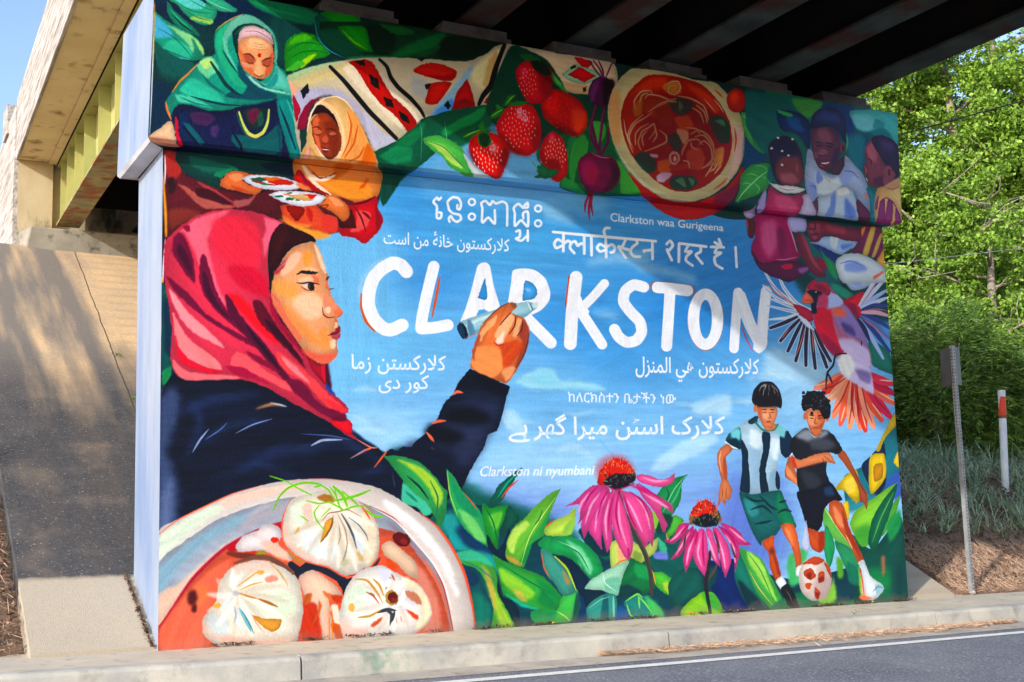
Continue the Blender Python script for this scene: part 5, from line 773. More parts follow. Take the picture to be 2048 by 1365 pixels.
def mural_players(m):
    F, p, e, s = m.frame, m.p, m.e, m.s
    F(1400, 740, 2.786)
    p('2C8494', '800,600 900,540 1000,440 1090,235 1130,560 1010,690 900,730 820,760'); p('1C3058', '960,470 1022,405 1038,560 1032,640 980,702 900,545'); p('3A8E9C', '880,640 940,690 1000,700 900,780 800,780', b=14); p('4A6AC0', '1040,620 1125,560 1130,700 1060,720', b=12)
    for t in ('980,450 1000,400 1060,280 1095,230 1090,310 1030,380 1002,452', '748,672 800,602 872,558 892,702 868,742 800,672', '945,490 1025,470 1032,602 950,692', '1078,515 1104,455 1112,545', '800,742 827,735 828,835 800,805'): p('EACB3A', t)
    p('C89022', '970,532 1015,522 1015,602 970,622'); p('F0D860', '800,640 850,600 870,660 830,690', b=10)
    p('147A56', '380,1380 420,1300 560,1240 700,1290 860,1280 1165,1160 1180,1290 500,1400', b=8); p('0E5A50', '850,920 960,1000 1110,820 1135,900 1172,1290 870,1310 890,1080'); e('1E8A50', 1000, 1180, 80, 80, b=40); e('0C4A4A', 1110, 1180, 40, 100, b=30); p('D8785A', '1010,1040 1030,1040 1030,1130 1015,1150', b=10, a=.8); p('5CA83A', '760,1050 790,1060 800,1150 770,1160', b=8)
    p('90D24C', '835,852 870,782 960,722 1040,662 1100,628! 1050,762 1000,862 960,962 900,985 850,902'); p('50A844', '860,900 940,860 960,950 900,980', b=14); p('6AC04A', '1000,902 1050,782 1112,700 1090,802 1020,925'); p('147252', '935,955 960,832 1010,742 1100,632 1060,792 1020,902 970,1015'); s('6AB84A', 7, '960,960 1010,820 1080,680', .2, .2); p('2E9A58', '1040,860 1110,780 1120,860 1060,960', b=12)
    p('78C862', '665,732 740,822 800,902 892,1062 880,1105 760,962 690,872'); s('B8E084', 10, '680,750 760,870 860,1010', .2, .2); p('2F9E62', '700,862 752,982 720,1110 690,1002'); p('3A9C6C', '750,952 862,1012 892,1102 860,1190 790,1062'); p('1F7A60', '820,1070 880,1110 900,1200 830,1180', b=8); p('54BC7A', '485,1060 540,1000 600,1010 560,1180 500,1200', b=12); p('8EC850', '880,1100 905,1180 920,1270 895,1260', b=5); p('8CC84A', '640,1240 730,1200 740,1150 760,1280 680,1310', b=10)
    # boy in the striped shirt
    p('B6D6EA', '170,342 210,312 300,262 340,322 400,347 430,302 490,342 530,442 480,492 440,482 432,562 442,640 442,675 300,692 230,675 235,562 240,442 180,432 138,402'); p('9CBCD8', '280,420 340,440 330,640 290,660', b=14); p('DCECF6', '280,330 340,360 330,440 280,420', b=12); p('DCECF6', '400,380 440,400 430,500 395,480', b=10); p('8EB0CC', '390,580 420,560 430,660 390,665', b=8)
    p('1E5A70', '155,365 220,322 232,432 200,442 145,402'); p('7CD0D8', '170,350 215,322 225,380 190,400', b=8); p('0F3448', '150,400 200,380 232,430 200,442', b=6); p('163048', '230,392 262,442 272,542 278,682 224,677 235,542'); p('163048', '345,352 390,355 385,452 365,562 382,682 340,687 330,562 350,442'); p('163450', '445,372 490,342 532,442 482,492 452,462'); p('80CCD4', '430,310 475,330 470,375 440,365', b=6); p('163048', '425,562 445,602 442,670 420,645'); p('17404E', '268,285 320,255 318,290 280,305')
    s('2F7E6C', 11, '308,292 350,335 410,335 432,305'); s('EAF2F8', 10, '140,400 170,425 210,442', .6, .5); s('E4F0F8', 8, '495,490 530,445', .6, .5)
    p('E89C74', '315,192 330,202 420,207 432,242 416,292 386,317 350,302 325,262'); p('C8704E', '312,195 342,212 347,272 362,302 330,265', b=6); p('DC8C64', '340,292 420,300 412,332 370,337'); p('B86848', '350,305 385,318 410,300 400,325 360,320', b=5); e('DA8660', 308, 215, 11, 24)
    s('4A2220', 6, '345,220 372,222', .5, .5); s('4A2220', 6, '390,222 415,222', .5, .5); s('3A1A1C', 4, '350,236 370,238', .5, .5); s('3A1A1C', 4, '392,238 412,238', .5, .5); s('B4644C', 7, '384,236 394,264 382,270', .5, .5); s('963E38', 6, '368,290 396,288', .5, .5); p('F2B490', '350,245 380,250 375,275 355,270', b=5)
    p('1E1A22', '288,165 300,112 340,70 400,68 440,110 457,172 450,215 420,202 350,208 300,192', vol=0)
    for x in range(318, 432, 9): p('1E1A22', '%d,196! %d,%d! %d,196!' % (x, x + 5, 214 + (x * 7) % 9, x + 10), vol=0)
    [s(c_, w_, t_, .3, .2) for c_, w_, t_ in (('A8A098', 7, '358,80 338,100 326,140'), ('B8AEA4', 7, '370,80 360,105 350,145'), ('8A8484', 6, '384,82 384,110 380,145'), ('A49C98', 7, '398,84 412,106 418,140'), ('78727A', 6, '412,92 430,118 436,150'), ('C8BEB2', 4, '364,78 352,98'))]
    for x in range(305, 450, 12): s('15121A', 5, '%d,95 %d,160 %d,208' % (370 + (x - 370) * .5, x, x + 3), .3, .2)
    p('206C6C', '218,682 300,692 442,672 470,722 530,852 532,882 470,862 420,922 350,952 335,980 290,902 250,802'); p('17805A', '440,682 480,762 530,862 450,852 420,762', b=8); p('3A8E90', '240,720 300,740 330,800 280,820', b=10)
    for t in ('250,700 300,730 360,730', '280,780 350,760 400,800', '300,860 360,850 400,840', '330,700 390,760 430,780', '430,800 470,780 510,790', '440,740 480,730'): s('0C3644', 14, t, .2, .3)
    p('D8825E', '150,412 110,442 94,482 105,562 120,612 150,622 147,562 142,492 182,442'); p('B05A40', '140,480 150,560 150,620 132,600 128,520', b=5); p('D4845C', '120,612 105,682 98,765! 120,732 140,755 146,722 166,724 180,672 166,642 150,612'); s('8A4A38', 4, '128,660 122,720', .5, .5); s('8A4A38', 4, '146,660 144,715', .5, .5); s('F0B08A', 8, '118,450 108,500 118,570', .3, .3)
    p('D8663E', '345,962 410,922 412,982 432,1062 452,1142 452,1175 420,1175 390,1102 380,1022'); p('E2744A', '450,872 520,862 550,962 567,1082 540,1115 515,1002'); p('F29A6A', '470,880 500,900 520,980 500,960', b=8); p('A0402C', '400,1000 425,1060 450,1150 430,1130', b=6); e('8A4030', 400, 1010, 16, 20, b=8)
    p('E8F0F8', '422,1178 457,1150 482,1192 472,1238 440,1212'); p('E8F0F8', '535,1105 567,1085 557,1150 535,1145'); p('1E2228', '450,1218 490,1195 532,1262 552,1322 530,1342 490,1312 465,1262'); s('5A6468', 6, '480,1230 500,1260 515,1300', .3, .3)
    # boy in the black shirt
    p('D07A52', '500,482 530,562 590,642 640,732 620,795! 600,742 590,682 510,622 472,592 480,522'); p('C86A44', '760,462 800,450 850,532 890,622 932,692 930,785! 910,742 890,735 880,652 830,562'); p('EC9A6E', '480,530 530,600 580,650 530,630 485,590', b=6); s('7A3A2A', 6, '850,540 890,630 920,690', .3, .3); s('7A3A2A', 4, '600,690 612,770', .5, .5)
    p('23242E', '512,382 590,322 640,372 690,332 742,362 792,442 762,472 720,462 702,562 722,642 652,672 560,682 540,622 535,502 500,442'); p('8E96A4', '530,370 590,325 640,375 690,335 720,350 670,390 600,400', b=12); p('4A4E5A', '620,390 700,380 760,420 700,450 620,440', b=14); p('343844', '560,560 640,580 680,640 600,660', b=14); s('C8CCD8', 5, '600,340 640,376 680,345', .3, .3)
    p('17192A', '540,682 640,662 720,622 792,722 770,732 720,742 690,782 680,862 650,902 600,882 560,762'); p('284468', '690,660 730,650 750,700 700,700', b=8)
    p('E28E64', '508,482 560,502 640,472 720,462 757,527! 705,515 690,512 620,532 540,552 512,535'); p('D8503A', '505,480 525,490 540,548 515,535', b=5); s('8A4634', 4, '690,480 740,520', .5, .5); s('8A4634', 4, '680,490 700,530', .5, .5); s('7A3A2C', 6, '540,552 620,532 690,514', .3, .3)
    p('DA8862', '590,222 640,216 690,242 697,282 676,332 646,364 610,332 595,282'); p('B4603E', '640,330 690,290 676,335 646,364', b=6); p('EFA67E', '600,250 640,250 635,310 605,300', b=8); e('C87850', 585, 258, 11, 22); e('C87850', 708, 268, 11, 22); p('D07A54', '612,330 680,325 665,365 640,372'); p('D8704A', '655,245 690,250 690,285 660,280', b=5)
    s('2A1414', 6, '606,252 636,256', .4, .4); s('2A1414', 6, '655,258 685,254', .4, .4); s('3A1A18', 4, '610,268 634,272', .5, .5); s('3A1A18', 4, '656,272 682,268', .5, .5); s('A85640', 6, '646,262 638,298 655,300', .5, .5); s('9A4A42', 6, '628,320 656,326', .5, .5)
    p('15131C', '563,192 580,142 630,116 690,140 727,202 722,264 690,274 662,226 610,216 580,232')
    R = np.random.default_rng(5)
    for i in range(26): e(('6A6670', 'B8B4BC', '15131C')[i % 3], R.uniform(580, 710), R.uniform(130, 215), R.uniform(3, 7), R.uniform(2, 4), R.uniform(0, 90), b=3, a=.7)
    for i in range(16): e('15131C', R.uniform(570, 725), R.uniform(115, 270) if i % 2 else 128, 9, 9)
    p('CC603C', '600,882 660,902 692,902 692,992 662,1018 620,992 600,932'); p('A8402C', '660,910 690,905 690,990 664,1015', b=6); p('CAD2F0', '570,932 590,840 605,922 612,992 590,1014 562,982'); p('E0724A', '720,742 760,727 802,762 832,882 880,982 912,1062 880,1075 830,972 760,872 720,802'); p('F29A72', '740,760 780,800 800,880 760,850', b=8); p('A0442E', '790,780 830,880 880,990 905,1060 860,1000 810,900', b=6); s('F0B090', 6, '812,920 850,1000', .3, .3)
    p('E8F0F8', '880,1075 912,1062 950,1152 1010,1192 1025,1222 982,1275 920,1280 910,1182 895,1112'); p('9CC4D4', '975,1200 1015,1200 1015,1225 985,1255', b=4); s('5A8A98', 5, '960,1240 990,1210 1020,1215', .3, .3); p('F2C0B0', '895,1120 910,1190 925,1275 905,1270', b=5); s('F06A50', 7, '888,1100 905,1180 915,1275', .4, .4); p('F0845C', '890,1255 960,1272 930,1285 895,1280', b=4)
    e('D9C9C2', 642, 1163, 92, 125); e('B8A0A0', 680, 1200, 50, 80, b=30, a=.7); e('F0E6E0', 610, 1130, 40, 60, b=24, a=.8)
    for t in ('578,1122 620,1105 645,1150 615,1172 585,1152', '568,1085 600,1060 640,1040 692,1062 652,1087 610,1080', '660,1132 690,1125 692,1175 660,1187', '588,1190 622,1190 612,1222 590,1217', '640,1212 670,1240 657,1280 638,1262', '690,1072 722,1102 732,1162 710,1122'): p('CE5A3C', t)
    for t in ('640,1240 665,1245 655,1278', '662,1160 690,1150 690,1172 662,1185', '590,1140 620,1130 615,1168'): p('8A3028', t, b=5)

def mural_boys(m, k):
    F, p, e, s = m.frame, m.p, m.e, m.s
    F(1440, 180, 3.592, k)
    p('136868', '180,10! 1300,160! 1310,960 1060,940 600,700 340,650 370,480 300,440 190,260', b=6); p('24407A', '640,100 760,90 940,110 980,200 960,330 1060,330 1000,600 900,400', b=30); p('1C7C8C', '920,330 1040,340 1030,520 1000,600 920,460', b=20)
    p('54BAB4', '940,150 1275,165 1290,410 1180,332 1100,302 1000,292 950,222'); p('7CC8CC', '950,180 1080,190 1110,260 1060,300 980,270', b=16); p('3A9A9A', '1120,210 1180,240 1170,300 1100,270', b=8); p('1C8088', '1080,300 1180,280 1240,350 1140,340', b=8)
    p('4C9C4A', '520,60 740,90 640,202 560,152', b=12); p('22386E', '410,150 560,160 645,240 640,425 540,352 430,272'); p('2E5A9A', '470,200 560,200 600,300 520,280', b=14); p('3EA862', '420,142 525,180 500,198 420,165'); p('1C6A5A', '470,300 560,330 610,400 600,480 540,400', b=10); s('4AC07A', 10, '905,300 915,380 905,440', .3, .3)
    p('3A2A50', '343,420 370,370 420,336 480,330 540,372 580,442 602,560 597,650 560,687 470,692 400,652 370,560'); p('7A3C48', '430,490 560,482 602,600 575,680 450,682 400,602', b=16); p('26224A', '360,400 440,350 520,370 560,460 440,470', b=20); e('8A4A52', 552, 565, 16, 42); p('9A5A68', '430,610 520,600 560,660 470,670', b=14)
    for x, y in ((415, 345), (520, 355), (492, 472), (446, 540), (370, 420), (446, 440)): e('C8DCF0', x, y, 10, 8)
    # middle boy
    p('ADBCE8', '630,430 662,442 702,532 762,592 832,612 882,562 902,472 962,532 1022,602 1062,702 1077,872 1002,802 962,732 882,692 782,762 702,772 662,802 622,742 608,602'); p('CAD6F4', '690,600 800,642 850,622 872,692 782,752 702,742', b=12); p('8CA0D8', '630,660 690,690 680,790 640,780', b=10); p('7F96D6', '700,580 740,640 700,680 690,640', b=8); p('9AACE0', '900,560 960,600 900,680 860,640', b=14); p('E08A78', '750,630 790,655 790,665', b=2); p('E07A60', '1030,740 1070,760 1068,785'); p('E89A80', '905,480 930,500 910,500'); s('3A3060', 7, '985,780 1030,830 1072,870', .3, .3); s('4A5AA0', 6, '890,580 950,590 1000,640', .3, .3); s('5C6CB4', 6, '640,690 680,690 690,720', .3, .3)
    p('5C3450', '800,560 882,482 892,542 852,612 790,592'); p('6E3C58', '655,280 760,262 840,302 867,402 852,482 822,562 772,587 712,562 672,482 655,382'); p('8E5468', '700,300 760,280 800,330 790,380 720,360', b=16); p('4C2A4E', '830,420 862,420 845,520 810,560 800,500', b=10); p('30305F', '648,255 670,172 740,131 820,130 890,190 907,282 902,382 852,302 762,262 660,282'); p('3C4A86', '680,190 760,150 860,190 860,240 740,220', b=24); e('7E4456', 882, 418, 24, 44); e('4A2844', 884, 420, 10, 24, b=5)
    s('2A1830', 9, '682,380 722,376', .4, .4); s('2A1830', 9, '760,380 812,392', .4, .4); s('1A1020', 8, '692,402 726,400', .5, .5); s('1A1020', 8, '768,404 806,412', .5, .5); e('96566A', 738, 448, 32, 24, b=8); s('3A1C34', 6, '712,465 740,475 765,466', .5, .5); p('7A2A3C', '712,525 745,520 792,515 760,550 735,560'); s('F4F4F6', 11, '728,527 760,528 784,521', .5, .5); s('B84A5A', 9, '716,540 745,556', .5, .5); e('8A4E62', 690, 470, 18, 24, b=8)
    p('B8C8F0', '700,780 800,742 882,692 952,722 992,802 1002,935 850,915 700,895'); p('7C96D4', '800,760 830,740 820,900 760,900 790,830', b=8); p('6C88CC', '900,780 960,840 980,920 900,910', b=12); p('DCE6F8', '840,720 900,700 930,740 850,760', b=8); s('5C78C0', 9, '960,740 985,800 990,860', .3, .3); p('6E4058', '660,812 702,792 702,895 665,892'); p('6A3052', '980,790 1077,882 1085,935 1000,925'); p('1C8090', '1048,700 1122,762 1135,945 1082,935 1077,805')
    # girl with her back turned
    p('BCACD4', '352,682 300,752 260,832 250,905 200,925 165,880 240,850'); p('B43E6C', '358,692 430,742 520,762 612,742 582,882 500,915 318,885 340,782'); p('C85A80', '400,760 520,780 560,860 420,860', b=20); p('C4BCE4', '590,762 640,752 672,832 695,900 578,888 600,800'); p('E0DCF0', '355,666 420,682 520,692 612,712 560,742 470,742 400,712'); s('A49CCC', 7, '420,700 480,720 540,715', .3, .3); p('A898CC', '280,800 330,720 320,860 270,890', b=8)
    p('A02862', '258,895 505,905 502,1002 542,1122 582,1192 520,1235 430,1222 350,1275 290,1232 230,1192 222,1130 250,1052'); p('C45A8C', '300,960 400,940 420,1080 380,1180 340,1200 300,1100', b=26); p('7A1C50', '410,1000 460,1000 480,1150 430,1200', b=16); s('D880A8', 10, '480,950 520,1050 555,1170', .3, .3); s('C86A98', 9, '400,1220 470,1220 560,1200', .3, .3); p('5C1E4A', '222,1150 300,1242 420,1228 560,1232 642,1292 500,1380 330,1320 260,1255'); p('B83048', '440,1260 510,1250 520,1280 460,1290', b=6); p('8A5A98', '560,1290 630,1270 630,1300 580,1320', b=8)
    p('5C2632', '188,925 252,955 240,1062 200,1052'); p('A4606A', '186,920 200,980 200,1040', b=4); p('ACACE0', '488,920 612,930 617,1012 560,1024 510,1012'); p('7C3048', '540,1030 600,1030 662,1182 795,1345 700,1345 640,1290 560,1130'); p('A04A58', '580,1040 610,1060 680,1220 740,1310 660,1240', b=8)
    p('205E64', '560,1025 720,1102 830,1202 872,1375 680,1375 760,1330 660,1180 600,1030', b=4); p('2A3A7C', '650,1100 740,1110 830,1180 830,1240 740,1180', b=8); p('8A2040', '690,1200 750,1230 770,1290 720,1290', b=8); p('2C8A5A', '720,1140 760,1200 830,1260 840,1365 780,1300', b=8)
    p('A2B8E8', '800,1055 985,1092 962,1132 862,1182 790,1152 700,1112 648,1102 720,1062'); p('6A8AD0', '870,1110 960,1110 880,1150', b=8); p('C4D2F4', '790,1060 850,1065 830,1140 800,1130', b=8)
    p('7C3046', '632,955 722,940 900,985 1012,1000 1012,1085 900,1082 762,1042 702,1095 650,1082 625,1010'); p('9A4456', '760,970 900,1000 880,1040 780,1010', b=12)
    for x, y in ((660, 975), (700, 975), (655, 1020), (700, 1010), (680, 1060)): e('98465A', x, y, 20, 16, 20, b=5)
    for t in ('640,1000 690,1000', '650,1045 710,1035', '680,960 690,1000'): s('2C1024', 6, t, .4, .4)
    p('7C2C5A', '1015,985 1170,1000 1185,1255 1100,1202 1010,1172 935,1172 1000,1082')
    for t in ('1082,990 1118,995 1062,1185 1022,1182', '1150,1035 1170,1040 1112,1202 1088,1197'): p('D6B460', t)
    p('DAA24C', '1128,1232 1165,1160 1185,1110 1187,1270'); p('D88838', '1015,1000 1045,985 1020,1060', b=4)
    p('C8D2F2', '838,1220 900,1180 1000,1178 1100,1222 1187,1290 1190,1385 1000,1385 880,1385 833,1280'); p('8CA2DC', '900,1250 980,1230 1060,1290 980,1310 900,1300', b=14); s('6C84CC', 10, '860,1250 940,1230 1040,1270', .3, .3); p('E87A64', '1100,1340 1170,1300 1180,1310 1110,1365', b=4)
    p('8C465C', '1043,430 1060,382 1100,360 1142,442 1182,542 1202,642 1160,702 1090,697 1055,662 1050,622 1034,602 1028,550 1050,522 1038,470'); p('B86878', '1050,420 1090,380 1130,450 1120,520 1070,490', b=14); p('5A2E4C', '1100,640 1180,620 1190,680 1110,690', b=10); p('3A2850', '1088,345 1160,325 1240,360 1290,430 1290,605 1250,642 1200,562 1140,462 1102,402'); p('4A3A6A', '1140,350 1220,370 1260,440 1180,440', b=20); p('8A4A5A', '1180,540 1260,600 1240,650 1180,690 1170,620', b=5); e('9C5464', 1210, 588, 26, 46); e('5A2E48', 1214, 592, 11, 26, b=5)
    s('2A1428', 8, '1062,490 1085,510 1085,535', .4, .4); s('F0E4E4', 6, '1048,632 1060,655', .5, .5); s('5A2038', 6, '1050,620 1062,640', .5, .5); s('C87A80', 6, '1035,550 1050,575 1045,600', .4, .4)
    p('DAAC74', '1118,742 1140,702 1180,692 1292,632 1305,800 1318,965 1130,945 1108,850'); p('C89A78', '1180,692 1290,640 1290,700 1220,720', b=8); p('EAC084', '1200,740 1290,720 1300,860 1260,800', b=14); s('8A6440', 6, '1190,700 1240,715 1290,690', .3, .3)
    for t in ('1150,802 1182,785 1182,955 1128,945', '1205,790 1242,812 1232,962 1185,955', '1262,850 1292,902 1306,972 1260,965', '1118,800 1140,760 1130,850 1112,860'): p('923E7C', t)
    s('5A3470', 8, '1150,800 1195,775 1245,810 1295,905', .4, .3)

def mural_bird(m, k):
    F, p, e, s = m.frame, m.p, m.e, m.s
    F(1460, 500, 3.592, k)
    p('1D5A6C', '560,170 640,150 770,200 810,310 700,265', b=6); p('BCCCF0', '768,90 860,28 960,38 1060,88 1115,150 1000,262 880,292 800,192'); p('8CA4DC', '800,120 880,110 950,190 930,260 840,230', b=16); p('E0E8F8', '820,70 940,50 1040,110 960,110', b=14); s('7088CC', 9, '810,180 870,150 940,170', .3, .3); p('2F947C', '720,232 800,262 885,320 832,357 750,302'); p('1F7C6C', '1000,642 1140,732 1175,890 1060,855 1010,802')
    for t in ('590,480 480,405 330,285 243,148', '590,440 480,385 385,270 333,138', '590,500 480,425 330,345 238,255', '570,470 500,430 400,392 285,352', '560,470 480,450 400,432 268,402'): s('CCD8F2', 26, t, .8, .4); s('8C9ED0', 6, t, .5, .3)
    for t in ('480,420 380,330 250,200', '480,400 360,330 245,250'): s('D86A58', 6, t, .3, .3)
    for t in ('500,470 400,520 290,562', '510,490 430,570 362,655', '525,500 470,610 415,728', '540,510 510,650 472,798', '560,515 545,670 545,832', '580,530 595,700 612,852', '595,560 645,700 695,845', '605,570 660,690 722,800'): s('C8D4F0', 38, t, .6, .9); s('2C2C4C', 27, t, .6, .8)
    for t in ('540,560 500,690 470,770', '590,600 600,740', '430,560 370,640'): s('D8806A', 7, t, .3, .3)
    s('CCD8F2', 22, '480,462 400,490 272,502', .7, .4); p('B4324C', '450,390 560,422 612,490 560,522 500,462'); p('C8D0EC', '470,450 560,512 605,580 540,545', b=6)
    p('B46E90', '545,292 570,240 620,210 690,230 742,292 822,372 882,472 952,582 1002,722 1012,842 960,872 850,832 740,762 660,662 610,542 590,452 600,382 560,332'); p('8E7EBC', '740,422 840,402 902,502 962,602 992,722 930,642 860,622 780,542', b=14); p('CABADE', '760,652 880,642 992,722 1012,842 900,852 800,762', b=14); p('D22A42', '620,420 720,422 745,560 795,702 822,742 740,752 660,652 608,542', b=8); p('E8705A', '720,420 800,410 840,470 760,480', b=16); p('A02050', '660,600 760,680 810,740 730,740', b=12); p('ACBCE4', '690,300 772,330 822,382 762,412 690,422', b=8); p('5A4A8A', '800,520 880,560 900,620 820,580', b=12)
    p('BC364E', '553,272 600,213 680,218 722,292 702,332 640,302 580,290'); p('8A2A48', '600,250 680,260 700,310 640,290', b=10); p('1E1E3A', '543,305 580,290 650,300 664,332 622,382 622,455 585,452 580,390 545,330'); e('D8DCF0', 617, 303, 6, 6); p('EA745E', '519,346 545,304 580,332 602,372 570,392 520,382'); s('B03A40', 6, '530,365 570,362 598,375', .3, .3); p('C04A70', '640,330 700,330 700,420 630,400', b=10)
    p('D42C40', '810,372 900,322 965,305 962,402 962,472 932,515 870,442'); p('902048', '840,380 900,400 930,500 880,450', b=10)
    for t, c in (('930,400 1000,290 1092,148', 'C0CCEE'), ('935,400 1020,310 1112,212', 'C0CCEE'), ('940,410 1030,350 1122,292', 'A8B8E6'), ('945,420 1040,380 1125,345', 'C0CCEE'), ('950,430 1040,400 1132,405', '3A4A8C'), ('950,450 1050,450 1140,475', 'D4A8BE'), ('950,470 1050,500 1142,562', '3A4A8C'), ('945,480 1040,540 1147,642', '6A7CBC'), ('940,490 1030,580 1147,732', '3A4A8C'), ('930,500 1010,620 1100,782', 'A4B4E0'), ('920,500 960,560 1000,650', '2A2A5A')): s(c, 32, t, .6, .5)
    for t in ('940,400 1010,300 1085,170', '950,440 1050,425 1130,440', '945,490 1040,560 1140,660'): s('D87A70', 7, t, .3, .3)
    # tail
    T = [(612, 995, 'EA886C'), (660, 1035, 'D8503E'), (700, 1090, 'F0A080'), (742, 1200, 'EE9070'), (792, 1255, 'E06A52'), (862, 1278, 'F0A080'), (905, 1200, 'B82440'), (935, 1285, 'EE9478'), (972, 1300, 'D04A44'), (1030, 1275, 'EE9A80'), (1090, 1225, 'E2604E'), (1160, 1212, 'C8385A'), (1172, 1105, 'E07060'), (1175, 1035, 'B83050'), (1172, 965, 'D0405A')]
    for x, y, c in T: s(c, 66, '%d,%d %d,%d %d,%d' % (900 + (x - 880) * .12, 870, 890 + (x - 890) * .6, 880 + (y - 880) * .6, x, y), .5, .45)
    for x, y, c in T[1::2]: s('A02038', 8, '%d,%d %d,%d %d,%d' % (900 + (x - 880) * .2, 900, 892 + (x - 890) * .6, 880 + (y - 880) * .6, x - 8, y - 30), .4, .3)
    for x, y, c in T[::2]: s('F8C0A4', 9, '%d,%d %d,%d' % (890 + (x - 890) * .65, 880 + (y - 880) * .65, x + 4, y - 20), .3, .4)
    p('D0C2E2', '780,802 900,800 1002,852 1032,1035 960,1002 900,962 830,922 790,872', b=6); p('F0ECF8', '770,780 840,740 900,830 850,920 800,880', b=12); p('8A7AB0', '900,860 1000,880 1010,960 940,940', b=12)
    for t in ('835,745 760,755 740,830 700,882 690,962 690,1012', '700,885 718,920 735,962', '695,900 690,950'): s('1E1E32', 14, t, .7, .3)
    s('1A1A30', 8, '942,655 946,690', .5, .3)

def paint_mural(m):
    mural_sky(m); mural_cap_left(m); mural_cloth(m, 1.55); mural_fruit(m, 1.7); mural_girl(m); mural_words(m); mural_portrait(m); mural_leaves(m); mural_last_words(m)
    mural_bird(m, 1.2); mural_boys(m, 1.3); mural_players(m); mural_bowl(m)
# ---------------------------------------------------------------- materials of the place
conc = lambda name, a, b, **k: mat(name, a, b, **{**dict(scale=1.6, rough=.9, bump=.5, bscale=90, c3=(a[0]*.42, a[1]*.39, a[2]*.37), s3=7., a3=(.56, .76)), **k})
M_kerb = conc('kerb_concrete', (.55, .51, .44), (.36, .35, .33), scale=2.6, c3=(.22, .205, .185), s3=4., a3=(.54, .78), detail=9.)
M_pave = conc('pavement_concrete', (.62, .53, .41), (.50, .44, .36), scale=2.0)
M_gut = conc('gutter_concrete', (.50, .44, .37), (.36, .33, .30), scale=2.5)
M_old = conc('weathered_concrete', (.58, .53, .46), (.36, .32, .28), scale=2.5)
M_seat = conc('bearing_concrete', (.40, .36, .29), (.22, .20, .16), scale=1.6, c3=(.10, .09, .07), s3=5., a3=(.55, .7))
M_soffit = conc('overhang_concrete', (.84, .68, .44), (.76, .58, .34), scale=1.2, c3=(.32, .20, .08), s3=3.2, a3=(.56, .72), detail=9.)
M_ped = conc('pedestal_concrete', (.13, .128, .14), (.06, .058, .065), scale=3.)
M_steel = mat('green_girder_paint', (.46, .44, .16), (.34, .36, .14), scale=2., rough=.6, bump=.15, bscale=30, c3=(.30, .13, .04), s3=3.4, a3=(.60, .70))
M_flange = mat('rusting_flange_paint', (.40, .37, .17), (.22, .24, .13), scale=2.5, rough=.7, bump=.4, bscale=40, c3=(.30, .10, .03), s3=2.6, a3=(.48, .60))
M_dark = mat('shaded_steel', (.010, .010, .0095), (.006, .006, .006), scale=2., rough=.9, bump=.3, bscale=40, c3=(.018, .007, .005), s3=1.6, a3=(.52, .66))  # steel colour dropped near black to hold the shade under the deck
M_darkf = mat('shaded_flange_paint', (.050, .068, .056), (.016, .021, .019), scale=1.6, rough=.9, bump=.3, bscale=30, c3=(.045, .016, .009), s3=1.3, a3=(.50, .62))  # green flange paint and rust, darkened in colour for the underside shade
M_deck = conc('shaded_deck_concrete', (.009, .009, .009), (.006, .006, .006))  # concrete blackened to stand for the shade beneath the deck
M_par = mat('parapet_concrete', (.60, .56, .53), (.24, .20, .18), scale=2.2, rough=.9, bump=.8, bscale=12, stretch=(9, .6, 9), c3=(.13, .10, .09), s3=3.0, a3=(.60, .72))
M_asph = mat('asphalt', (.125, .138, .178), (.20, .212, .25), scale=.9, rough=.8, bump=1., bscale=110, c3=(.42, .42, .44), s3=44., a3=(.53, .66))
M_line = mat('road_paint', (.86, .85, .82), (.70, .69, .66), scale=14., rough=.7, bump=.5, bscale=200)
M_mulch = mat('bark_mulch', (.26, .16, .11), (.14, .09, .06), scale=7., rough=1., bump=1., bscale=60, c3=(.40, .26, .17), s3=40., a3=(.5, .62))
M_blue = mat('white_blue_end_paint', (.33, .37, .45), (.19, .26, .42), scale=1.5, rough=.55, bump=.5, bscale=50, stretch=(1.3, 1.3, .4), contrast=(.36, .64), c3=(.36, .35, .33), s3=9., a3=(.66, .74))
M_white = mat('white_wall_paint', (.70, .70, .74), (.50, .50, .54), scale=3., rough=.7, bump=.4, bscale=60)

# slope paving: pale concrete, almost black in a band near its foot, with runoff streaks and one cracked joint
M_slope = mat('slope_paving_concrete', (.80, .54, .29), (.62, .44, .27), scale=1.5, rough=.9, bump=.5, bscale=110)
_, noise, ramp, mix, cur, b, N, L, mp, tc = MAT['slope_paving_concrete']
def math_(op, a, c=None, N=None, L=None):
    x = N.new('ShaderNodeMath'); x.operation = op
    for i, v in enumerate((a, c)):
        if v is None: continue
        if hasattr(v, 'links'): L.new(v, x.inputs[i])
        else: x.inputs[i].default_value = v
    return x.outputs[0]
sep = N.new('ShaderNodeSeparateXYZ'); L.new(tc.outputs['Object'], sep.inputs[0])
F_ = lambda op, a, c=None: math_(op, a, c, N, L)
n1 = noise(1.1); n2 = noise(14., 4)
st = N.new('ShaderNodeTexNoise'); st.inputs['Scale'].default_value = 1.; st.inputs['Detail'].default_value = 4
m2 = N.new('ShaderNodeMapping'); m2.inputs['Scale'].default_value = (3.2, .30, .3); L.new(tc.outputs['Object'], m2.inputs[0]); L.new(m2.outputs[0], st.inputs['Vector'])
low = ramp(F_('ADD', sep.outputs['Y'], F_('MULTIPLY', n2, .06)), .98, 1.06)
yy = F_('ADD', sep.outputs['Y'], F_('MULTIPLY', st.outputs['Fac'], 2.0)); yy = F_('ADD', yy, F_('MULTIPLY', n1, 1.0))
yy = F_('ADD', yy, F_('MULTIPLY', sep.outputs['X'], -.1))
high = ramp(yy, 7.6, 5.6)
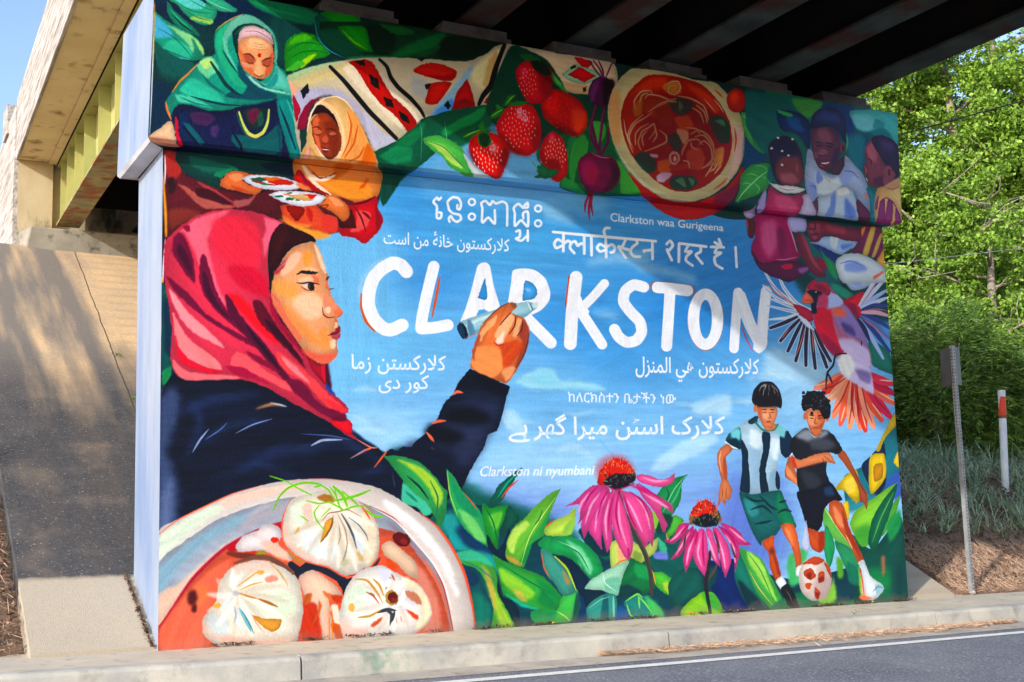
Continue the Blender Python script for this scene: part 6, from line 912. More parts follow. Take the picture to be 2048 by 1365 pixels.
dark_band = F_('MULTIPLY', F_('MULTIPLY', low, high), ramp(noise(1.7, 6), -.25, .50))
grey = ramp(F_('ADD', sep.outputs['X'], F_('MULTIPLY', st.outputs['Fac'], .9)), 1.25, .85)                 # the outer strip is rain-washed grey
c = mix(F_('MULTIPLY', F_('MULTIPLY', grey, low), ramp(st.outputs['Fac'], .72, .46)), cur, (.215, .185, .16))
c = mix(F_('MULTIPLY', dark_band, .94), c, (.036, .039, .048))
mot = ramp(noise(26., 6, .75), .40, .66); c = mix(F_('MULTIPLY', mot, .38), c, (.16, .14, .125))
spk = ramp(noise(48., 3), .64, .68); c = mix(F_('MULTIPLY', spk, .6), c, (.50, .47, .43))
c = mix(F_('MULTIPLY', F_('SUBTRACT', 1., low), .8), c, (.43, .385, .315)); c = mix(F_('MULTIPLY', F_('SUBTRACT', 1., low), F_('MULTIPLY', ramp(noise(70., 3), .45, .7), .35)), c, (.26, .22, .17))
jw = noise(1.2, 5)
jx = F_('SUBTRACT', sep.outputs['X'], F_('ADD', F_('MULTIPLY', jw, .07), F_('ADD', F_('MULTIPLY', sep.outputs['Y'], .026), .485)))
joint = ramp(F_('ABSOLUTE', jx), .011, .004); c = mix(joint, c, (.05, .045, .035))
rows = N.new('ShaderNodeTexWave'); rows.wave_type = 'BANDS'; rows.bands_direction = 'Y'; rows.inputs['Scale'].default_value = 1.1; rows.inputs['Distortion'].default_value = 1.5; L.new(tc.outputs['Object'], rows.inputs['Vector'])
c = mix(F_('MULTIPLY', ramp(jx, .0, .3), F_('MULTIPLY', ramp(rows.outputs['Fac'], .6, .9), .25)), c, (.36, .24, .13))
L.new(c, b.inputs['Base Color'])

# pigeon-streaks and rust bleeding on the abutment face
M_abut = mat('abutment_concrete', (.60, .50, .34), (.44, .33, .18), scale=1.5, rough=.9, bump=.4, bscale=60, c3=(.12, .11, .08), s3=2.2, a3=(.54, .66), stretch=(1, 1, .5))

_, noise, ramp, mix, cur, b, N, L, mp, tc = MAT['kerb_concrete']
sep = N.new('ShaderNodeSeparateXYZ'); L.new(tc.outputs['Object'], sep.inputs[0])                      # a smear of green paint left on one kerb stone
gx_ = ramp(F_('ABSOLUTE', F_('SUBTRACT', F_('ADD', sep.outputs['X'], F_('MULTIPLY', noise(9.), .5)), 1.72)), .26, .08)
L.new(mix(F_('MULTIPLY', F_('MULTIPLY', gx_, ramp(noise(13., 4), .42, .60)), .55), cur, (.12, .30, .20)), b.inputs['Base Color'])
# ---------------------------------------------------------------- the ground, the road and its edges
def kerb_y(x): return float(np.interp(x, [-40, -6, -1.2, .83, 4.05, 8.7, 14, 60], [3.2, -.45, -.75, -.91, -1.0, -1.04, -1.0, .5]))
XS = list(np.arange(-30, 60.01, .5))
def strip(name, ya, yb, za, zb, m, label=None):
    b = MB()
    for x0, x1 in zip(XS[:-1], XS[1:]):
        b.quad((x0, ya(x0), road_z(x0) + za), (x1, ya(x1), road_z(x1) + za), (x1, yb(x1), road_z(x1) + zb), (x0, yb(x0), road_z(x0) + zb))
    return tag(b.build(name, m), kind='structure')
strip('road', lambda x: kerb_y(x) - 14., lambda x: kerb_y(x) - .36, -.19, -.175, M_asph)
strip('gutter', lambda x: kerb_y(x) - .36, lambda x: kerb_y(x) - .005, -.172, -.165, M_gut)
strip('road_marking', lambda x: kerb_y(x) - .675, lambda x: kerb_y(x) - .550, -.170, -.170, M_line)
strip('pavement', lambda x: kerb_y(x) + .155, lambda x: .35 + max(0, x - 9.0) * .02 - max(0, -1.0 - x) * .22, -.003, .0, M_pave)
kb = MB()
for i in range(-8, 16):
    xa, xb = .835 + 3.3 * i + .008, .835 + 3.3 * (i + 1) - .008
    for k in range(6):
        u0, u1 = xa + (xb - xa) * k / 6, xa + (xb - xa) * (k + 1) / 6
        P = []
        for u in (u0, u1):
            y, z = kerb_y(u), road_z(u); P.append([(u, y - .012, z - .30), (u, y + .0, z - .03), (u, y + .012, z - .008), (u, y + .035, z + .002), (u, y + .15, z + .004), (u, y + .15, z - .30)])
        for j in range(5): kb.quad(P[0][j], P[1][j], P[1][j + 1], P[0][j + 1])
        if k == 0: kb.quad(*P[0][::-1])
        if k == 5: kb.quad(*P[1])
tag(kb.build('kerb', M_kerb), kind='structure')

def ground_z(x, y):
    h = .5 * max(0., y - .12)
    top = 5.2 if x < 9.6 else 5.2 - 3.3 * min(1, (x - 9.6) / 2.6)
    if x > 9.6: top += .03 * max(0, y - 8) - .12 * min(6, max(0, x - 16))
    h = top - math.log1p(math.exp(min(40, (top - h) / .35))) * .35 if top - h < 4 else h
    return h + SL * max(-30, min(x, 20)) - .02 if y > -.3 else SL * max(-30, min(x, 20)) - .5
gx = sorted(set(list(np.round(np.arange(-6, 24, .3), 3)) + list(range(-120, 161, 8)))); gy = sorted(set(list(np.round(np.arange(-.2, 10, .3), 3)) + [-.55] + list(range(-120, 0, 10)) + list(range(11, 161, 5))))
V = []; 
for y in gy:
    for x in gx:
        z = ground_z(x, y)
        if -1.02 < x < 9.05 and y > -.3: z = min(z, slope_z(x, y) - .25)
        elif y > .3: z += .03 * math.sin(3.1 * x + 2 * y) + .025 * math.sin(5.3 * y - 1.7 * x)
        V.append((x, y, z))
nx = len(gx)
Fq = [(j*nx + i, j*nx + i + 1, (j+1)*nx + i + 1, (j+1)*nx + i) for j in range(len(gy) - 1) for i in range(nx - 1)]
tag(fast_mesh('ground', V, Fq, M_mulch, smooth=True), kind='structure')
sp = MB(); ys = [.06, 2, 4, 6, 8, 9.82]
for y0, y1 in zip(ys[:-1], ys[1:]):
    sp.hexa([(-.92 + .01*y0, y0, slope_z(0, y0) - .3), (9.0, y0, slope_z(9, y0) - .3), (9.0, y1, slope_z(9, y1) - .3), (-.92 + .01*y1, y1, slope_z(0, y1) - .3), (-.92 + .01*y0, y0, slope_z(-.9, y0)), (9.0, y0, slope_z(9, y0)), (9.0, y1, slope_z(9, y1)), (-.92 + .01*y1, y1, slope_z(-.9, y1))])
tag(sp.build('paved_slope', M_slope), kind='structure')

# ---------------------------------------------------------------- bridge pier, with the mural painted over its road side
PXM = 270.; U0, V0, UW, VH = -.25, -.35, 8.85, 6.0
E_LOW = lambda x: 299 + (x - 326) * (455.5 - 299) / (1764 - 326)        # wall top under the cap, and lower edge of the cap, in the survey
E_CAP = lambda x: 281 + (x - 296) * (447.5 - 281) / (1804.5 - 296)
Z_LOW = lambda X: 3.994 + (X + .009) * (4.041 - 3.994) / 8.167
Z_CAP = lambda X: 4.013 + (X + .157) * (4.075 - 4.013) / 8.5
SOF = .16
def wall_uv(px, py):
    px = np.asarray(px, float); py = np.asarray(py, float)
    lo = on_y(px, np.maximum(py, E_LOW(px)), 0.); up = on_y(px, np.minimum(py, E_CAP(px)), -.138)
    t = np.clip((E_LOW(px) - py) / (E_LOW(px) - E_CAP(px)), 0, 1)
    X = lo[:, 0] * (1 - t) + up[:, 0] * t
    v = np.where(t <= 0, lo[:, 2] - Z_LOW(lo[:, 0]) + 4., np.where(t >= 1, up[:, 2] - Z_CAP(up[:, 0]) + 4. + SOF, 4. + SOF * t))
    return np.stack([(X - U0) * PXM, (V0 + VH - v) * PXM], 1)
art = Paint(int(UW * PXM), int(VH * PXM), wall_uv)
paint_mural(art)
wd, ht = art.w, art.h
im = bpy.data.images.new('mural_paint', wd, ht)
px = np.ones((ht, wd, 4), np.float32); px[..., :3] = np.clip(art.a, 0, 1)[::-1]; im.pixels.foreach_set(px.ravel()); im.update(); im.pack()
M_mural = mat('mural_paint', (.8, .8, .8), rough=.5, spec=.22, bump=.45, bscale=48)
_, noise, ramp, mix, cur, b, N, L, mp, tc = MAT['mural_paint']
ti = N.new('ShaderNodeTexImage'); ti.image = im; ti.interpolation = 'Cubic'; ti.extension = 'EXTEND'
gr = ramp(noise(3.5, 5), .25, .75); g2 = ramp(noise(42., 4), .3, .7); ch = ramp(noise(75., 2), .73, .76)
f = math_('ADD', math_('MULTIPLY', gr, .10, N, L), math_('ADD', math_('MULTIPLY', g2, .13, N, L), .79, N, L), N, L)
gm = N.new('ShaderNodeGamma'); gm.inputs[1].default_value = 1.15; L.new(ti.outputs[0], gm.inputs[0])
hsv = N.new('ShaderNodeHueSaturation'); L.new(gm.outputs[0], hsv.inputs['Color']); L.new(f, hsv.inputs['Value']); hsv.inputs['Saturation'].default_value = 1.04
cc = mix(math_('MULTIPLY', ch, .22, N, L), hsv.outputs[0], (.30, .27, .25))
sep = N.new('ShaderNodeSeparateXYZ'); L.new(tc.outputs['Object'], sep.inputs[0])                      # road splash along the foot of the wall
hgt = F_('ADD', sep.outputs['Z'], F_('MULTIPLY', sep.outputs['X'], -SL))
dirt = ramp(F_('ADD', hgt, F_('MULTIPLY', noise(5., 6), -.24)), -.02, -.16)
cc = mix(F_('MULTIPLY', dirt, .45), cc, (.20, .165, .13))
L.new(cc, b.inputs['Base Color'])

def uv_build(b, name, mats, parent, uv):
    o = b.build(name, mats, parent); me = o.data; l = me.uv_layers.new(name='wall')
    for lp in me.loops: l.data[lp.index].uv = uv[lp.vertex_index]
    return o
PX = 4.1
pier = thing('bridge_pier', 'concrete bridge pier wall covered by the colourful Clarkston mural', 'bridge pier', (PX, .5, 0))
def painted(name, front, rest, back_mat, parent, bev=None):
    pass
def uvof(X, v): return ((X - U0) / UW, (v - V0) / VH)
# shaft
sh = MB(); uv = []
zb = lambda x: road_z(x) - .25
FR = [(-.008, 0, zb(0)), (8.186, 0, zb(8.2)), (8.158, 0, 4.041), (-.009, 0, 3.994)]
sh.quad(*FR); uv += [uvof(q[0], q[2] - Z_LOW(q[0]) + 4.) for q in FR]
sh.cur = 1
BK = [(q[0] + (.012 if i in (0, 3) else 0), 1.0, q[2]) for i, q in enumerate(FR)]
for i, j in ((1, 0), (2, 1), (3, 2), (0, 3)):
    Q = [FR[i], FR[j], BK[j], BK[i]]; sh.quad(*Q); uv += [uvof(0, 0)] * 4
sh.quad(*BK[::-1]); uv += [uvof(0, 0)] * 4
shaft = uv_build(sh, 'shaft', [M_mural, M_blue], None, uv)
# cap beam: overhangs all round, lower arris chamfered
cp = MB(); uv = []
A = [(-.157, -.138, 4.04), (8.34, -.138, 4.10), (8.379, -.138, 5.39), (-.121, -.138, 5.362)]
cp.quad(*A); uv += [uvof(A[0][0], 4 + SOF + .027), uvof(A[1][0], 4 + SOF + .027), uvof(A[2][0], 5.39 - Z_CAP(8.34) + 4 + SOF), uvof(A[3][0], 5.362 - Z_CAP(-.12) + 4 + SOF)]
c0, c1 = (-.135, -.115, 4.012), (8.318, -.115, 4.070)
cp.quad(c0, c1, A[1], A[0]); uv += [uvof(c0[0], 4 + SOF), uvof(c1[0], 4 + SOF), uvof(A[1][0], 4 + SOF + .027), uvof(A[0][0], 4 + SOF + .027)]
s0, s1 = (-.009, 0., 3.998), (8.158, 0., 4.043)
cp.quad(s0, s1, c1, c0); uv += [uvof(s0[0], 4.0), uvof(s1[0], 4.0), uvof(c1[0], 4 + SOF), uvof(c0[0], 4 + SOF)]
cp.cur = 1
Bk = [(q[0], 1.15, q[2]) for q in A]; b0, b1 = (-.135, 1.127, 4.012), (8.318, 1.127, 4.07); t0, t1 = (-.009, 1.0, 3.998), (8.158, 1.0, 4.043)
def add(m, *Q):
    global uv
    cp.cur = m; cp.quad(*Q); uv += [uvof(0, 0)] * len(Q)
add(1, Bk[0], A[0], A[3], Bk[3]); add(1, A[1], Bk[1], Bk[2], A[2]); add(2, A[3], A[2], Bk[2], Bk[3]); add(1, Bk[1], Bk[0], Bk[3], Bk[2])
add(2, b0, c0, A[0], Bk[0]); add(2, c1, b1, Bk[1], A[1]); add(2, b1, b0, Bk[0], Bk[1])
add(2, t0, s0, c0, b0); add(2, s1, t1, b1, c1); add(2, t1, t0, b0, b1)
cap = uv_build(cp, 'cap_beam', [M_mural, M_blue, M_white], None, uv)
GX = [.51, 1.70, 2.88, 4.09, 5.25, 6.45, 7.66]
peds = []
for i, x in enumerate(GX):
    wd_ = .34 if i else .3; b = MB(); z = 5.362 + (x + .12) * .0033
    b.box(x - wd_ - .03, x + wd_ + .03, -.07, 1.05, z + .002, z + .075); b.box(x - wd_, x + wd_, -.035, 1.0, z + .078, z + .158)
    peds.append(b.build('bearing_pedestal', M_ped))
for o in [shaft, cap] + peds:
    o.parent = pier; o.matrix_parent_inverse = Matrix.Translation((-PX, -.5, 0))

# ---------------------------------------------------------------- the bridge over it (turned a little against the pier)
SK = .0224
bridge = thing('road_bridge', 'steel girder road bridge with a concrete parapet passing overhead', 'bridge', (4.1, 0, 5.4))
def sk(b):
    b.v = [(x + SK * y, y, z) for x, y, z in b.v]; return b
def part(b, name, m, parent=bridge, **k):
    o = sk(b).build(name, m, None, **k); o.parent = parent
    o.matrix_parent_inverse = Matrix.Translation((-4.1, 0, -5.4)) if parent is bridge else Matrix.Identity(4)
    return o
Y0, Y1 = -13.2, 10.28
zf = 5.548
for i, x in enumerate(GX):
    b = MB(); fas = i == 0
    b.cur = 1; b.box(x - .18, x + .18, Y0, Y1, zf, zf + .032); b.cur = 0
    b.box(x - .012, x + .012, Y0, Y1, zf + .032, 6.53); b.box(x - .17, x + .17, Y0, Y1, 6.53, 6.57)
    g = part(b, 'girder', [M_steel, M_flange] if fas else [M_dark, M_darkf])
    if fas: g['label'] = 'olive green outer girder with vertical stiffeners and rust on its flange'
    sb = [9.9, 9.12, 8.25, 7.3, 6.0, 4.7, 3.4, 2.1, .8, -.6, -2, -3.4, -4.8] if fas else []
    for y in sb:
        b = MB(); b.box(x - .165, x - .014, y - .012, y + .012, zf + .034, 6.528)
        st_ = sk(b).build('stiffener', M_steel); st_.parent = g
    b = MB(); b.box(x - .15, x + .15, .3, .7, zf - .026, zf - .002)
    part(b, 'bearing_plate', M_dark)
for i in range(len(GX) - 1):
    for y in (.5, 5.2, 10.0, -5., -10.):
        b = MB(); b.box(GX[i] + .014, GX[i + 1] - .014, y - .02, y + .02, zf + (.06 if y == .5 else .3), 6.5)
        part(b, 'diaphragm', M_dark)
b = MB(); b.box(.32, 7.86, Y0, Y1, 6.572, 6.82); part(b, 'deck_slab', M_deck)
b = MB(); b.box(-.245, .318, Y0, Y1, 6.60, 6.80); b.box(.20, .318, Y0, Y1, 6.572, 6.60); part(b, 'overhang_slab', M_soffit)['label'] = 'stained overhanging edge slab of the deck'
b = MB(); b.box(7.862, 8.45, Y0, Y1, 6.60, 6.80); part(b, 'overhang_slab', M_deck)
for sx, x0, x1 in ((0, -.30, -.05), (1, 8.25, 8.5)):  # right edge is unseen, kept to a low kerb so sun reaches the shrubs
    b = MB(); b.box(x0, x1, Y0, Y1, 6.802, 7.62 if not sx else 6.95)
    if not sx: b.box(x0, x0 + .05, Y0, Y1, 6.575, 6.80)
    part(b, 'parapet' if not sx else 'unseen_deck_kerb', M_par, bevel=.015)
b = MB(); b.tube([(8.4, Y0, 7.5), (8.4, Y1, 7.5)], .03, 6); b.tube([(8.4, Y0, 7.25), (8.4, Y1, 7.25)], .025, 6)  # unseen rail, shaped open to let sunlight through to the bank
for k in range(10): b.box(8.38, 8.42, Y0 + 2.6 * k, Y0 + 2.6 * k + .05, 6.953, 7.5)
part(b, 'unseen_railing', M_dark)

# ---------------------------------------------------------------- abutment at the head of the paved slope
ab = thing('bridge_abutment', 'stained concrete abutment under the far end of the bridge', 'abutment', (4.1, 10, 4.9))
def ap(b, name, m, **k):
    o = b.build(name, m, None, **k); o.parent = ab; o.matrix_parent_inverse = Matrix.Translation((-4.1, -10, -4.9)); return o
b = MB(); b.hexa([(-.02, 9.72, 4.6), (8.9, 9.72, 4.5), (8.9, 11.2, 4.5), (-.12, 10.3, 4.6), (.12, 9.72, 5.40), (8.8, 9.72, 5.33), (8.8, 11.2, 5.33), (-.02, 10.3, 5.40)])
ap(b, 'bearing_seat', M_seat, bevel=.02)
b = MB(); b.box(-.02, .50, 10.284, 10.9, 5.403, 6.80); b.box(.50, 8.6, 10.42, 10.9, 5.40, 6.80); ap(b, 'back_wall', M_abut)
b = MB(); b.hexa([(-.09, 10.3, 4.4), (-.022, 10.3, 4.4), (.25, 22, 4.4), (.0, 22, 4.4), (-.09, 10.3, 6.59), (-.022, 10.3, 6.59), (.25, 22, 6.59), (.0, 22, 6.59)]); b.box(-.09, .2, 10.30, 10.36, 6.59, 6.595)
ap(b, 'wing_wall', M_par)
b = MB(); b.hexa([(-.085, 10.31, 6.6), (.2, 10.31, 6.6), (.45, 22, 6.6), (.02, 22, 6.6), (-.085, 10.31, 7.52), (.2, 10.31, 7.52), (.45, 22, 7.4), (.02, 22, 7.4)])
b.box(-.12, .25, 11.3, 11.9, 7.3, 7.82); ap(b, 'end_parapet', M_par, bevel=.015)
b = MB(); b.box(.36, .68, 9.95, 10.25, 5.402, 5.43); b.box(.40, .43, 10.0, 10.03, 5.43, 5.50); ap(b, 'bearing_plate', M_flange)
# ---------------------------------------------------------------- plants
RNG = np.random.default_rng(11)
def leafmat(name, a, b_, c, trans=.22, rough=.5):
    m = mat(name, a, b_, scale=1.1, rough=rough, spec=.3, c3=c, s3=7., a3=(.45, .6), contrast=(.3, .6), trans=trans, detail=3.)
    return m
M_maple = leafmat('fresh_broadleaf', (.20, .36, .035), (.10, .21, .02), (.33, .50, .07))
M_oak = leafmat('mid_green_broadleaf', (.12, .24, .03), (.06, .14, .02), (.19, .33, .05))
M_cyp = leafmat('cypress_fronds', (.13, .25, .04), (.04, .09, .016), (.25, .40, .075), trans=.25)
M_thick = leafmat('dark_thicket_leaves', (.05, .09, .018), (.03, .055, .012), (.08, .14, .03))
M_yel = leafmat('golden_foliage', (.40, .33, .06), (.30, .28, .05), (.46, .40, .10))
M_lir = leafmat('grey_green_blades', (.36, .48, .29), (.15, .25, .14), (.52, .62, .44), trans=.2, rough=.4)
M_weed = leafmat('weed_leaves', (.14, .26, .03), (.1, .2, .03), (.2, .32, .05))
M_bark = mat('grey_bark', (.42, .36, .30), (.20, .16, .13), scale=6., rough=.95, bump=1., bscale=18, stretch=(1, 1, .3))
M_straw = mat('pine_straw', (.66, .44, .30), (.50, .32, .21), scale=20., rough=.9, c3=(.78, .62, .48), s3=60.)
M_chip = mat('bark_chips', (.15, .085, .055), (.07, .045, .032), scale=9., rough=1., c3=(.36, .27, .20), s3=22., a3=(.60, .66))

def quads(P, A, B):
    """Leaf quads: centres P with half-vectors A and B."""
    n = len(P); V = np.empty((n, 4, 3), np.float32)
    V[:, 0] = P - A; V[:, 1] = P - B * .9; V[:, 2] = P + A; V[:, 3] = P + B * .9
    return V.reshape(-1, 3), np.arange(n * 4, dtype=np.int32).reshape(n, 4)
def unit(n, up=0.):
    v = RNG.normal(size=(n, 3)); v[:, 2] += up; return v / np.linalg.norm(v, axis=1, keepdims=True)
def broadleaf_tree(name, label, base, height, spread, m, nclump, per, leaf, group, low=.15, lean=(0, 0), bare=0):
    root = thing(name, label, 'tree', base, group)
    limbs = MB(); tips = []
    rnd = random.Random(int(base[0] * 100) + 5)
    top = Vector((lean[0], lean[1], height * .82))
    tp = [Vector((0, 0, -.6)), Vector((.05, 0, height * .25)) + top * .02, top * .55 + Vector((rnd.uniform(-.3, .3), rnd.uniform(-.3, .3), 0)), top]
    r0 = height * .021
    limbs.tube(tp, [r0 * 1.25, r0, r0 * .7, r0 * .25], 9)
    def at(t):
        i = min(int(t * 3), 2); f = t * 3 - i; return tp[i].lerp(tp[i + 1], f)
    for k in range(26):
        t = low + .1 + (.95 - low - .1) * (k / 25); a = k * 2.4 + rnd.uniform(-.4, .4)
        ln = spread * (1.05 - .55 * t) * rnd.uniform(.7, 1.1)
        p0 = at(t); d = Vector((math.cos(a), math.sin(a), rnd.uniform(.05, .55)))
        p1 = p0 + d * ln * .5 + Vector((rnd.uniform(-.3, .3), rnd.uniform(-.3, .3), rnd.uniform(-.1, .3))); p2 = p0 + d * ln + Vector((rnd.uniform(-.4, .4), rnd.uniform(-.4, .4), rnd.uniform(-.3, .5)))
        rr = r0 * (.42 - .25 * t); limbs.tube([p0, p1, p2], [rr, rr * .65, rr * .2], 6); tips += [p1, p2, p1.lerp(p2, .5)]
        for q in range(3):
            s0 = p0.lerp(p1, rnd.uniform(.5, 1)) if q == 0 else p1.lerp(p2, rnd.uniform(.1, .8)); e_ = s0 + Vector((rnd.uniform(-1, 1), rnd.uniform(-1, 1), rnd.uniform(-.2, .9))) * ln * .35
            mid = s0.lerp(e_, .5) + Vector((rnd.uniform(-.12, .12), rnd.uniform(-.12, .12), rnd.uniform(-.1, .15)))
            limbs.tube([s0, mid, e_], [rr * .4, rr * .28, rr * .1], 5); tips += [e_, mid]
    for q in range(70):                                                # pale bare twigs showing in the crown
        s0 = Vector(rnd.choice(tips)); d = Vector((rnd.gauss(0, 1), rnd.gauss(0, 1) - .6, rnd.gauss(.3, .7))).normalized(); ln = rnd.uniform(.6, 1.5)
        m1 = s0 + d * ln * .5 + Vector((rnd.gauss(0, .2), rnd.gauss(0, .2), rnd.gauss(0, .2)))
        limbs.tube([s0, m1, m1 + (d + Vector((rnd.gauss(0, .4), rnd.gauss(0, .4), .2))) * ln * .5], [.020, .014, .006], 5)
    o = limbs.build('trunk', M_bark, root, smooth=True)
    T = np.array([tuple(q) for q in tips])
    idx = RNG.integers(0, len(T), nclump); cen = T[idx] + RNG.normal(size=(nclump, 3)) * spread * .11
    cen = cen[cen[:, 2] > height * low]
    P = []
    for c_ in cen:
        n = int(per * RNG.uniform(.5, 1.4)); s = RNG.uniform(.22, .55) * spread * .115
        q = RNG.normal(size=(n, 3)) * s * np.array([1, 1, .55]); P.append(c_ + q)
    P = np.concatenate(P); n = len(P)
    N_ = unit(n, .9); A = np.cross(N_, unit(n)); A /= np.linalg.norm(A, axis=1, keepdims=True); B = np.cross(N_, A)
    sz = (leaf * RNG.uniform(.6, 1.25, n))[:, None]
    V_, F__ = quads(P, A * sz, B * sz * .72)
    fast_mesh('crown', V_, F__, m, root)
    return root

def frond_shrub(name, label, base, rx, ry, h, m, nf, per, group=None, flen=.46, cat='shrub', droop=.45, wide=.010):
    """A dense evergreen made of drooping feathery sprays standing on a branching core."""
    root = thing(name, label, cat, base, group)
    st = MB(); rnd = random.Random(9)
    for k in range(9):
        a = k * .7; e_ = Vector((math.cos(a) * rx * .55, math.sin(a) * ry * .55, h * rnd.uniform(.5, .85)))
        st.tube([Vector((math.cos(a) * .1, math.sin(a) * .1, -.2)), e_ * .5 + Vector((0, 0, .1)), e_], [.05, .035, .012], 6)
    st.build('stem', M_bark, root, smooth=True)
    d = unit(nf, .1); d = d[d[:, 2] > -.72]; nf = len(d)
    nc = max(24, nf // 26); cc_ = unit(nc, .1); cc_ = cc_[cc_[:, 2] > -.72]                               # sprays gather in tufts with dark hollows between them
    d = cc_[RNG.integers(0, len(cc_), nf)] + RNG.normal(size=(nf, 3)) * .13; d /= np.linalg.norm(d, axis=1, keepdims=True)
    hs = np.modf(np.abs(np.sin(cc_[:, 0] * 91.7 + cc_[:, 2] * 47.3)) * 13.7)[0]
    r = RNG.uniform(.55, 1.0, nf) ** .7
    lump = 1 + .13 * np.sin(7 * d[:, 0] + 3 * d[:, 2]) * np.cos(6 * d[:, 1] - 4 * d[:, 2])
    P = np.stack([d[:, 0] * rx, d[:, 1] * ry, h * .40 + d[:, 2] * h * .58], 1) * (r * lump)[:, None] + np.array([0, 0, h * .05])
    out = d * np.array([1, 1, .4]) + np.array([0, 0, .25]); out += RNG.normal(size=out.shape) * .35; out /= np.linalg.norm(out, axis=1, keepdims=True)
    L_ = flen * RNG.uniform(.6, 1.3, nf)
    V_ = []; 
    side = np.cross(out, np.array([0, 0, 1.])); side /= np.maximum(np.linalg.norm(side, axis=1, keepdims=True), 1e-6)
    for k in range(per):
        t0 = k / per; s = (-1) ** k
        pos = P + out * (L_ * t0)[:, None] + np.array([0, 0, -1.]) * (droop * L_ * t0 ** 2)[:, None]
        dr = out * .8 + side * s * RNG.uniform(.25, .8, (nf, 1)) + np.array([0, 0, -.25]) + RNG.normal(size=out.shape) * .2
        dr /= np.linalg.norm(dr, axis=1, keepdims=True); ln = (L_ * RNG.uniform(.35, .6, nf) * (1.1 - .5 * t0))[:, None]
        nw = np.cross(dr, unit(nf)); nw /= np.linalg.norm(nw, axis=1, keepdims=True); ww = wide * RNG.uniform(.6, 1.4, (nf, 1))
        tip = pos + dr * ln + np.array([0, 0, -.3]) * ln * .4; md = pos + dr * ln * .5
        V_.append(np.stack([pos, md - nw * ww, tip, md + nw * ww], 1))
    V_ = np.concatenate(V_).reshape(-1, 3); n = len(V_) // 4
    fast_mesh('foliage', V_, np.arange(n * 4).reshape(n, 4), m, root)
    return root

G = 'trees beyond the right end of the pier'
broadleaf_tree('broadleaf_tree', 'tall fresh green tree with a dark trunk and pale forked limbs beside the mural', (26.0, 13.6, .9), 15.5, 5.2, M_maple, 820, 210, .070, G, .12)
broadleaf_tree('broadleaf_tree', 'fresh green tree at the right edge of the view under the sagging cable', (30.5, 12.0, .9), 14.5, 5.0, M_maple, 780, 210, .070, G, .08)
broadleaf_tree('broadleaf_tree', 'darker green tree filling the gap low behind the golden shrub', (25.5, 17.5, .9), 12, 5.4, M_oak, 900, 120, .085, G, .03)
broadleaf_tree('broadleaf_tree', 'leaning light green tree directly behind the cypress shrub', (21.6, 9.6, 1.2), 8.2, 3.5, M_maple, 380, 90, .062, G, .16, (.8, 0))
broadleaf_tree('broadleaf_tree', 'distant mid green tree behind all the others', (38, 21, .9), 25, 9.0, M_oak, 600, 70, .11, G, .03)
frond_shrub('cypress_shrub', 'broad dark cypress shrub with drooping sprays behind the perforated sign post', (15.75, 5.6, 1.30), 1.6, 1.35, 2.75, M_cyp, 5200, 13, 'evergreen shrubs on the bank')
frond_shrub('cypress_shrub', 'dark cypress shrub cut by the right edge of the view behind the white marker post', (18.7, 5.7, 1.05), 1.7, 1.3, 1.7, M_cyp, 3000, 13, 'evergreen shrubs on the bank')
for bx, by, bz, rx_, lb in ((21.5, 8.6, 1.2, 2.4, 'dark leafy thicket in the gap right of the mural behind the cypress'), (25.5, 9.0, 1.1, 2.6, 'dark leafy thicket behind the right cypress near the frame edge'), (29.5, 10.5, 1.0, 3.0, 'dark leafy thicket farthest right among the tree trunks')):
    frond_shrub('thicket', lb, (bx, by, bz), rx_, 1.6, 1.7, M_thick, 1600, 8, 'thickets under the trees', .45, wide=.035)
frond_shrub('golden_shrub', 'small golden yellow shrub glimpsed between the mural and the cypress', (16.8, 8.3, 1.6), 1.5, 1.0, 2.35, M_yel, 1500, 7, None, .3)

def blades(name, label_kind, pts, ln, wd_, m, n_seg=4, droop=1.0, tall=None):
    """Arching strap leaves from the given roots."""
    n = len(pts); a = RNG.uniform(0, 2 * np.pi, n); tilt = RNG.uniform(.1, .85, n); L_ = ln * RNG.uniform(.55, 1.25, n)
    h = np.stack([np.cos(a), np.sin(a), np.zeros(n)], 1); sd = np.stack([-np.sin(a), np.cos(a), np.zeros(n)], 1)
    rows = []
    for k in range(n_seg + 1):
        t = k / n_seg; ang = tilt + droop * t ** 1.5
        if k == 0: P = pts.astype(float).copy()
        else: P = P + (h * np.sin(ang)[:, None] + np.array([0, 0, 1.]) * np.cos(ang)[:, None]) * (L_ / n_seg)[:, None]
        w_ = (wd_ * (1 - t * .85) * (.75 + .5 * (t < .6)))
        rows.append((P - sd * w_, P + sd * w_))
    V_ = np.stack([np.stack(r, 1) for r in rows], 1).reshape(n, -1, 3)     # n, (seg+1)*2
    k2 = (n_seg + 1) * 2
    Fb = np.array([(2*i, 2*i + 1, 2*i + 3, 2*i + 2) for i in range(n_seg)])
    Fs = (np.arange(n)[:, None, None] * k2 + Fb[None]).reshape(-1, 4)
    return fast_mesh(name, V_.reshape(-1, 3), Fs, m)
def scatter(n, fn):
    out = []
    while len(out) < n:
        q = fn()
        if q is not None: out.append(q)
    return np.array(out)
def lir():
    x = RNG.uniform(9.5, 19); y = RNG.uniform(1.25, 4.9)
    if y < 1.30 + .1 * math.sin(2.2 * x) + .12 * RNG.random(): return None
    if math.sin(3.3 * x + 1.7 * y) * math.cos(2.9 * y - x) < -.62 + .5 * RNG.random() and RNG.random() < .75: return None
    return (x, y, ground_z(x, y) - .02)
roots = scatter(620, lir)
roots = np.repeat(roots, 11, 0); roots[:, :2] += RNG.normal(size=(len(roots), 2)) * .05
lsc = np.repeat(RNG.uniform(.6, 1.5, len(roots) // 11), 11)
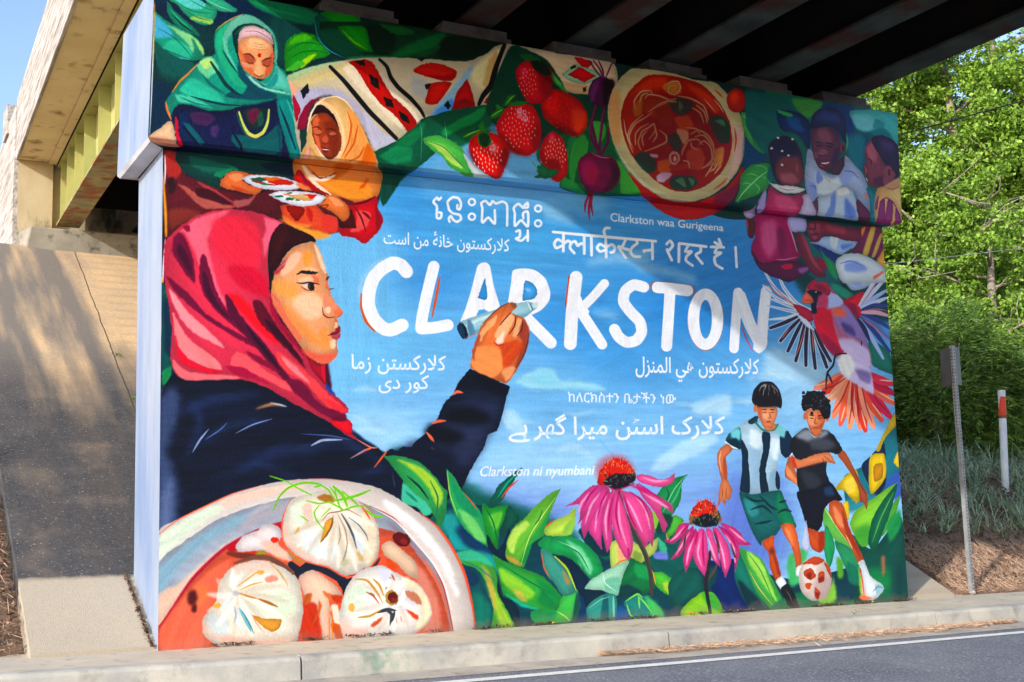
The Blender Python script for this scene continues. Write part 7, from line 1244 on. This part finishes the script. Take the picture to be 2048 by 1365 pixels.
g = blades('grass_clumps', None, roots, .58 * lsc, .0085, M_lir, 5, 1.45); tag(g, 'grey green strap-leaved ground cover on the mulched bank', 'grass', kind='stuff')

def chips(name, pts, l0, l1, w0, w1, m, label, cat, lift=.012, flat=.25, curl=0.):
    n = len(pts); a = RNG.uniform(0, 2 * np.pi, n); e_ = RNG.normal(size=n) * flat
    A = np.stack([np.cos(a) * np.cos(e_), np.sin(a) * np.cos(e_), np.sin(e_)], 1) * RNG.uniform(l0, l1, n)[:, None]
    if True: A[:, 2] += A[:, 1] * .5 * (pts[:, 1] > .2)
    N_ = unit(n, 1.6); B = np.cross(A, N_); B /= np.linalg.norm(B, axis=1, keepdims=True); B *= RNG.uniform(w0, w1, n)[:, None]
    P = pts + np.array([0, 0, 1.]) * RNG.uniform(.004, lift, n)[:, None] + np.abs(A[:, 2:3]) * np.array([0, 0, .5])
    V_, F__ = quads(P, A, B)
    return tag(fast_mesh(name, V_, F__, m), label, cat, kind='stuff')
def bankpt(x0, x1, y0, y1):
    x = RNG.uniform(x0, x1); y = RNG.uniform(y0, y1); return (x, y, ground_z(x, y) + .012)
c1 = np.concatenate([scatter(5200, lambda: bankpt(9.06, 15, .3, 3.2)), scatter(2600, lambda: bankpt(-2.0, -.96, .2, 4.5))])
chips('bark_mulch', c1, .015, .06, .006, .022, M_chip, 'dark bark mulch lying over the planted bank', 'mulch', .03, .4)
def lit(x0, x1, y0, y1):
    x, y, z = bankpt(x0, x1, y0, y1)
    return (x, y, z)
c2 = np.concatenate([scatter(9000, lambda: lit(9.2, 13.5, .15, 1.15)), scatter(1500, lambda: lit(-2.0, -.96, .2, 4.0))])
chips('pine_straw', c2, .03, .10, .0015, .004, M_straw, 'rusty pine straw strewn over the mulch beside the slope', 'pine straw', .03, .25)
def gut():
    x = RNG.uniform(3.4, 8.6); t = (x - 3.4) / 5.2; w_ = .17 * math.sin(math.pi * min(1, max(0, t))) ** .7 * (.7 + .5 * math.sin(5 * x) ** 2)
    y = kerb_y(x) - .02 - abs(RNG.normal()) * w_ * .75
    return (x, y, road_z(x) - .168 + .02 * RNG.random() * (1 - t * .3))
chips('gutter_straw', scatter(3000, gut), .02, .07, .0018, .0045, M_straw, 'pine straw drifted along the gutter below the kerb', 'pine straw', .03, .2)
def wallfoot():
    x = RNG.uniform(.4, 8.3)
    if math.sin(4.7 * x) + math.sin(11 * x + 1) < -.4 + RNG.random(): return None
    return (x, -.012 - abs(RNG.normal()) * .018, road_z(x) + .006)
def gapfoot():
    y = RNG.uniform(.02, 1.0); return (-.035 - abs(RNG.normal()) * .012 - .02 * y, y, slope_z(0, y) + .004)
chips('leaf_litter', np.concatenate([scatter(700, wallfoot), scatter(420, gapfoot)]), .006, .024, .004, .012, M_chip, 'brown crumbs of leaf litter along the foot of the painted wall', 'litter', .02, .5)

def weed(x, y, z, s, label, n=26):
    root = thing('weed', label, 'weed', (x, y, z), 'weeds')
    P = RNG.normal(size=(n, 3)) * s * np.array([.5, .5, .25]) + np.array([0, 0, s * .35]); N_ = unit(n, .8); A = np.cross(N_, unit(n)); A /= np.linalg.norm(A, axis=1, keepdims=True); B = np.cross(N_, A)
    V_, F__ = quads(P, A * s * .28, B * s * .16); fast_mesh('leaves', V_, F__, M_weed, root)
weed(.70, 5.66, slope_z(.70, 5.66), .055, 'upper of two small weeds in the cracked joint of the slope'); weed(.66, 4.46, slope_z(.66, 4.46), .045, 'lower of two small weeds in the cracked joint of the slope')
weed(6.55, kerb_y(6.55) + .20, road_z(6.55), .05, 'tiny weed on the pavement edge below the footballers', 14)
tuft = blades('grass_tuft', None, np.array([(-1.02, 3.1, ground_z(-1.02, 3.1))] * 34) + RNG.normal(size=(34, 3)) * np.array([.07, .1, .0]), .42, .007, M_weed, 4, 1.0); tag(tuft, 'green grass tuft in the mulch left of the paved slope', 'grass')

# ---------------------------------------------------------------- street furniture on the right
M_galv = mat('galvanised_steel', (.36, .37, .39), (.26, .265, .28), scale=12., rough=.5, spec=.5, metallic=.3)
M_hole = mat('hole_black', (.012, .012, .012), rough=1.)
M_signb = mat('sheen_brown_sign_back', (.11, .066, .043), (.07, .044, .03), scale=3., rough=.5)  # brown mirrored sheen of the bare metal put into its colour
M_signd = mat('dark_sign_back', (.045, .045, .055), (.03, .03, .04), scale=3., rough=.5)
M_mk = mat('marker_white', (.72, .76, .82), (.62, .66, .73), scale=4., rough=.5)
M_mo = mat('marker_orange', (.80, .07, .02), (.70, .05, .02), scale=5., rough=.5)
M_mb = mat('marker_rust_band', (.32, .09, .05), (.2, .06, .04), scale=12., rough=.6)
M_mn = mat('marker_navy', (.03, .04, .14), rough=.5)
sg = thing('sign_post', 'leaning perforated steel post with two sign plates seen from behind', 'sign', (9.44, .18, -.22))
ln_ = Vector((-.035, 0, 2.95)); fw = Vector((.768, .640, 0)); rt = Vector((.640, -.768, 0))
a1 = (rt * .62 + fw * .78).normalized(); a2 = (rt * .78 - fw * .62).normalized()                      # the two visible faces of the square post
hw = .024
b = MB(); k = [(-1, -1), (1, -1), (1, 1), (-1, 1)]
bot = [a1 * hw * i + a2 * hw * j + Vector((0, 0, -.3)) for i, j in k]; topv = [a1 * hw * i + a2 * hw * j + ln_ for i, j in k]
b.hexa([tuple(q) for q in bot + topv])
b.cur = 1
for q in range(74):
    t = (q + .6) / 75; c0_ = ln_ * t
    for nn, tt in ((-a1, a2), (-a2, a1), (a2, a1), (a1, a2)):
        ctr = c0_ + nn * (hw + .0012); rr = .0085
        b.add([tuple(ctr + tt * rr * math.cos(u * math.pi / 3) + Vector((0, 0, rr * math.sin(u * math.pi / 3)))) for u in range(6)], [tuple(range(6))])
b.build('post', [M_galv, M_hole], sg)
def plate(name, o_, d, wdt, hgt, z, m, label):
    """Rounded thin plate hung at the post, running along d from the post."""
    b = MB(); r = .03; out = []
    for cx, cz, a0 in ((wdt - r, r, -90), (wdt - r, hgt - r, 0), (r, hgt - r, 90), (r, r, 180)):
        for s_ in range(5):
            a = R(a0 + s_ * 22.5); out.append((cx + r * math.cos(a), cz + r * math.sin(a)))
    nrm = Vector((d.y, -d.x, 0)).normalized() * .0016
    f0 = [tuple(o_ + d * u + Vector((0, 0, z + v)) - nrm) for u, v in out]; f1 = [tuple(o_ + d * u + Vector((0, 0, z + v)) + nrm) for u, v in out]
    n = len(out); b.add(f0 + f1, [tuple(range(n)), tuple(range(n, 2 * n))[::-1]] + [(i, i + n, (i + 1) % n + n, (i + 1) % n) for i in range(n)])
    p_ = b.build(name, m, sg); p_['label'] = label
d1 = (-rt * .36 + fw * .93).normalized(); d2 = (rt * .17 + fw * .985).normalized()
plate('sign_plate', ln_ - a1 * .03 - rt * .012, d1, .31, .46, -.485, M_signb, 'bare back of the left sign plate with a bronze sheen painted in')
plate('sign_plate', ln_ + rt * .03, d2, .30, .46, -.470, M_signd, 'dark grey right sign plate seen almost edge on')
b = MB(); b.tube([(0, 0, .0), (.01, 0, .035)], [.05, .035], 7); b.build('concrete_footing', M_kerb, sg)

px_, py_ = 13.52, 2.80
mk = thing('marker_post', 'white marker post with a red orange top standing in the grass', 'marker post', (px_, py_, ground_z(px_, py_))); mk.rotation_euler = (0, R(3.2), 0)
b = MB(); b.tube([(0, 0, -.3), (0, 0, 1.10)], .056, 14); b.build('post', M_mk, mk, smooth=False)
b = MB(); b.tube([(0, 0, 1.102), (0, 0, 1.15)], .0575, 14); b.build('rusty_band', M_mb, mk)
b = MB(); b.tube([(0, 0, 1.152), (0, 0, 1.44)], .0572, 14); b.build('orange_sleeve', M_mo, mk)
b = MB(); b.tube([(0, 0, 1.442), (0, 0, 1.545)], .0574, 14)
for j, (a, lnn) in enumerate(((0, .05), (1, .10), (2, .20), (3, .12), (4, .05))):                       # the white cap runs down one side in a torn edge
    t = math.atan2(-RGT[1], -RGT[0]) + .25 + (a - 2) * .22
    v = lambda aa, z, r=.0588: (r * math.cos(aa), r * math.sin(aa), z)
    b.quad(v(t - .11, 1.442), v(t + .11, 1.442), v(t + .08, 1.442 - lnn), v(t - .08, 1.442 - lnn * .8))
b.build('white_cap', M_mk, mk)
b = MB(); t = math.atan2(RGT[1], RGT[0]) + .15
b.hexa([(.0565 * math.cos(t + q) * k_, .0565 * math.sin(t + q) * k_, z) for z in (-.2, 1.098) for q, k_ in ((-.13, 1.), (-.13, 1.04), (.13, 1.04), (.13, 1.))]); b.build('navy_stripe', M_mn, mk)

# overhead cable sagging past the trees, and a thin one lower down
def cable(label, p, q, r, sag):
    P, Q = Vector(p), Vector(q); b = MB()
    b.tube([P.lerp(Q, i / 24) - Vector((0, 0, sag * 4 * (i / 24) * (1 - i / 24))) for i in range(25)], r, 6)
    tag(b.build('overhead_cable', M_hole if r > .015 else M_galv), label, 'cable', 'overhead cables')
A_, B_ = on_y(1800., 250., 8.), on_y(2048., 181., 8.); D_ = B_ - A_
cable('thick black cable crossing in front of the trees', A_ - D_ * 3, B_ + D_ * 5, .017, .25)
A_, B_ = on_y(1780., 520., 8.), on_y(2048., 488., 8.); D_ = B_ - A_
cable('thin pale cable crossing low in front of the trees', A_ - D_ * 3, B_ + D_ * 5, .008, .1)
for (x, l) in ((7.6, 'orange fallen leaf at the wall foot under the white boot'), (3.55, 'orange fallen leaf at the wall foot below the large coneflower')):
    b = MB(); b.add([(-.03, 0, 0), (-.01, -.02, .012), (.03, -.004, .004), (.012, .02, .02), (-.012, .012, .022)], [(0, 1, 4), (1, 2, 3), (1, 3, 4)])
    o = b.build('fallen_leaf', M_mo if False else M_yel); o.location = (x, -.045, road_z(x) + .012); tag(o, l, 'leaf', 'fallen leaves')
